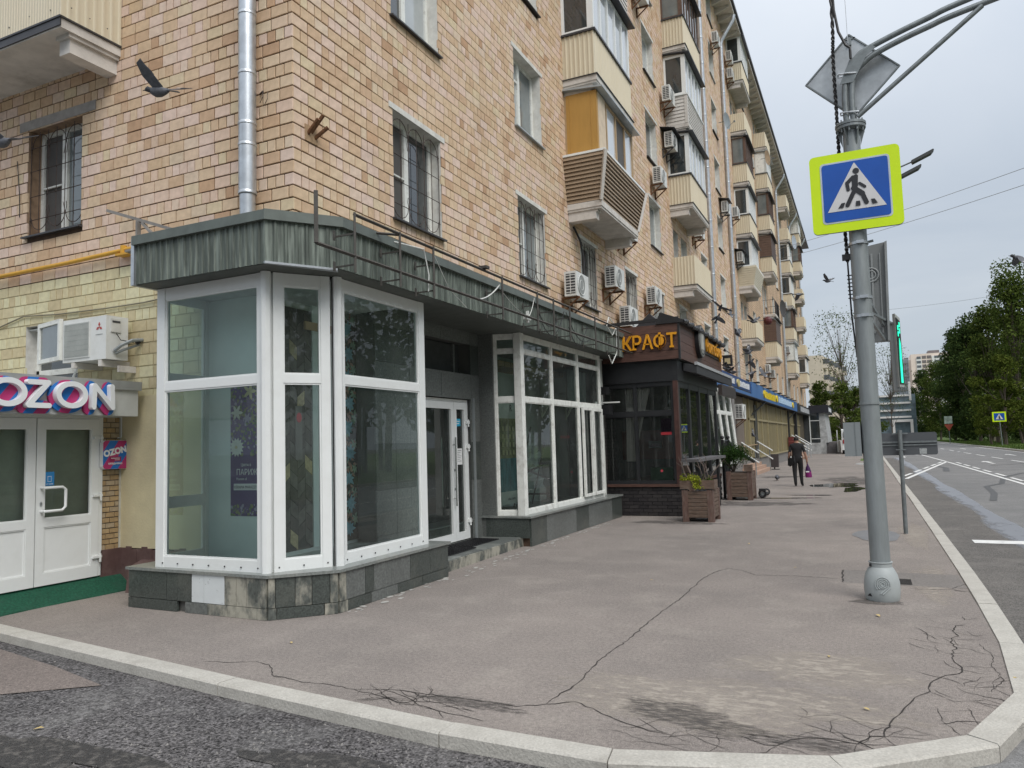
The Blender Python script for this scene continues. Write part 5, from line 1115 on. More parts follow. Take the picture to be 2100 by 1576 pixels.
text('banner_text', 'ПАРИЖЕ', .095, M_LETW, (X0 + .09, yb - .006, 1.40), ROT_YN, bn, .0005, sx=.9); text('banner_text', 'Цветы в', .05, M_LETW, (X0 + .16, yb - .006, 1.50), ROT_YN, bn, .0005, sx=.8); text('banner_text', 'Moment of', .045, M_LETW, (X0 + .09, yb - .006, 1.34), ROT_YN, bn, .0005, sx=.8)
# poster stand and the crumpled sheet behind the old windows
ps = thing('poster_stand', 'tall street picture poster with white header behind the first old bay pane', 'poster', (-5.72, 12.0, .5))
def pan(n, z0, z1, m, e=0): MB().quad((-5.74 + e, 11.72, z0), (-5.70 + e, 12.50, z0), (-5.70 + e, 12.50, z1), (-5.74 + e, 11.72, z1)).build(n, m, ps)
pan('poster_footer', .62, .84, mat('poster_white', (.60, .60, .54), .7)); pan('poster_water', .84, 1.42, mat('poster_teal', (.04, .17, .19), .6, var=.5, scale=4, stretch=(3, 3, 1))); pan('poster_street', 1.42, 2.12, mat('poster_olive', (.22, .21, .08), .6, var=.8, scale=5)); pan('poster_header', 2.12, 2.46, mat('poster_white', (.60, .60, .54), .7))
text('poster_text', 'R', .17, M_BLACK, (-5.712, 12.12, 2.25), ROT_XP, ps, .0005); text('poster_text', 'atlas concorde', .075, M_BLACK, (-5.712, 11.96, .69), ROT_XP, ps, .0005)
g = MB()
for i in range(5):
    for j in range(4): g.box(-5.722 + .005 * i, -5.716 + .005 * i, 11.80 + i * .13, 11.87 + i * .13, 1.48 + j * .14, 1.56 + j * .14)
g.build('poster_windows', mat('poster_win', (.42, .38, .18), .6), ps)
cs_ = thing('crumpled_sheet', 'large creased grey sheet with black lines behind the middle old windows', 'sheet', (-6.3, 13.4, .5))
g = MB(); nx_, nz_ = 14, 12; rr_ = random.Random(4); hh = [[rr_.uniform(-.10, .10) for _ in range(nz_ + 1)] for _ in range(nx_ + 1)]
Pq = lambda i, j: (-6.15 + hh[i][j] - .25 * j / nz_, 12.62 + 2.0 * i / nx_ + .22 * j / nz_, .5 + 1.85 * j / nz_ * (1 - .02 * i))
for i in range(nx_):
    for j in range(nz_): g.poly([Pq(i, j), Pq(i + 1, j), Pq(i + 1, j + 1)]); g.poly([Pq(i, j), Pq(i + 1, j + 1), Pq(i, j + 1)])
g.build('sheet', mat('sheet_grey', (.60, .64, .62), .6, var=.15), cs_)
g = MB()
for (a, b) in (((12.6, 1.35), (14.6, .9)), ((12.6, 1.0), (14.4, 1.25)), ((12.75, .5), (13.7, 2.0)), ((13.6, .5), (14.4, 1.7)), ((12.7, .75), (14.5, .62))): g.beam((-5.98, a[0], a[1]), (-6.0, b[0], b[1]), .012, .035)
g.build('strap', M_BLACK, cs_)
for y_ in (12.95, 14.2): tag(MB().box(-5.5, -5.44, y_, y_ + .42, 2.36, 2.39).beam((-5.46, y_ + .04, 2.36), (-5.46, y_ + .04, 2.12), .03).beam((-5.46, y_ + .36, 2.37), (-5.46, y_ + .06, 2.16), .025).build('shelf_bracket', mat('bracket_cream', (.6, .58, .46), .6)), 'cream shelf bracket fixed inside the %s old shop window' % ('middle' if y_ < 13.5 else 'far right'), 'bracket')
g = MB()
for k in range(9): g.tube([(-5.45 + .02 * (k % 2), 14.42 + k * .12, 3.15), (-5.45 + .02 * (k % 2), 14.45 + k * .115, 2.4)], .045, 5)
tag(g.build('curtain', mat('curtain_grey', (.16, .19, .18), .8)), 'grey gathered curtain in the upper far right old shop window', 'curtain')
# steel sign frame standing off the fascia
sf = thing('sign_frame', 'thin brown steel sign frame without its sign hung before the green fascia', 'sign frame', (-4.55, 9, 3.4))
M_SF = mat('sign_frame_steel', (.060, .055, .048), .6, var=.3, scale=12)
FX = -4.56; zt, zbm = 4.03, 3.60
MB().tube([(FX, 5.53, 4.10), (FX, 5.53, zbm)], .026, 4).build('upright', M_SF, sf)
MB().tube([(FX, 5.53, zbm), (FX - .02, 16.2, zbm)], .020, 4).build('rail', M_SF, sf); MB().tube([(FX, 6.12, zt), (FX - .02, 16.2, zt)], .020, 4).build('rail', M_SF, sf)
for y_ in (6.12, 6.94, 7.66, 9.55, 10.82, 11.5, 12.26, 13.62, 15.1):
    MB().tube([(FX + .004, y_, 4.05), (FX + .004, y_, 3.43)], .016, 4).build('upright', M_SF, sf)
    g = MB()
    for z_ in (3.84, 3.52): g.cut().beam((FX, y_ + .02, z_), (-4.84, y_ + .02, z_), .016).beam((-4.80, y_ - .02, z_ + .05), (-4.80, y_ - .02, z_ - .05), .03, .012)
    g.build('stand_off', M_SF, sf)
MB().tube([(FX, 7.0, zt), (-5.2, 6.55, 4.08)], .016, 4).build('brace', M_SF, sf)
tag(MB().box(-4.62, -4.50, 8.95, 9.05, 4.05, 4.085).build('junction_box', M_SF), 'small brown junction box clipped to the upper sign frame rail', 'box')
# loose cables along the fascia
def cable(name, pts, r, m, lab): 
    out = []
    for a, b in zip(pts, pts[1:]): out += [Vector(a).lerp(Vector(b), t) for t in (0, .33, .66)]
    out.append(Vector(pts[-1])); return tag(MB().tube(out, r, 5).build(name, m, None, True), lab, 'cable')
def sag(a, b, d, n=10): return [tuple(Vector(a).lerp(Vector(b), k / n) - Vector((0, 0, d * 4 * (k / n) * (1 - k / n)))) for k in range(n + 1)]
M_CABW = mat('cable_white', (.62, .63, .6), .5); M_CABB = mat('cable_black', (.02, .02, .022), .5)
cable('cable', sag((-4.60, 8.6, 3.60), (-4.60, 9.55, 3.93), .10), .010, M_CABW, 'white cable looping from the lower rail up to a fascia upright')
tag(MB().tube(sag((-4.58, 9.57, 3.85), (-4.60, 10.5, 3.60), .03), .006, 4).tube(sag((-4.60, 10.55, 3.62), (-4.6, 10.8, 3.95), .05), .006, 4).box(-4.63, -4.57, 10.42, 10.58, 3.56, 3.62).box(-4.62, -4.58, 10.5, 10.53, 3.52, 3.70).build('cable', M_CABW), 'white cable ending in a dangling plug before the green fascia', 'cable')
for i, (a, b, d) in enumerate((((10.85, 3.95), (11.9, 3.75), .25), ((12.3, 3.95), (13.5, 3.6), .22), ((12.4, 3.7), (13.4, 3.85), .35), ((11.2, 3.6), (12.2, 3.95), .3))): cable('cable', sag((-4.64, a[0], a[1]), (-4.64, b[0], b[1]), d), .007, M_CABB, ['black cable sagging between the fourth and sixth fascia uprights', 'black cable drooping right of the paired fascia uprights', 'deeper black cable loop right of the paired fascia uprights', 'black cable rising to the paired fascia uprights'][i])
cable('cable', [(-4.62, 15.0, 4.12), (-4.62, 14.7, 4.2), (-4.62, 14.55, 4.0), (-4.62, 14.9, 3.85), (-4.62, 15.2, 4.05), (-4.6, 15.1, 3.5), (-4.62, 14.8, 3.25), (-4.62, 14.6, 3.4)], .011, M_CABW, 'tangled pale cable coil hanging at the far fascia end')
cable('cable', [(-4.9, 6.95, 4.05), (-4.62, 7.55, 4.0), (-4.6, 7.62, 3.7), (-4.6, 7.60, 3.5)], .008, M_CABW, 'thin pale cable hanging beside the third fascia upright')
cable('cable', [(-4.58, 7.7, 3.98), (-4.6, 8.1, 3.62), (-4.6, 8.55, 3.45)], .004, M_CABW, 'hair thin pale wire slanting down from the third fascia upright')
lb = thing('wall_lamp_bracket', 'pale lamp bracket with a black floodlight on the dark brick beside the old windows', 'lamp', (-5.2, 15.9, 2.5))
MB().beam((-5.34, 15.9, 2.52), (-4.85, 16.0, 2.52), .03).beam((-5.34, 15.75, 2.52), (-5.34, 16.1, 2.52), .02, .05).build('bracket', M_CABW, lb); MB().box(-5.3, -5.05, 15.85, 16.1, 2.25, 2.47).box(-5.3, -5.1, 15.82, 16.05, 2.70, 2.86).build('floodlight', M_BLACK, lb)

# ------------------------------------------------------------------ the pickup point porch with its white doors
po = thing('entrance_porch', 'low white door porch with brick side and grey canopy under the yellow wall', 'porch', (-9.5, 6, 0))
PX = -8.70
MB().box(-14, PX - .10, 3.8, YF, 0, 2.56).build('porch_body', mat('porch_plaster', (.5, .47, .38), .8), po)
MB().box(-14, PX + .46, 3.6, 6.56, 2.15, 2.47).build('canopy_face', mat('canopy_white', (.56, .575, .555), .5, var=.04, scale=3, dirt=(.35, .36, .34), dscale=2, damt=.4), po)
MB().box(-14, PX + .49, 3.58, 6.59, 2.47, 2.58).build('canopy_cap', mat('canopy_cap', (.30, .31, .30), .6, var=.12, scale=6), po)
z0, z1 = .20, 2.13
g = MB(); g.box(PX - .06, PX + .02, 6.36, 6.41, z0, z1 + .06).box(PX - .06, PX + .02, 3.9, 6.36, z1, z1 + .06); df = g.build('door_frame', M_WHITE, po)
for y0, y1, hs_ in ((5.57, 6.355, 1), (4.78, 5.563, 0)):
    g = MB(); w = .095; x0, x1 = PX - .03, PX + .03
    y0 += .003; y1 -= .003
    g.box(x0, x1, y0, y0 + w, z0, z1 - .004).box(x0, x1, y1 - w, y1, z0, z1 - .004).box(x0, x1, y0 + w, y1 - w, z0, z0 + .14).box(x0, x1, y0 + w, y1 - w, z1 - .12, z1 - .004).box(x0, x1, y0 + w, y1 - w, .865, .96)
    lf_ = g.build('door', M_WHITE, po)
    g = MB(); c = .014
    for (za, zb) in ((.96, z1 - .12), (z0 + .14, .865)):
        for s in ((y0 + w, y0 + w + c, za, zb), (y1 - w - c, y1 - w, za, zb), (y0 + w + c, y1 - w - c, za, za + c), (y0 + w + c, y1 - w - c, zb - c, zb)): g.box(x1 - .03, x1 - .006, *s)
    g.build('glazing_bead', M_WHITE, lf_); MB().box(PX - .01, PX + .012, y0 + w, y1 - w, z0 + .14, .865).build('door_panel', M_WHITE, lf_)
    MB().quad((PX, y0 + w, .96), (PX, y1 - w, .96), (PX, y1 - w, z1 - .12), (PX, y0 + w, z1 - .12)).build('door_pane', M_GLASSD, lf_)
    if hs_:
        MB().tube([(x1 + .0, 5.63, 1.32), (x1 + .075, 5.63, 1.32), (x1 + .085, 5.66, 1.32), (x1 + .085, 5.83, 1.32), (x1 + .085, 5.87, 1.29), (x1 + .085, 5.87, 1.09), (x1 + .085, 5.83, 1.05), (x1 + .085, 5.66, 1.05), (x1 + .075, 5.63, 1.05), (x1, 5.63, 1.05)], .017, 10).build('pull_handle', M_WHITE, lf_, True)
        MB().ext([(x1 + .001, 5.63 + .016 * math.cos(t), 1.135 + .028 * math.sin(t)) for t in np.linspace(0, 2 * PI, 15)[:-1]], (.004, 0, 0)).build('key_plate', M_GALV, lf_)
        MB().box(x1 + .005, x1 + .007, 5.627, 5.633, 1.125, 1.147).build('keyhole', M_BLACK, lf_)
        g = MB()
        for z_ in (1.88, 1.17, .42): g.cut().box(x1, x1 + .03, 6.27, 6.39, z_, z_ + .028); g.tube([(x1 + .025, 6.37, z_ - .05), (x1 + .025, 6.37, z_ + .05)], .013, 8)
        g.build('hinge', M_WHITE, lf_)
MB().box(PX - .5, PX - .48, 4.0, 6.3, .2, 2.1).build('porch_blind', mat('blind_green', (.16, .19, .165), .7, var=.15, scale=3, stretch=(1, 12, .2)), po)
sk = MB().box(PX + .002, PX + .006, 5.685, 5.80, 1.34, 1.50).build('door_sticker', mat('sticker_blue', (.03, .22, .50), .5, var=.05)); tag(sk, 'square blue push sign sticker beside the porch door handle', 'sticker')
MB().box(PX + .006, PX + .0075, 5.72, 5.765, 1.385, 1.45).build('door_symbol', M_LETW, sk); MB().box(PX + .0075, PX + .0085, 5.725, 5.76, 1.39, 1.445).build('door_symbol_inner', MATS['sticker_blue'], sk)
text('sticker_text', 'на себя', .024, M_LETW, (PX + .0065, 5.743, 1.352), ROT_XP, sk, .0004, align='CENTER')
# brick pier: running bond facing bricks
pr = MB().box(PX - .3, PX - .022, 6.40, YF, .30, 2.16).build('pier', mat('pier_mortar', (.16, .14, .12), .9), po)
for k in range(25):
    z_ = .50 + k * .0665
    for a, b in (((6.41, 6.53), (6.54, 6.66)) if k % 2 else ((6.41, 6.475), (6.485, 6.60), (6.61, 6.66))):
        MB().box(PX - .03, PX - .008 + random.uniform(0, .004), a, b, z_, z_ + .055).build('brick', [mat('facing_a', (.46, .33, .18), .8, var=.15, scale=18), mat('facing_b', (.40, .28, .15), .8, var=.15, scale=18), mat('facing_c', (.43, .34, .23), .8, var=.15, scale=18)][random.randrange(3)], pr)
MB().box(PX - .012, PX - .002, 6.665, 6.70, .5, 2.16).build('paint_edge', mat('paint_edge', (.62, .62, .56), .8, dirt=(.4, .33, .2), dscale=6, damt=.9, var=.1), pr)
MB().tube([(PX + .012, 6.675, 2.15), (PX + .012, 6.675, 1.90), (PX + .012, 6.62, 1.895)], .008, 6).build('cable_duct', M_WHITE, po)
MB().prism([(PX - .04, 6.40), (PX + .02, 6.40), (PX + .02, YF), (PX - .04, YF)], 0, .50).build('plinth_paint', M_MAROON, po)
# plastered lower end wall with its maroon plinth
MB().box(-9, -7.1, YF - .012, YF + .1, .50, 2.42).build('plaster', M_PLASTY, bld)
g = MB()
for k in range(16):
    x0_, x1_ = PX + .02 + k * .095, PX + .02 + (k + 1) * .095; g.box(x0_, x1_, YF - .02 - .004 * (k % 3), YF + .05, 0, .50 + .02 * math.sin(k * 1.9))
g.ext([(PX + .42, YF - .26, 0), (PX + .42, YF - .22, .30), (PX + .42, YF - .02, .37), (PX + .42, YF - .02, 0)], (.81, 0, 0)); g.build('plinth', M_MAROON, bld)
# green carpet runner over the threshold ramp
NX, NY = 8, 26; g = MB()
def MP(i, j):
    u, v = i / NX, j / NY; y = 4.3 + v * 2.385; x = PX - .02 + u * (.29 + .02 * math.sin(v * 9)); z_ = .195 * (1 - u) ** 1.15 + .008 + .006 * math.sin(v * 23 + u * 5) * u
    return (x, y, z_)
for i in range(NX):
    for j in range(NY): g.quad(MP(i, j), MP(i + 1, j), MP(i + 1, j + 1), MP(i, j + 1))
for j in range(NY): p, q = MP(NX, j), MP(NX, j + 1); g.quad(p, (p[0] + .004, p[1], 0), (q[0] + .004, q[1], 0), q)
tag(g.build('carpet_runner', M_MAT), 'dark green carpet runner laid over the threshold of the white porch doors', 'carpet')
MB().box(PX - .1, PX - .02, 3.9, 6.4, 0, .195).build('threshold', M_CONC, po)
# OZON letters on the canopy
os_ = thing('shop_sign', 'big white OZON letters on pink and blue striped backing along the porch canopy', 'sign', (PX + .5, 5.5, 2.3))
mst = bpy.data.materials.new('stripes_pink_blue'); N, L, B = nodes_of(mst); B.inputs['Roughness'].default_value = .4
t = N.new('ShaderNodeTexCoord'); mp = N.new('ShaderNodeMapping'); mp.inputs['Rotation'].default_value = (.6, 0, 0); L.new(t.outputs['Object'], mp.inputs[0]); wv = N.new('ShaderNodeTexWave'); wv.bands_direction = 'Y'; wv.inputs['Scale'].default_value = 1.5; wv.inputs['Distortion'].default_value = 2.5; wv.inputs['Detail'].default_value = 0; L.new(mp.outputs[0], wv.inputs[0])
r = N.new('ShaderNodeValToRGB'); r.color_ramp.interpolation = 'CONSTANT'; r.color_ramp.elements[0].color = (.46, .035, .16, 1); r.color_ramp.elements[1].position = .55; r.color_ramp.elements[1].color = (.015, .16, .50, 1); L.new(wv.outputs[0], r.inputs[0]); L.new(r.outputs[0], B.inputs['Base Color'])
M_OZW = mat('letter_face', (.80, .82, .83), .35, var=.01)
def ring(cy, cz, ry, rz_, wy, wz, x0, x1, name, m, par):
    g = MB(); n = 40
    for k in range(n):
        a_, b_ = 2 * PI * k / n, 2 * PI * (k + 1) / n
        o0, o1 = (cy + ry * math.cos(a_), cz + rz_ * math.sin(a_)), (cy + ry * math.cos(b_), cz + rz_ * math.sin(b_)); i0, i1 = (cy + (ry - wy) * math.cos(a_), cz + (rz_ - wz) * math.sin(a_)), (cy + (ry - wy) * math.cos(b_), cz + (rz_ - wz) * math.sin(b_))
        g.quad((x1, *o0), (x1, *o1), (x1, *i1), (x1, *i0)); g.quad((x0, *o0), (x0, *o1), (x1, *o1), (x1, *o0)); g.quad((x0, *i1), (x0, *i0), (x1, *i0), (x1, *i1))
    return g.build(name, m, par)
def capsule(a, b, r_, n=8):
    a, b = Vector(a), Vector(b); t = math.atan2(b.y - a.y, b.x - a.x); P = [(b.x + r_ * math.cos(t + s), b.y + r_ * math.sin(t + s)) for s in np.linspace(-PI / 2, PI / 2, n)] + [(a.x + r_ * math.cos(t + s), a.y + r_ * math.sin(t + s)) for s in np.linspace(PI / 2, 3 * PI / 2, n)]
    return P
def strokes(segs, r_, x0, x1, name, m, par):
    g = MB()
    for k, (a, b) in enumerate(segs): g.ext([(x0, *p) for p in capsule(a, b, r_)], (x1 - x0 + .0006 * k, 0, 0))
    return g.build(name, m, par)
XB = PX + .47
LET = [('O', 4.84, 5.10), ('Z', 5.10, 5.38), ('O', 5.42, 5.80), ('N', 5.86, 6.16)]
zc, hz = 2.365, .155
for ch, y0, y1 in LET:
    cy, ry = (y0 + y1) / 2, (y1 - y0) / 2
    if ch == 'O': 
        if y0 < 5: cy, ry = 4.90, .20
        MB().ext([(XB, cy + (ry + .035) * math.cos(t), zc - .012 + (hz + .035) * math.sin(t)) for t in np.linspace(0, 2 * PI, 41)[:-1]], (.03, 0, 0)).build('letter_backing', mst, os_)
        ring(cy + .012, zc + .006, ry, hz, .058, .058, XB + .03, XB + .10, 'letter', M_OZW, os_)
    else:
        q = .028; a, b, c, d = (y0 + q + .01, zc + hz - q), (y1 - q - .01, zc + hz - q), (y0 + q, zc - hz + q), (y1 - q, zc - hz + q)
        seg = [(a, b), (b, c), (c, d)] if ch == 'Z' else [(c, a), (a, d), (d, b)]
        strokes([((p[0] - .012, p[1] - .014), (r_[0] - .012, r_[1] - .014)) for p, r_ in seg], q + .045, XB, XB + .03, 'letter_backing', mst, os_); strokes(seg, q, XB + .035, XB + .10, 'letter', M_OZW, os_)
# small square lightbox on the pier
lb_ = thing('box_sign', 'small square pink and blue OZON box sign with rounded corners on the brick pier', 'sign', (PX + .03, 6.5, 1.7))
def rrect(y0, y1, z0, z1, r_, x, n=6):
    P = []
    for cy, cz, t0 in ((y1 - r_, z1 - r_, 0), (y0 + r_, z1 - r_, PI / 2), (y0 + r_, z0 + r_, PI), (y1 - r_, z0 + r_, 1.5 * PI)): P += [(x, cy + r_ * math.cos(t0 + s), cz + r_ * math.sin(t0 + s)) for s in np.linspace(0, PI / 2, n)]
    return P
BXX = PX + .02
MB().ext(rrect(6.36, 6.72, 1.50, 1.86, .045, BXX), (.07, 0, 0)).build('box', M_WHITE, lb_); MB().ext(rrect(6.363, 6.717, 1.503, 1.857, .043, BXX + .07), (.004, 0, 0)).build('box_face', mst, lb_)
t_ = text('letters', 'OZON', .105, M_OZW, (BXX + .076, 6.375, 1.655), (PI / 2, -.20, PI / 2), lb_, .001, .006, 1.0)
MB().box(BXX + .0755, BXX + .077, 6.45, 6.61, 1.595, 1.655).build('hours_plate', mat('plate_maroon', (.30, .02, .10), .5), lb_)
g = MB().box(BXX + .077, BXX + .078, 6.47, 6.59, 1.632, 1.640).box(BXX + .077, BXX + .078, 6.52, 6.59, 1.612, 1.617); g.build('hours_line', M_LETW, lb_)
text('letters', 'ежедневно', .036, M_OZW, (BXX + .076, 6.53, 1.56), ROT_XP, lb_, .0006, .001, 1, 'CENTER')
# gas pipe, thin cables and bracket on the end wall
gp = thing('gas_pipe', 'yellow gas pipe running along the brick end wall below the barred window', 'pipe', (-10, 6.6, 4.3)); gy = YF - .075
MB().tube([(-15, gy, 4.30), (-9.75, gy, 4.315), (-8.55, gy, 4.34), (-8.2, gy + .02, 4.345), (-7.3, gy + .03, 4.32), (-7.0, gy + .02, 4.30)], .028, 10).build('pipe', M_YPIPE, gp, True)
MB().box(-8.72, -8.45, gy - .05, gy + .07, 4.265, 4.29).lathe([(.042, -.06), (.042, .06)], (-8.62, gy, 4.335), 10).beam((-8.60, gy, 4.30), (-8.60, YF, 4.30), .03).build('pipe_bracket', M_YPIPE, gp)
cable('cable', [(-12.5, YF - .02, 3.35), (-11.3, YF - .02, 3.58), (-10.75, YF - .02, 3.685), (-10.0, YF - .02, 3.64), (-9.0, YF - .02, 3.62), (-8.3, YF - .02, 3.62), (-7.2, YF - .02, 3.68)], .011, mat('cable_olive', (.22, .20, .14), .6), 'grey-brown cable stapled along the pale yellow brick wall')
cable('cable', [(-10.98, YF - .02, 6.0), (-10.92, YF - .015, 5.5), (-10.90, YF - .02, 5.15)], .006, M_CABB, 'thin dark cable dangling down the wall beside the barred end window')
ab = thing('roof_bracket', 'bare steel angle bracket standing at the left end of the shop roof', 'bracket', (-7.5, 6, 4.1)); M_BRS = mat('bracket_steel', (.27, .25, .23), .6, metal=.3, var=.2)
MB().beam((-8.10, 6.0, 4.61), (-6.55, 6.02, 4.05), .035).build('arm', M_BRS, ab); MB().beam((-7.55, 5.99, 4.39), (-7.55, 5.99, 4.02), .05, .03).build('post', M_BRS, ab); MB().beam((-7.50, 6.0, 4.37), (-7.14, 6.0, 4.04), .03).build('brace', M_BRS, ab); MB().beam((-7.66, 5.98, 4.03), (-6.9, 5.98, 4.06), .16, .025).build('foot_plate', M_BRS, ab)
tag(MB().beam((-7.75, YF - .05, 3.86), (-7.2, YF - .1, 3.76), .035).build('wall_stay', M_BRS), 'short grey steel stay between the yellow wall and the fascia end', 'stay')
rs = thing('rusty_pipe_stubs', 'cluster of three rusty pipe stubs sticking out of the brick corner', 'pipe stubs', (XF, 7.0, 5.5))
for k, (dy, dz, t) in enumerate(((0, 0, .10), (.04, .06, .14), (.08, -.03, .18))):
    MB().tube([(XF - .02, 6.96 + dy * 1.5, 5.44 + dz * .5), (XF + .17, 6.95 + dy * 2.2, 5.60 + dz * 1.3)], .024, 8).build('pipe_stub', M_RUST, rs)
MB().box(XF - .005, XF + .012, 6.90, 7.12, 5.36, 5.56).build('rust_stain_plate', mat('rust_plate', (.36, .24, .14), .9, var=.3, scale=20), rs)
# ------------------------------------------------------------------ dark timber pub pavilion
pub = thing('pub_pavilion', 'black glazed pub pavilion with brown timber fascia projecting over the pavement', 'pub', (-4.3, 18.5, 0))
M_PUBW = mat('pub_timber', (.095, .048, .036), .5, var=.3, scale=5, stretch=(1, 1, 6)); M_PUBB = mat('pub_black', (.020, .021, .023), .4, var=.2); M_PUBP = mat('pub_post', (.07, .032, .026), .45, var=.3, scale=6)
KX, KY, KE = -3.66, 16.38, 21.2
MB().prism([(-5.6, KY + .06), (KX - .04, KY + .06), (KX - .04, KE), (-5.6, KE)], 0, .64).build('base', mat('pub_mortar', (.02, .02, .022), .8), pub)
kb = MB()
def bricks_box(lst, m, nm, par): 
    g = MB(); [g.box(*b) for b in lst]; o = g.build(nm, m, par); o['kind'] = 'stuff'; return o
lst = []
for k in range(8):
    for i in range(9):
        a = -5.5 + i * .215 + (.1 if k % 2 else 0); b = min(a + .205, KX - .02); lst.append((a, b, KY + .045, KY + .07, .01 + k * .078, .078 + k * .078))
    for i in range(23):
        a = KY + .06 + i * .215 + (.1 if k % 2 else 0); lst.append((KX - .05, KX - .028, a, a + .205, .01 + k * .078, .078 + k * .078))
bricks_box(lst, M_DARKB, 'base_brickwork', pub)
MB().prism([(-5.6, KY), (KX + .03, KY), (KX + .03, KE + .05), (-5.6, KE + .05)], .64, .70).build('sill', M_PUBW, pub)
# corner post and glazing
MB().box(KX - .10, KX + .0, KY + .01, KY + .11, .70, 2.95).build('corner_post', M_PUBP, pub)
frn = frame_run('pub_window', (-5.5, KY + .04), (KX - .10, KY + .04), [0, .5, 1], [(.70, .76), (2.20, 2.30), (2.86, 2.95)], post_w=.05, glassm=M_GLASSK, m=M_PUBB, parent=pub, z0=.70, z1=2.95)
frn = frame_run('pub_window', (KX - .01, KY + .12), (KX - .01, KE), [0, .25, .5, .75, 1], [(.70, .80), (2.84, 2.95)], post_w=.16, glassm=M_GLASSK, m=M_PUBB, parent=pub, z0=.70, z1=2.95)
MB().prism([(-5.6, KY + .01), (KX + .02, KY + .01), (KX + .02, KE + .05), (-5.6, KE + .05)], 2.95, 3.40).build('header', M_PUBB, pub)
# fascia boards
FXk = KX + .12
for k in range(4):
    z0 = 3.42 + k * .195; MB().box(-5.3, FXk - .002 * (k % 2), KY - .10 - .002 * (k % 2), KY - .06, z0, z0 + .188).build('fascia_board', M_PUBW, pub)
    MB().box(FXk - .04, FXk + .004 - .002 * (k % 2), KY - .0595, KE + .3, z0, z0 + .188).build('fascia_board', M_PUBW, pub)
MB().box(FXk - .03, FXk + .012, KY - .112, KY - .058, 3.40, 4.22).build('corner_trim', M_PUBB, pub)
MB().box(-5.3, FXk - .05, KY - .05, KE + .3, 3.40, 4.16).build('fascia_core', M_PUBB, pub)
g = MB(); g.ext([(FXk + .10, KY - .14, 4.20), (FXk + .10, KY - .14, 4.26), (FXk - .4, KY - .14, 4.46), (FXk - .5, KY - .14, 4.20)], (0, KE - KY + .5, 0)); g.beam((-5.4, KY - .1, 4.28), (FXk, KY - .1, 4.30), .05, .07).beam((-5.2, KY - .1, 4.2), (-5.2, KY - .1, 4.3), .04)
for k in range(26): y = KY - .1 + k * .2; g.tube([(FXk + .10, y, 4.22), (FXk + .12, y + .1, 4.24 + .03 * math.sin(k * 2.1)), (FXk + .10, y + .2, 4.22)], .045, 5)
g.build('roof_tarp', M_PUBB, pub)
rb = MB(); rb.ext([(-4.85, 17.2, 4.25), (-4.0, 17.2, 4.25), (-4.42, 17.2, 4.62)], (0, .9, 0)); rb.build('roof_hood', M_DARKMET, pub)
MB().box(-4.7, -4.1, 18.9, 20.2, 4.2, 4.55).ext([(-4.8, 18.8, 4.55), (-4.0, 18.8, 4.55), (-4.0, 18.8, 4.59), (-4.8, 18.8, 4.62)], (0, 1.5, 0)).build('roof_unit', mat('roof_unit_grey', (.42, .44, .44), .5, var=.15), pub)
# interior: dark, with red and curtain
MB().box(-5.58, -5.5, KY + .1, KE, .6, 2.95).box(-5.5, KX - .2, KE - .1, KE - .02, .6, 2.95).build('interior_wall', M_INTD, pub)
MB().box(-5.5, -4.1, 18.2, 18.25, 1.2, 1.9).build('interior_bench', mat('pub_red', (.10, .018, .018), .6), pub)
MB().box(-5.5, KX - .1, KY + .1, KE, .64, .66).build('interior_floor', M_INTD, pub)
g = MB()
for k in range(9): s = k / 8; g.tube([(-4.86 + .48 * s, KY + .30, 2.83), (-4.88 + .30 * s, KY + .30, 2.1), (-4.92 + .13 * s, KY + .30, 1.2)], .04, 6)
tag(g.build('curtain', mat('curtain_white', (.55, .54, .50), .8), None, True), 'white curtain drawn aside in the near pub window', 'curtain')
for nm, (x0, x1, z0, z1), m, lab, cat in (('window_sign', (-4.37, -4.08, 1.49, 1.64), mat('sign_pale', (.42, .45, .44), .6), 'small pale card hung in the near pub window', 'card'), ('window_board', (-4.35, -3.85, .76, 1.06), mat('board_green', (.20, .27, .22), .6, var=.15, scale=6), 'grey-green board with a red dot standing in the pub window corner', 'board'), ('window_poster', (-4.08, -3.84, 1.80, 2.13), mat('poster_plum', (.14, .10, .14), .6, var=.9, scale=40), 'plum speckled poster over a red strip in the pub window', 'poster')):
    o = tag(MB().box(x0, x1, KY + .075, KY + .085, z0, z1).build(nm, m), lab, cat)
    if nm == 'window_board': MB().ext([(-4.10 + .028 * math.cos(t), KY + .074, .985 + .03 * math.sin(t)) for t in np.linspace(0, 2 * PI, 13)[:-1]], (0, -.003, 0)).build('red_dot', mat('dot_red', (.45, .05, .07), .5), o)
    if nm == 'window_poster': MB().box(x0, x1, KY + .070, KY + .0745, z0 - .03, z0 + .03).build('red_strip', mat('strip_red', (.35, .02, .03), .5), o)
    if nm == 'window_sign': text('letters', 'ШАТУРА', .062, M_BLACK, (x0 + .02, KY + .072, z0 + .03), ROT_YN, o, .0005) if False else [MB().box(x0 + .02 + .035 * q, x0 + .045 + .035 * q, KY + .071, KY + .0745, z0 + .03, z0 + .085 + .01 * (q % 2)).build('print_bar', M_BLACK, o) for q in range(7)]
# letters
ks = thing('pub_sign', 'orange КРАФТ letters mounted on the brown timber fascia above the pub window', 'sign', (-4.1, KY - .1, 3.6))
M_ORA = mat('letter_orange', (.72, .32, .012), .45, var=.04)
xs = -4.83
for ch, wx in (('К', .235), ('Р', .235), ('А', .245), ('Ф', .30), ('Т', .25)):
    text('letter', ch, .44, M_ORA, (xs, KY - .145, 3.665), ROT_YN, ks, .025, .006, .84); xs += wx
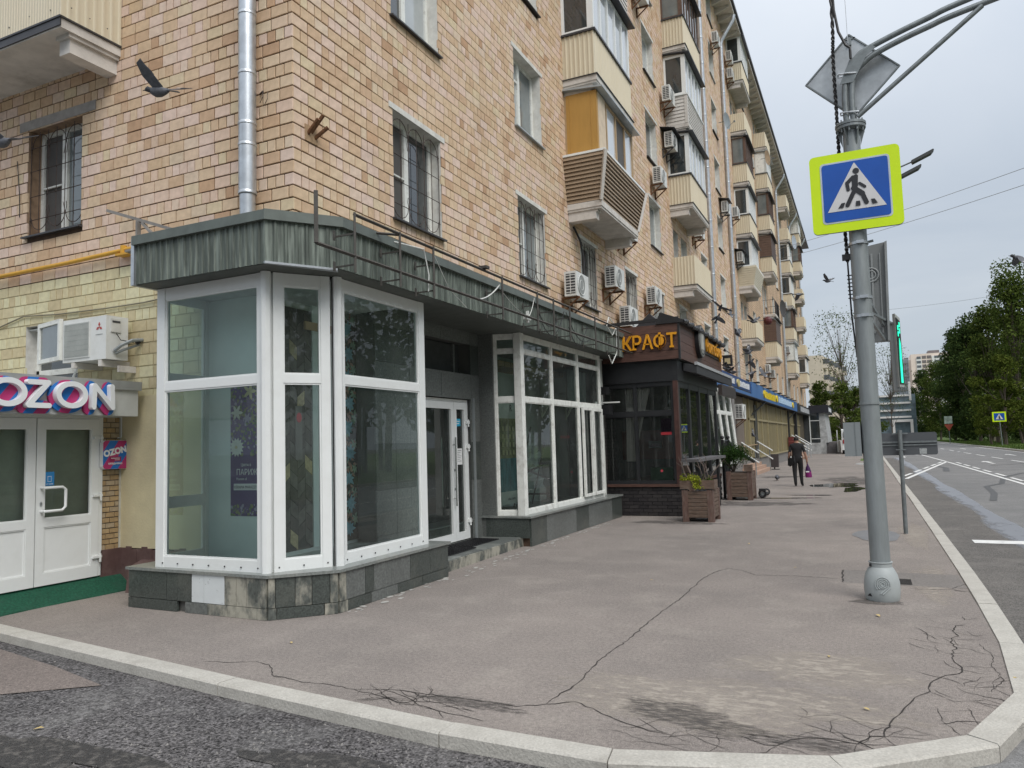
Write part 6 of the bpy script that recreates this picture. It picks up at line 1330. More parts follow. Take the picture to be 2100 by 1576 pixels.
# slab serifs
g = MB()
for x in (-4.79, -4.555, -3.715): g.box(x - .03, x + .06, KY - .1722, KY - .1222, 3.662, 3.70)
g.build('letter_serif', M_ORA, ks)
k2 = thing('pub_name_sign', 'orange РокпсБир lettering on the street side of the timber fascia', 'sign', (FXk, 20, 3.9))
MB().box(FXk + .004, FXk + .03, 18.95, 21.35, 3.78, 4.18).build('sign_board', M_PUBB, k2); text('letter', 'РокпсБир', .46, M_ORA, (FXk + .06, 19.02, 3.84), ROT_XP, k2, .02, .004, 1.0)
k3 = thing('round_sign', 'round black and grey emblem sign on the pub fascia corner', 'sign', (FXk, 18.3, 4.0))
disc = lambda r_, x0, x1, m, nm, z_=4.0, y_=18.3: MB().ext([(x0, y_ + r_ * math.cos(t), z_ + r_ * math.sin(t)) for t in np.linspace(0, 2 * PI, 33)[:-1]], (x1 - x0, 0, 0)).build(nm, m, k3)
disc(.40, FXk + .004, FXk + .10, M_BLACK, 'sign_case'); disc(.37, FXk + .10, FXk + .112, mat('emblem_grey', (.22, .22, .20), .5, var=.2, scale=12), 'sign_face'); ring(18.3, 4.0, .33, .33, .03, .03, FXk + .112, FXk + .118, 'emblem_ring', M_BLACK, k3)
MB().ext([(FXk + .113, 18.3 + a, 4.0 + b) for a, b in ((-.16, -.2), (.16, -.2), (.10, .02), (.14, .2), (0, .12), (-.14, .2), (-.10, .02))], (.006, 0, 0)).build('emblem_figure', mat('emblem_pale', (.42, .42, .38), .5), k3)
k4 = thing('lantern_sign', 'small square black lantern sign at the far end of the pub fascia', 'sign', (FXk + .3, 21.6, 3.7)); MB().box(FXk + .05, FXk + .30, 21.5, 21.62, 3.66, 3.94).beam((FXk, 21.56, 3.96), (FXk + .3, 21.56, 3.96), .03).build('sign_case', M_BLACK, k4); MB().box(FXk + .10, FXk + .25, 21.492, 21.4995, 3.72, 3.88).build('sign_face', mat('lantern_face', (.5, .42, .25), .5), k4)
aw = thing('awning', 'folded black awning with pale edge under the pub fascia', 'awning', (KX + .1, 18.8, 3.2)); MB().ext([(KX + .04, 16.9, 3.38), (KX + .34, 16.9, 3.30), (KX + .34, 16.9, 3.12), (KX + .04, 16.9, 3.2)], (0, 4.9, 0)).build('fabric', mat('awning_black', (.03, .031, .034), .7), aw); MB().box(KX + .30, KX + .36, 16.88, 21.82, 3.31, 3.38).build('edge_rail', mat('awning_rail', (.36, .37, .38), .5), aw)
# lamps hung inside
for i, (y_, lab) in enumerate(((17.5, 'pale shell lamp glimpsed behind the first narrow street pane of the pub'), (18.9, 'pale shell lamp glimpsed behind the second narrow street pane of the pub'))): tag(MB().ball((-4.1, y_, 2.35), .12, 10, 6, 0, (1, 1, .6)).tube([(-4.1, y_, 2.4), (-4.1, y_, 2.95)], .008, 4).build('pendant_lamp', mat('lamp_pale', (.75, .75, .72), .5), None, True), lab, 'lamp')
# table ledge, planters, railing
lt = thing('wall_table', 'grey timber standing table ledge along the street side of the pub', 'table', (-3.4, 17.5, 0)); MB().ext([(KX + .03, 16.3, 1.17), (KX + .42, 16.2, 1.17), (KX + .42, 19.6, 1.17), (KX + .03, 19.7, 1.17)], (0, 0, .06)).build('table_top', mat('grey_timber', (.12, .115, .12), .6, var=.3, scale=8, stretch=(8, 1, 8)), lt); MB().box(KX + .25, KX + .31, 16.9, 16.96, 0, 1.17).box(KX + .25, KX + .31, 19.2, 19.26, 0, 1.17).build('table_leg', M_PUBB, lt)
M_PL = mat('planter_wood', (.12, .078, .056), .65, var=.4, scale=4, stretch=(2, 2, 8), dirt=(.20, .17, .14), dscale=5, damt=.5); M_PLV = mat('planter_post', (.115, .066, .052), .6, var=.35, scale=4, stretch=(8, 8, 1.5), dirt=(.30, .26, .22), dscale=3, damt=.35); M_SOIL = mat('soil', (.04, .032, .026), .95, var=.4)
def planter(name, label, x, y, w, d, h, boxes=True):
    t = thing(name, label, 'planter', (x, y, 0))
    g = MB().box(x - w / 2 + .05, x + w / 2 - .05, y - d / 2 + .05, y + d / 2 - .05, .07, h - .08); g.build('liner', M_BLACK, t)
    n = 7
    for k in range(n):
        z0 = .09 + (h - .13) * k / n; z1 = z0 + (h - .13) / n - .008; e = random.uniform(0, .006)
        MB().box(x - w / 2 + .10, x + w / 2 - .10, y - d / 2 + .012 - e, y - d / 2 + .045, z0, z1).build('board', M_PL, t); MB().box(x + w / 2 - .045, x + w / 2 - .012 + e, y - d / 2 + .10, y + d / 2 - .10, z0, z1).build('board', M_PL, t); MB().box(x - w / 2 + .012 - e, x - w / 2 + .045, y - d / 2 + .10, y + d / 2 - .10, z0, z1).build('board', M_PL, t)
    for sx in (-1, 1):
        for sy in (-1, 1):
            cx_, cy_ = x + sx * (w / 2 - .06), y + sy * (d / 2 - .06); MB().box(cx_ - .06, cx_ + .06, cy_ - .06, cy_ + .06, 0, h - .02).build('corner_post', M_PLV, t)
    return t
p1 = planter('wood_planter', 'brown board planter with bare stems and yellow-green trailing leaves beside the pub corner', -3.13, 15.72, .62, .74, .66)
for (x0, x1) in ((-3.47, -3.16), (-3.12, -2.78)):
    g = MB(); y0, y1 = 15.33, 15.70; g.box(x0, x1, y0, y0 + .025, .66, .83).box(x0, x1, y1 - .025, y1, .66, .83).box(x0, x0 + .025, y0 + .025, y1 - .025, .66, .83).box(x1 - .025, x1, y0 + .025, y1 - .025, .66, .83); g.build('plant_box', M_PL, p1); MB().box(x0 + .03, x1 - .03, y0 + .03, y1 - .03, .66, .80).build('soil', M_SOIL, p1)
p2 = planter('wood_planter', 'dark board planter with a green juniper standing past the pub railing', -3.13, 21.25, .66, .8, .78)
MB().box(-2.98, -2.78, 20.83, 21.0, .76, .94).build('plant_box', M_PL, p2); MB().box(-3.38, -2.9, 20.95, 21.55, .68, .74).build('soil', M_SOIL, p2)
def leaf_cloud(n, cfun, size, seed, flat=0.0):
    r = np.random.default_rng(seed); c = cfun(r, n); nv = r.normal(0, 1, (n, 3)); nv[:, 2] += flat; nv /= np.linalg.norm(nv, axis=1)[:, None]; h = r.normal(0, 1, (n, 3)); u = np.cross(nv, h); u /= np.linalg.norm(u, axis=1)[:, None]; v = np.cross(nv, u); s = (size * r.uniform(.55, 1.35, n))[:, None]
    V = np.stack([c - u * s, c - v * s * .55, c + u * s, c + v * s * .55], 1).reshape(-1, 3); F = np.arange(4 * n).reshape(-1, 4); return V, F
def leaf_mat(name, stops, trans=.25):
    m = bpy.data.materials.new(name); m.use_nodes = True; N, L = m.node_tree.nodes, m.node_tree.links; N.clear(); o = N.new('ShaderNodeOutputMaterial'); d = N.new('ShaderNodeBsdfDiffuse'); tl = N.new('ShaderNodeBsdfTranslucent'); x = N.new('ShaderNodeMixShader'); x.inputs[0].default_value = trans
    gi = N.new('ShaderNodeNewGeometry'); r = N.new('ShaderNodeValToRGB'); L.new(gi.outputs['Random Per Island'], r.inputs[0])
    for k, (p, c) in enumerate(stops):
        q = r.color_ramp.elements[k] if k < 2 else r.color_ramp.elements.new(p); q.position = p; q.color = c4(c)
    oi = N.new('ShaderNodeObjectInfo'); hs = N.new('ShaderNodeHueSaturation'); mr = N.new('ShaderNodeMapRange'); mr.inputs[3].default_value = .75; mr.inputs[4].default_value = 1.2; L.new(oi.outputs['Random'], mr.inputs[0]); L.new(mr.outputs[0], hs.inputs['Value']); L.new(r.outputs[0], hs.inputs['Color'])
    L.new(hs.outputs[0], d.inputs[0]); L.new(hs.outputs[0], tl.inputs[0]); L.new(d.outputs[0], x.inputs[1]); L.new(tl.outputs[0], x.inputs[2]); L.new(x.outputs[0], o.inputs[0]); return m
M_LF1 = leaf_mat('leaf_dark', [(0, (.030, .050, .018)), (1, (.075, .105, .030)), (.6, (.045, .072, .022))]); M_LF2 = leaf_mat('leaf_light', [(0, (.065, .095, .018)), (1, (.16, .19, .04)), (.5, (.10, .135, .026))]); M_LF3 = leaf_mat('leaf_mid', [(0, (.04, .065, .016)), (1, (.115, .145, .035)), (.5, (.07, .10, .024))]); M_LFY = leaf_mat('leaf_yellowgreen', [(0, (.22, .27, .03)), (1, (.42, .44, .06))]); M_JUN = leaf_mat('juniper_needles', [(0, (.022, .05, .016)), (1, (.06, .115, .03))], .1)
M_BARK = mat('bark', (.10, .082, .065), .9, var=.4, scale=10, bump=.5, bscale=20); M_BARKP = mat('bark_pale', (.27, .235, .18), .9, var=.3, scale=8); M_TWIG = mat('twig', (.13, .10, .085), .8, var=.3)
tp = thing('trailing_plant', 'yellow-green trailing plant with bare twigs in the near planter boxes', 'plant', (-3.3, 15.5, .8))
V, F = leaf_cloud(330, lambda r, n: np.stack([r.uniform(-3.46, -3.12, n), r.uniform(15.30, 15.62, n), .82 + np.abs(r.normal(0, .05, n))], 1), .026, 31); link('leaves', quads_mesh('leaves', V, F, M_LFY), tp)
V, F = leaf_cloud(120, lambda r, n: np.stack([r.normal(-3.12, .05, n), r.uniform(15.29, 15.33, n), r.uniform(.66, .86, n)], 1), .026, 32); link('leaves', quads_mesh('leaves', V, F, M_LFY), tp)
V, F = leaf_cloud(60, lambda r, n: np.stack([r.uniform(-3.08, -2.84, n), r.uniform(15.4, 15.62, n), .82 + np.abs(r.normal(0, .04, n))], 1), .026, 33); link('leaves', quads_mesh('leaves', V, F, M_LF3), tp)
g = MB(); rr_ = random.Random(6)
for bx, n in ((-3.31, 4), (-2.95, 5)):
    for k in range(n):
        p = Vector((bx + rr_.uniform(-.06, .06), 15.5, .8)); d = Vector((rr_.uniform(-.5, .35), rr_.uniform(-.2, .2), 1)).normalized(); P_ = [tuple(p)]
        for s in range(6): p = p + d * rr_.uniform(.07, .13); d = (d + Vector((rr_.uniform(-.5, .5), rr_.uniform(-.3, .3), rr_.uniform(-.2, .3)))).normalized(); P_.append(tuple(p))
        g.tube(P_, [.011, .010, .009, .008, .006, .005, .003], 5)
        if k % 2: g.tube([P_[3], tuple(Vector(P_[3]) + Vector((-.12, 0, .1)))], [.006, .003], 4)
g.build('twigs', M_TWIG, tp)
jb = thing('juniper_bush', 'bushy green juniper growing out of the dark planter', 'bush', (-3.35, 21.2, .75))
def jun(r, n):
    out = []
    for k in range(9):
        a = r.uniform(0, 6.28); q = r.uniform(.05, .30); m = n // 9 + 1; out.append(np.stack([r.normal(-3.36 + q * 1.2 * np.cos(a), .13, m), r.normal(21.2 + q * np.sin(a), .13, m), r.normal(1.12 + .12 * r.normal(), .10, m)], 1))
    return np.concatenate(out)[:n]
V, F = leaf_cloud(7000, jun, .017, 34); link('foliage', quads_mesh('foliage', V, F, M_JUN), jb)
g = MB()
for k in range(6): a = k * 1.05; g.tube([(-3.3, 21.2, .74), (-3.34 + .1 * math.cos(a), 21.2 + .1 * math.sin(a), .9), (-3.38 + .28 * math.cos(a), 21.2 + .28 * math.sin(a), 1.08)], [.02, .015, .008], 5)
g.build('stems', M_BARK, jb)
ir = thing('iron_railing', 'black wrought iron stair railing between the pub and the planter', 'railing', (-3.75, 22.2, 0))
for (x, y) in ((-3.62, 21.5), (-3.58, 22.2)):
    MB().box(x - .035, x + .035, y - .035, y + .035, 0, 1.62).ball((x, y, 1.68), .055, 8, 6).build('railing_post', M_BLACK, ir)
MB().tube([(-3.58, 22.2, 1.58), (-3.45, 22.3, 1.35), (-3.0, 23.0, .95)], .05, 6).tube([(-3.62, 21.5, 1.58), (-3.58, 22.2, 1.58)], .025, 5).build('handrail', M_BLACK, ir)
g = MB()
for k in range(6): g.tube([(-3.60, 21.6 + .1 * k, .1), (-3.60, 21.6 + .1 * k, 1.55)], .012, 4)
g.build('baluster', M_BLACK, ir)
sc_ = thing('scooter', 'dark kick scooter lying with its black wheel showing past the far planter', 'scooter', (-2.7, 21.75, 0))
def torus(g, c, R_, r_, ax='y', n=18, m=8):
    base = len(g.v)
    for i in range(n):
        t = 2 * PI * i / n
        for j in range(m):
            p = 2 * PI * j / m; q = R_ + r_ * math.cos(p); h = r_ * math.sin(p); g.v.append((c[0] + q * math.cos(t), c[1] + h, c[2] + q * math.sin(t)) if ax == 'y' else (c[0] + h, c[1] + q * math.cos(t), c[2] + q * math.sin(t)))
    for i in range(n):
        for j in range(m): g.f.append((base + i * m + j, base + ((i + 1) % n) * m + j, base + ((i + 1) % n) * m + (j + 1) % m, base + i * m + (j + 1) % m)); g.m.append(0)
    return g
wz = torus(MB(), (-2.66, 21.75, .115), .085, .03).build('wheel', M_BLACK, sc_, True); MB().ext([(-2.66 + .05 * math.cos(t), 21.72, .115 + .05 * math.sin(t)) for t in np.linspace(0, 2 * PI, 13)[:-1]], (0, .06, 0)).build('wheel_hub', M_GALVPT, wz)
MB().box(-2.72, -2.58, 21.8, 22.6, .07, .11).box(-2.74, -2.56, 21.66, 21.86, .19, .25).build('deck', M_BLACK, sc_); w2 = torus(MB(), (-2.66, 22.7, .10), .075, .025).build('wheel', M_BLACK, sc_, True); MB().tube([(-2.66, 22.7, .15), (-2.75, 21.9, .22)], .018, 6).build('steering_tube', M_BLACK, sc_, True)
# ------------------------------------------------------------------ shop row beyond the pub: blue boards over tan fronts
sr = thing('shop_row', 'low row of shops with tan timber plank fronts under blue and dark sign boards', 'shops', (-5, 45, 0))
M_TAN = mat('tan_plank', (.215, .18, .088), .6, var=.2, scale=3, stretch=(6, 6, .4), dirt=(.13, .085, .05), dscale=2, damt=.5); M_TANT = mat('tan_trim', (.31, .265, .15), .55, var=.12); M_GREYB = mat('plinth_grey', (.20, .19, .18), .7, var=.2, scale=8)
MB().box(-8, -5.02, 22, 74, 0, .62).build('plinth', M_GREYB, sr)
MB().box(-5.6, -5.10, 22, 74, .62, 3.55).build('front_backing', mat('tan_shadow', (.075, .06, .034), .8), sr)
MB().box(-5.9, -4.62, 22, 80, 3.58, 3.66).build('soffit', mat('soffit_black', (.02, .02, .022), .7), sr)
random.seed(3); y = 35.9
tn = 0
while y < 57.0:
    if 39.4 < y < 40.4: y += .2; continue
    w = random.uniform(.20, .26); MB().box(-5.09, -5.045 + random.uniform(0, .012), y, y + w - .035, .68, 3.5).build('plank', M_TAN, sr); y += w
for y in (35.85, 37.4, 40.6, 42.3, 45.0, 49.9, 52.9, 56.7): MB().box(-5.04, -4.98, y, y + .13, .64, 3.52).build('plank_post', M_TANT, sr)
MB().box(-5.035, -4.97, 37.4, 39.5, 2.50, 2.60).box(-5.035, -4.97, 40.5, 56.7, 2.50, 2.60).build('plank_rail', M_TANT, sr); MB().box(-5.02, -4.93, 40.5, 57.0, .62, .70).build('plank_sill', M_TANT, sr)
MB().box(-5.05, -5.0, 39.5, 40.45, .62, 3.3).build('shop_door', mat('door_dark', (.05, .047, .04), .4), sr)
y = 59.5
while y < 68.5: w = random.uniform(.22, .28); MB().box(-5.09, -5.045 + random.uniform(0, .012), y, y + w - .035, .68, 3.4).build('plank', M_TAN, sr); y += w
MB().box(-5.0, -4.9, 57.2, 57.5, .0, 3.5).box(-5.0, -4.8, 62.5, 63.0, 0, 3.5).build('pillar', M_BLACK, sr); MB().box(-5.035, -4.97, 59.5, 68.5, 2.5, 2.58).build('plank_rail', M_TANT, sr)
# plain recess and white glazed front next to the pub
MB().box(-5.10, -5.02, 29.5, 35.8, .62, 3.5).build('wall_panel', mat('taupe_panel', (.16, .13, .105), .7, var=.2, scale=2, stretch=(3, 6, .5)), sr)
frame_run('shop_window', (-4.05, 23.6), (-4.02, 27.2), [0, .33, .66, 1], [(.8, .9), (2.45, 2.55), (3.2, 3.3)], post_w=.16, glassm=M_GLASSD, m=M_WHITEOLD, parent=sr, z0=.8, z1=3.3, lean=.09)
MB().box(-5.6, -4.15, 22.8, 28.0, 0, .8).box(-5.6, -4.2, 27.4, 27.9, .8, 3.5).build('front_pier', M_GREYB, sr)
MB().box(-4.6, -4.55, 23.2, 28, .8, 3.3).build('front_backing', M_INTD, sr)
MB().box(-4.12, -4.0, 24.2, 27.0, 3.02, 3.36).build('name_board', mat('board_brown', (.035, .026, .024), .5), sr)
# sign boards
b1s = thing('blue_sign_board', 'darker blue sign board with white letters nearest to the pub awning', 'sign', (-4.6, 30.5, 3.8))
M_BL1 = mat('sign_blue_dark', (.014, .055, .20), .35, var=.05); M_BL2 = mat('sign_blue', (.065, .17, .40), .35, var=.06); M_SW = mat('sign_white', (.72, .74, .76), .5)
MB().box(-4.66, -4.60, 25.2, 35.7, 3.70, 4.15).build('sign_panel', M_BL1, b1s); MB().box(-4.66, -4.585, 25.2, 35.7, 3.52, 3.64).build('sign_strip', M_BL2, b1s); MB().box(-4.66, -4.61, 25.2, 35.7, 3.64, 3.70).build('sign_groove', M_BLACK, b1s)
def bars(par, y0, y1, z0, z1, n, m, x, nm='letter'):
    w = (y1 - y0) / n
    for k in range(n):
        g = MB(); a, b = y0 + k * w, y0 + k * w + w * .78; hh_ = z1 - (.15 * (z1 - z0) if k % 3 == 1 else 0); t = (b - a) * .28
        g.box(x, x + .03, a, a + t, z0, hh_).box(x, x + .03, b - t, b, z0, hh_)
        if k % 2: g.box(x, x + .03, a + t, b - t, (z0 + hh_) / 2 - .03, (z0 + hh_) / 2 + .04)
        else: g.box(x, x + .03, a + t, b - t, hh_ - .07, hh_)
        g.build(nm, m, par)
bars(b1s, 29.0, 30.8, 3.80, 4.02, 6, M_SW, -4.60); bars(b1s, 32.2, 35.0, 3.78, 4.02, 7, M_SW, -4.60); MB().ext([(-4.60, 31.7 + .32 * math.cos(t), 3.90 + .16 * math.sin(t)) for t in np.linspace(0, 2 * PI, 17)[:-1]], (.05, 0, 0)).build('emblem', mat('emblem_gold', (.5, .42, .18), .5), b1s)
b2s = thing('blue_sign_board', 'lighter blue long sign board with yellow and white letter panels over the tan shops', 'sign', (-4.6, 48, 3.8))
MB().box(-4.66, -4.58, 35.75, 61.0, 3.52, 4.20).build('sign_panel', M_BL2, b2s)
M_SY = mat('sign_yellow', (.75, .55, .02), .45); bars(b2s, 41.2, 45.6, 3.66, 4.02, 7, M_SY, -4.58); bars(b2s, 47.6, 56.2, 3.70, 4.06, 13, mat('sign_paleblue', (.5, .66, .80), .5), -4.58)
for y_ in (40.4, 46.3, 57.0): MB().ext([(-4.58, y_ + .42 * math.cos(t), 3.86 + .20 * math.sin(t)) for t in np.linspace(0, 2 * PI, 17)[:-1]], (.06, 0, 0)).build('emblem', M_SY, b2s)
g = MB()
for k in range(9): y_ = 37.3 + k * 2.65; g.box(-4.75, -4.45, y_, y_ + .5, 4.24, 4.30).box(-4.7, -4.66, y_ + .2, y_ + .26, 4.2, 4.3)
g.build('sign_lamp', M_BLACK, b2s)
b3s = thing('dark_sign_board', 'charcoal sign board with a grey letter strip beyond the blue boards', 'sign', (-4.6, 70, 3.8)); MB().box(-4.68, -4.56, 61.1, 78.5, 3.5, 4.15).build('sign_panel', M_BLACK, b3s); MB().box(-4.56, -4.54, 64.0, 78.0, 3.62, 4.02).build('letter_strip', mat('strip_grey', (.34, .35, .36), .6, var=.6, scale=4), b3s)
g = MB()
for a, b in (((-5.05, 38.6, 2.75), (-4.66, 41.5, 3.5)), ((-5.05, 56.9, 2.7), (-4.66, 59.5, 3.45)), ((-5.05, 26, 2.9), (-4.66, 28.5, 3.5))): g.cut().beam(a, b, .06)
g.build('sign_strut', M_BLACK, sr)
# steps with white rails, bin, red parasol pot, end kiosk
stp = thing('entrance_steps', 'pinkish stone entrance steps with white tube handrails before the tan shops', 'steps', (-4.7, 37, 0)); M_PINKS = mat('step_pink', (.40, .27, .20), .7, var=.15, scale=6)
for k in range(3): MB().box(-5.1, -4.42 - .20 * k, 34.2 + .3 * k, 40.2 - .2 * k, .15 * k, .15 * (k + 1) - .004).build('step', M_PINKS, stp)
MB().box(-5.6, -5.0, 33, 42, 0, .60).build('landing', M_GREYB, stp)
for y_ in (34.6, 40.0):
    g = MB()
    for z_ in (0, .42): g.tube([(-5.0, y_, 1.45 - z_), (-4.25, y_ - .4, .98 - z_)], .03, 6)
    g.build('handrail', M_WHITE, stp, True); MB().tube([(-4.4, y_ - .3, 0), (-4.4, y_ - .3, 1.08)], .025, 6).tube([(-4.95, y_, .6), (-4.95, y_, 1.42)], .025, 6).build('rail_post', M_GALVPT, stp, True)
MB().tube([(-5.0, 31.5, 1.25), (-5.0, 40.0, 1.30)], .025, 6).build('handrail', M_TANF, stp)
bi = thing('litter_bin', 'small dark square litter bin at the foot of the shop steps', 'bin', (-4.30, 40.6, 0)); MB().ext([(-4.5, 40.45, .12), (-4.1, 40.45, .12), (-4.08, 40.43, .78), (-4.52, 40.43, .78)], (0, .35, 0)).build('bin_body', mat('bin_brown', (.055, .045, .045), .6), bi); MB().box(-4.33, -4.27, 40.58, 40.64, 0, .12).box(-4.5, -4.05, 40.4, 40.8, 0, .03).build('bin_stand', M_BLACK, bi)
rd = thing('red_kiosk_box', 'small dark red slatted box by the wall behind the walking person', 'box', (-4.75, 51, 0)); MB().box(-4.97, -4.5, 56.6, 57.1, .9, 1.62).build('box_body', mat('box_red', (.13, .022, .02), .6, var=.2), rd); MB().box(-4.98, -4.48, 56.58, 56.6, 1.0, 1.06).box(-4.98, -4.48, 56.58, 56.6, 1.25, 1.31).build('box_slat', mat('box_red_light', (.22, .06, .05), .6), rd); MB().box(-4.9, -4.85, 56.7, 56.75, 0, .9).box(-4.6, -4.55, 56.7, 56.75, 0, .9).build('box_leg', M_BLACK, rd)
st2 = thing('entrance_steps', 'far pinkish entrance steps with slanting white rails by the end kiosk', 'steps', (-4.5, 60, 0))
for k in range(4): MB().box(-5.0, -4.0 - .2 * k, 58.5, 62 - .3 * k, .15 * k, .15 * (k + 1) - .004).build('step', M_PINKS, st2)
for y_ in (58.6, 61.8):
    g = MB()
    for z_ in (0, .45): g.tube([(-4.9, y_, 1.75 - z_), (-3.75, y_ - .3, 1.0 - z_)], .035, 6)
    g.build('handrail', M_WHITE, st2, True); MB().tube([(-3.85, y_ - .3, 0), (-3.85, y_ - .3, 1.05)], .03, 6).build('rail_post', M_GREYMET, st2, True)
kk = thing('end_kiosk', 'grey marble clad kiosk with black header at the far end of the shops', 'kiosk', (-3.9, 75, 0))
M_MARB = mat('marble_grey', (.42, .43, .43), .5, var=.35, scale=3, dirt=(.25, .25, .25), dscale=2, damt=.6)
MB().box(-7, -3.30, 74.2, 84, 0, 1.0).build('base', M_MARB, kk); MB().box(-7, -4.3, 74.32, 84, 1.0, 3.7).build('body', M_INTD, kk)
MB().ext([(-3.75, 74.3, 1.0), (-3.12, 74.3, 1.0), (-3.30, 74.3, 3.7), (-3.78, 74.3, 3.7)], (0, 9, 0)).build('clad_pier', M_MARB, kk)
MB().box(-4.6, -2.95, 74.0, 84, 3.7, 4.42).build('header', mat('header_black', (.014, .015, .022), .5), kk)
g = MB().box(-4.55, -3.76, 74.26, 74.30, 3.0, 3.06).box(-4.5, -3.76, 74.26, 74.30, 1.35, 1.41).box(-4.62, -4.54, 74.25, 74.30, 1.0, 3.7); g.build('glazing_frame', M_WHITE, kk); MB().quad((-4.54, 74.28, 1.0), (-3.77, 74.28, 1.0), (-3.77, 74.28, 3.7), (-4.54, 74.28, 3.7)).build('pane', PANES[0], kk)
bars(kk, 75.2, 80.5, 3.85, 4.22, 5, M_SW, -2.95)
es = thing('kiosk_stairs', 'grey stair flight with a white side rail right of the end kiosk', 'stairs', (-2.9, 75, 0))
for k in range(7): MB().box(-3.28, -2.4, 74.4 + .3 * k, 80, .15 * k, .15 * (k + 1) - .006).build('step', mat('stair_grey', (.13, .12, .12), .7, var=.2), es)
MB().box(-2.38, -2.30, 74.3, 74.36, .1, 2.1).box(-2.36, -2.32, 74.36, 79, .25, 1.15).build('side_rail', M_WHITE, es)
MB().box(-2.29, -2.13, 74.3, 79, .1, 1.15).build('side_panel', M_CONC, es)
# ------------------------------------------------------------------ the street pole and what hangs on it
PLX, PLY = .055, 8.5
pole = thing('street_pole', 'tall grey steel street pole with bulbous cast base and curved tube arm', 'pole', (PLX, PLY, 0))
MB().lathe([(.150, 0), (.158, .02), (.166, .10), (.163, .18), (.148, .25), (.118, .31), (.104, .325), (.104, .365), (.112, .368), (.112, .375), (.096, .376)], (PLX, PLY, 0), 32).build('cast_base', M_CASTG, pole, True)
MB().tube([(PLX, PLY, .3), (PLX, PLY, 4.86)], [.094, .082], 28).build('pole_shaft', M_GALVPT, pole, True)
# raised emblem on the cast base: concentric arcs and two bars, on the camera-facing quarter
base = pole.children[0]
def on_base(a, z_, off=.004):
    prof = [(.150, 0), (.158, .02), (.166, .10), (.163, .18), (.148, .25), (.118, .31)]
    for (r0, z0), (r1, z1) in zip(prof, prof[1:]):
        if z0 <= z_ <= z1: r = r0 + (r1 - r0) * (z_ - z0) / (z1 - z0); break
    else: r = .15
    return (PLX + (r + off) * math.cos(a), PLY + (r + off) * math.sin(a), z_)
A0 = math.radians(-88)
g = MB()
for rad, t0, t1 in ((.018, 0, 6.28), (.033, 0, 6.28), (.050, -.6, 4.2), (.066, -.2, 4.0)):
    g.tube([on_base(A0 + rad * math.cos(t) / .16, .175 + rad * math.sin(t)) for t in np.linspace(t0, t1, 22)], .006, 5)
for s in (0, .018): g.tube([on_base(A0 + (-.02 + s) / .16, .085 - s * .4), on_base(A0 + (.045 + s) / .16, .145 - s * .4)], .006, 5)
g.build('emblem', M_CASTG, base, True)
MB().box(PLX - .105, PLX - .085, PLY - .075, PLY - .05, .335, .358).ext([on_base(math.radians(215), .05, .002), on_base(math.radians(235), .05, .002), on_base(math.radians(228), .08, .002)], (-.002, -.002, 0)).build('bolt_slot', M_BLACK, base)
MB().tube([(PLX, PLY, 1.95), (PLX, PLY, 1.975)], .1, 28).build('pole_band', M_GALVPT, pole, True)
# flange with gussets and bolts
g = MB(); g.lathe([(.09, 4.82), (.145, 4.84), (.145, 4.868), (.09, 4.87)], (PLX, PLY, 0), 24).lathe([(.09, 4.872), (.150, 4.873), (.150, 4.90), (.07, 4.905)], (PLX, PLY, 0), 24)
for k in range(6):
    a = k * PI / 3; ca, sa = math.cos(a), math.sin(a); g.ext([(PLX + .085 * ca, PLY + .085 * sa, 4.66), (PLX + .14 * ca, PLY + .14 * sa, 4.84), (PLX + .085 * ca, PLY + .085 * sa, 4.84)], (-.012 * sa, .012 * ca, 0))
g.build('flange', M_POLE2, pole); g = MB()
for k in range(10): a = k * PI / 5 + .2; g.cut().tube([(PLX + .125 * math.cos(a), PLY + .125 * math.sin(a), 4.80), (PLX + .125 * math.cos(a), PLY + .125 * math.sin(a), 4.93)], .009, 6)
g.build('bolt', M_POLE2, pole)
def curve_pts(pts, n=8):
    out = []
    for i in range(len(pts) - 1):
        p0, p1, p2, p3 = [Vector(pts[min(max(j, 0), len(pts) - 1)]) for j in (i - 1, i, i + 1, i + 2)]
        for k in range(n): t = k / n; out.append(.5 * ((2 * p1) + (-p0 + p2) * t + (2 * p0 - 5 * p1 + 4 * p2 - p3) * t * t + (-p0 + 3 * p1 - 3 * p2 + p3) * t ** 3))
    return out + [Vector(pts[-1])]
def armtube(dx, dz, r): return curve_pts([(PLX + dx - .0, PLY, 4.90), (PLX + dx - .002, PLY, 5.20), (PLX + dx + .03, PLY, 5.42), (PLX + dx + .14, PLY, 5.575 + dz), (PLX + dx + .30, PLY, 5.66 + dz), (PLX + .75, PLY, 5.80 + dz * 1.3), (PLX + 1.4, PLY, 5.95 + dz * 1.5), (PLX + 4.5, PLY, 6.5 + dz * 2)])
MB().tube(armtube(-.032, .035, .03), .030, 12).build('arm_tube', M_POLE2, pole, True); MB().tube(armtube(.034, -.035, .03), .030, 12).build('arm_tube', M_POLE2, pole, True)
MB().tube([(PLX + .075, PLY - .02, 4.96), (PLX + 1.25, PLY - .02, 5.84)], .024, 10).build('arm_brace', M_POLE2, pole, True)
MB().ext([(PLX - .075, PLY - .034, 5.34), (PLX + .055, PLY - .034, 5.34), (PLX + .20, PLY - .034, 5.60), (PLX + .29, PLY - .034, 5.66), (PLX + .24, PLY - .034, 5.70), (PLX + .03, PLY - .034, 5.58)], (0, .006, 0)).build('arm_web', M_POLE2, pole)
g = MB()
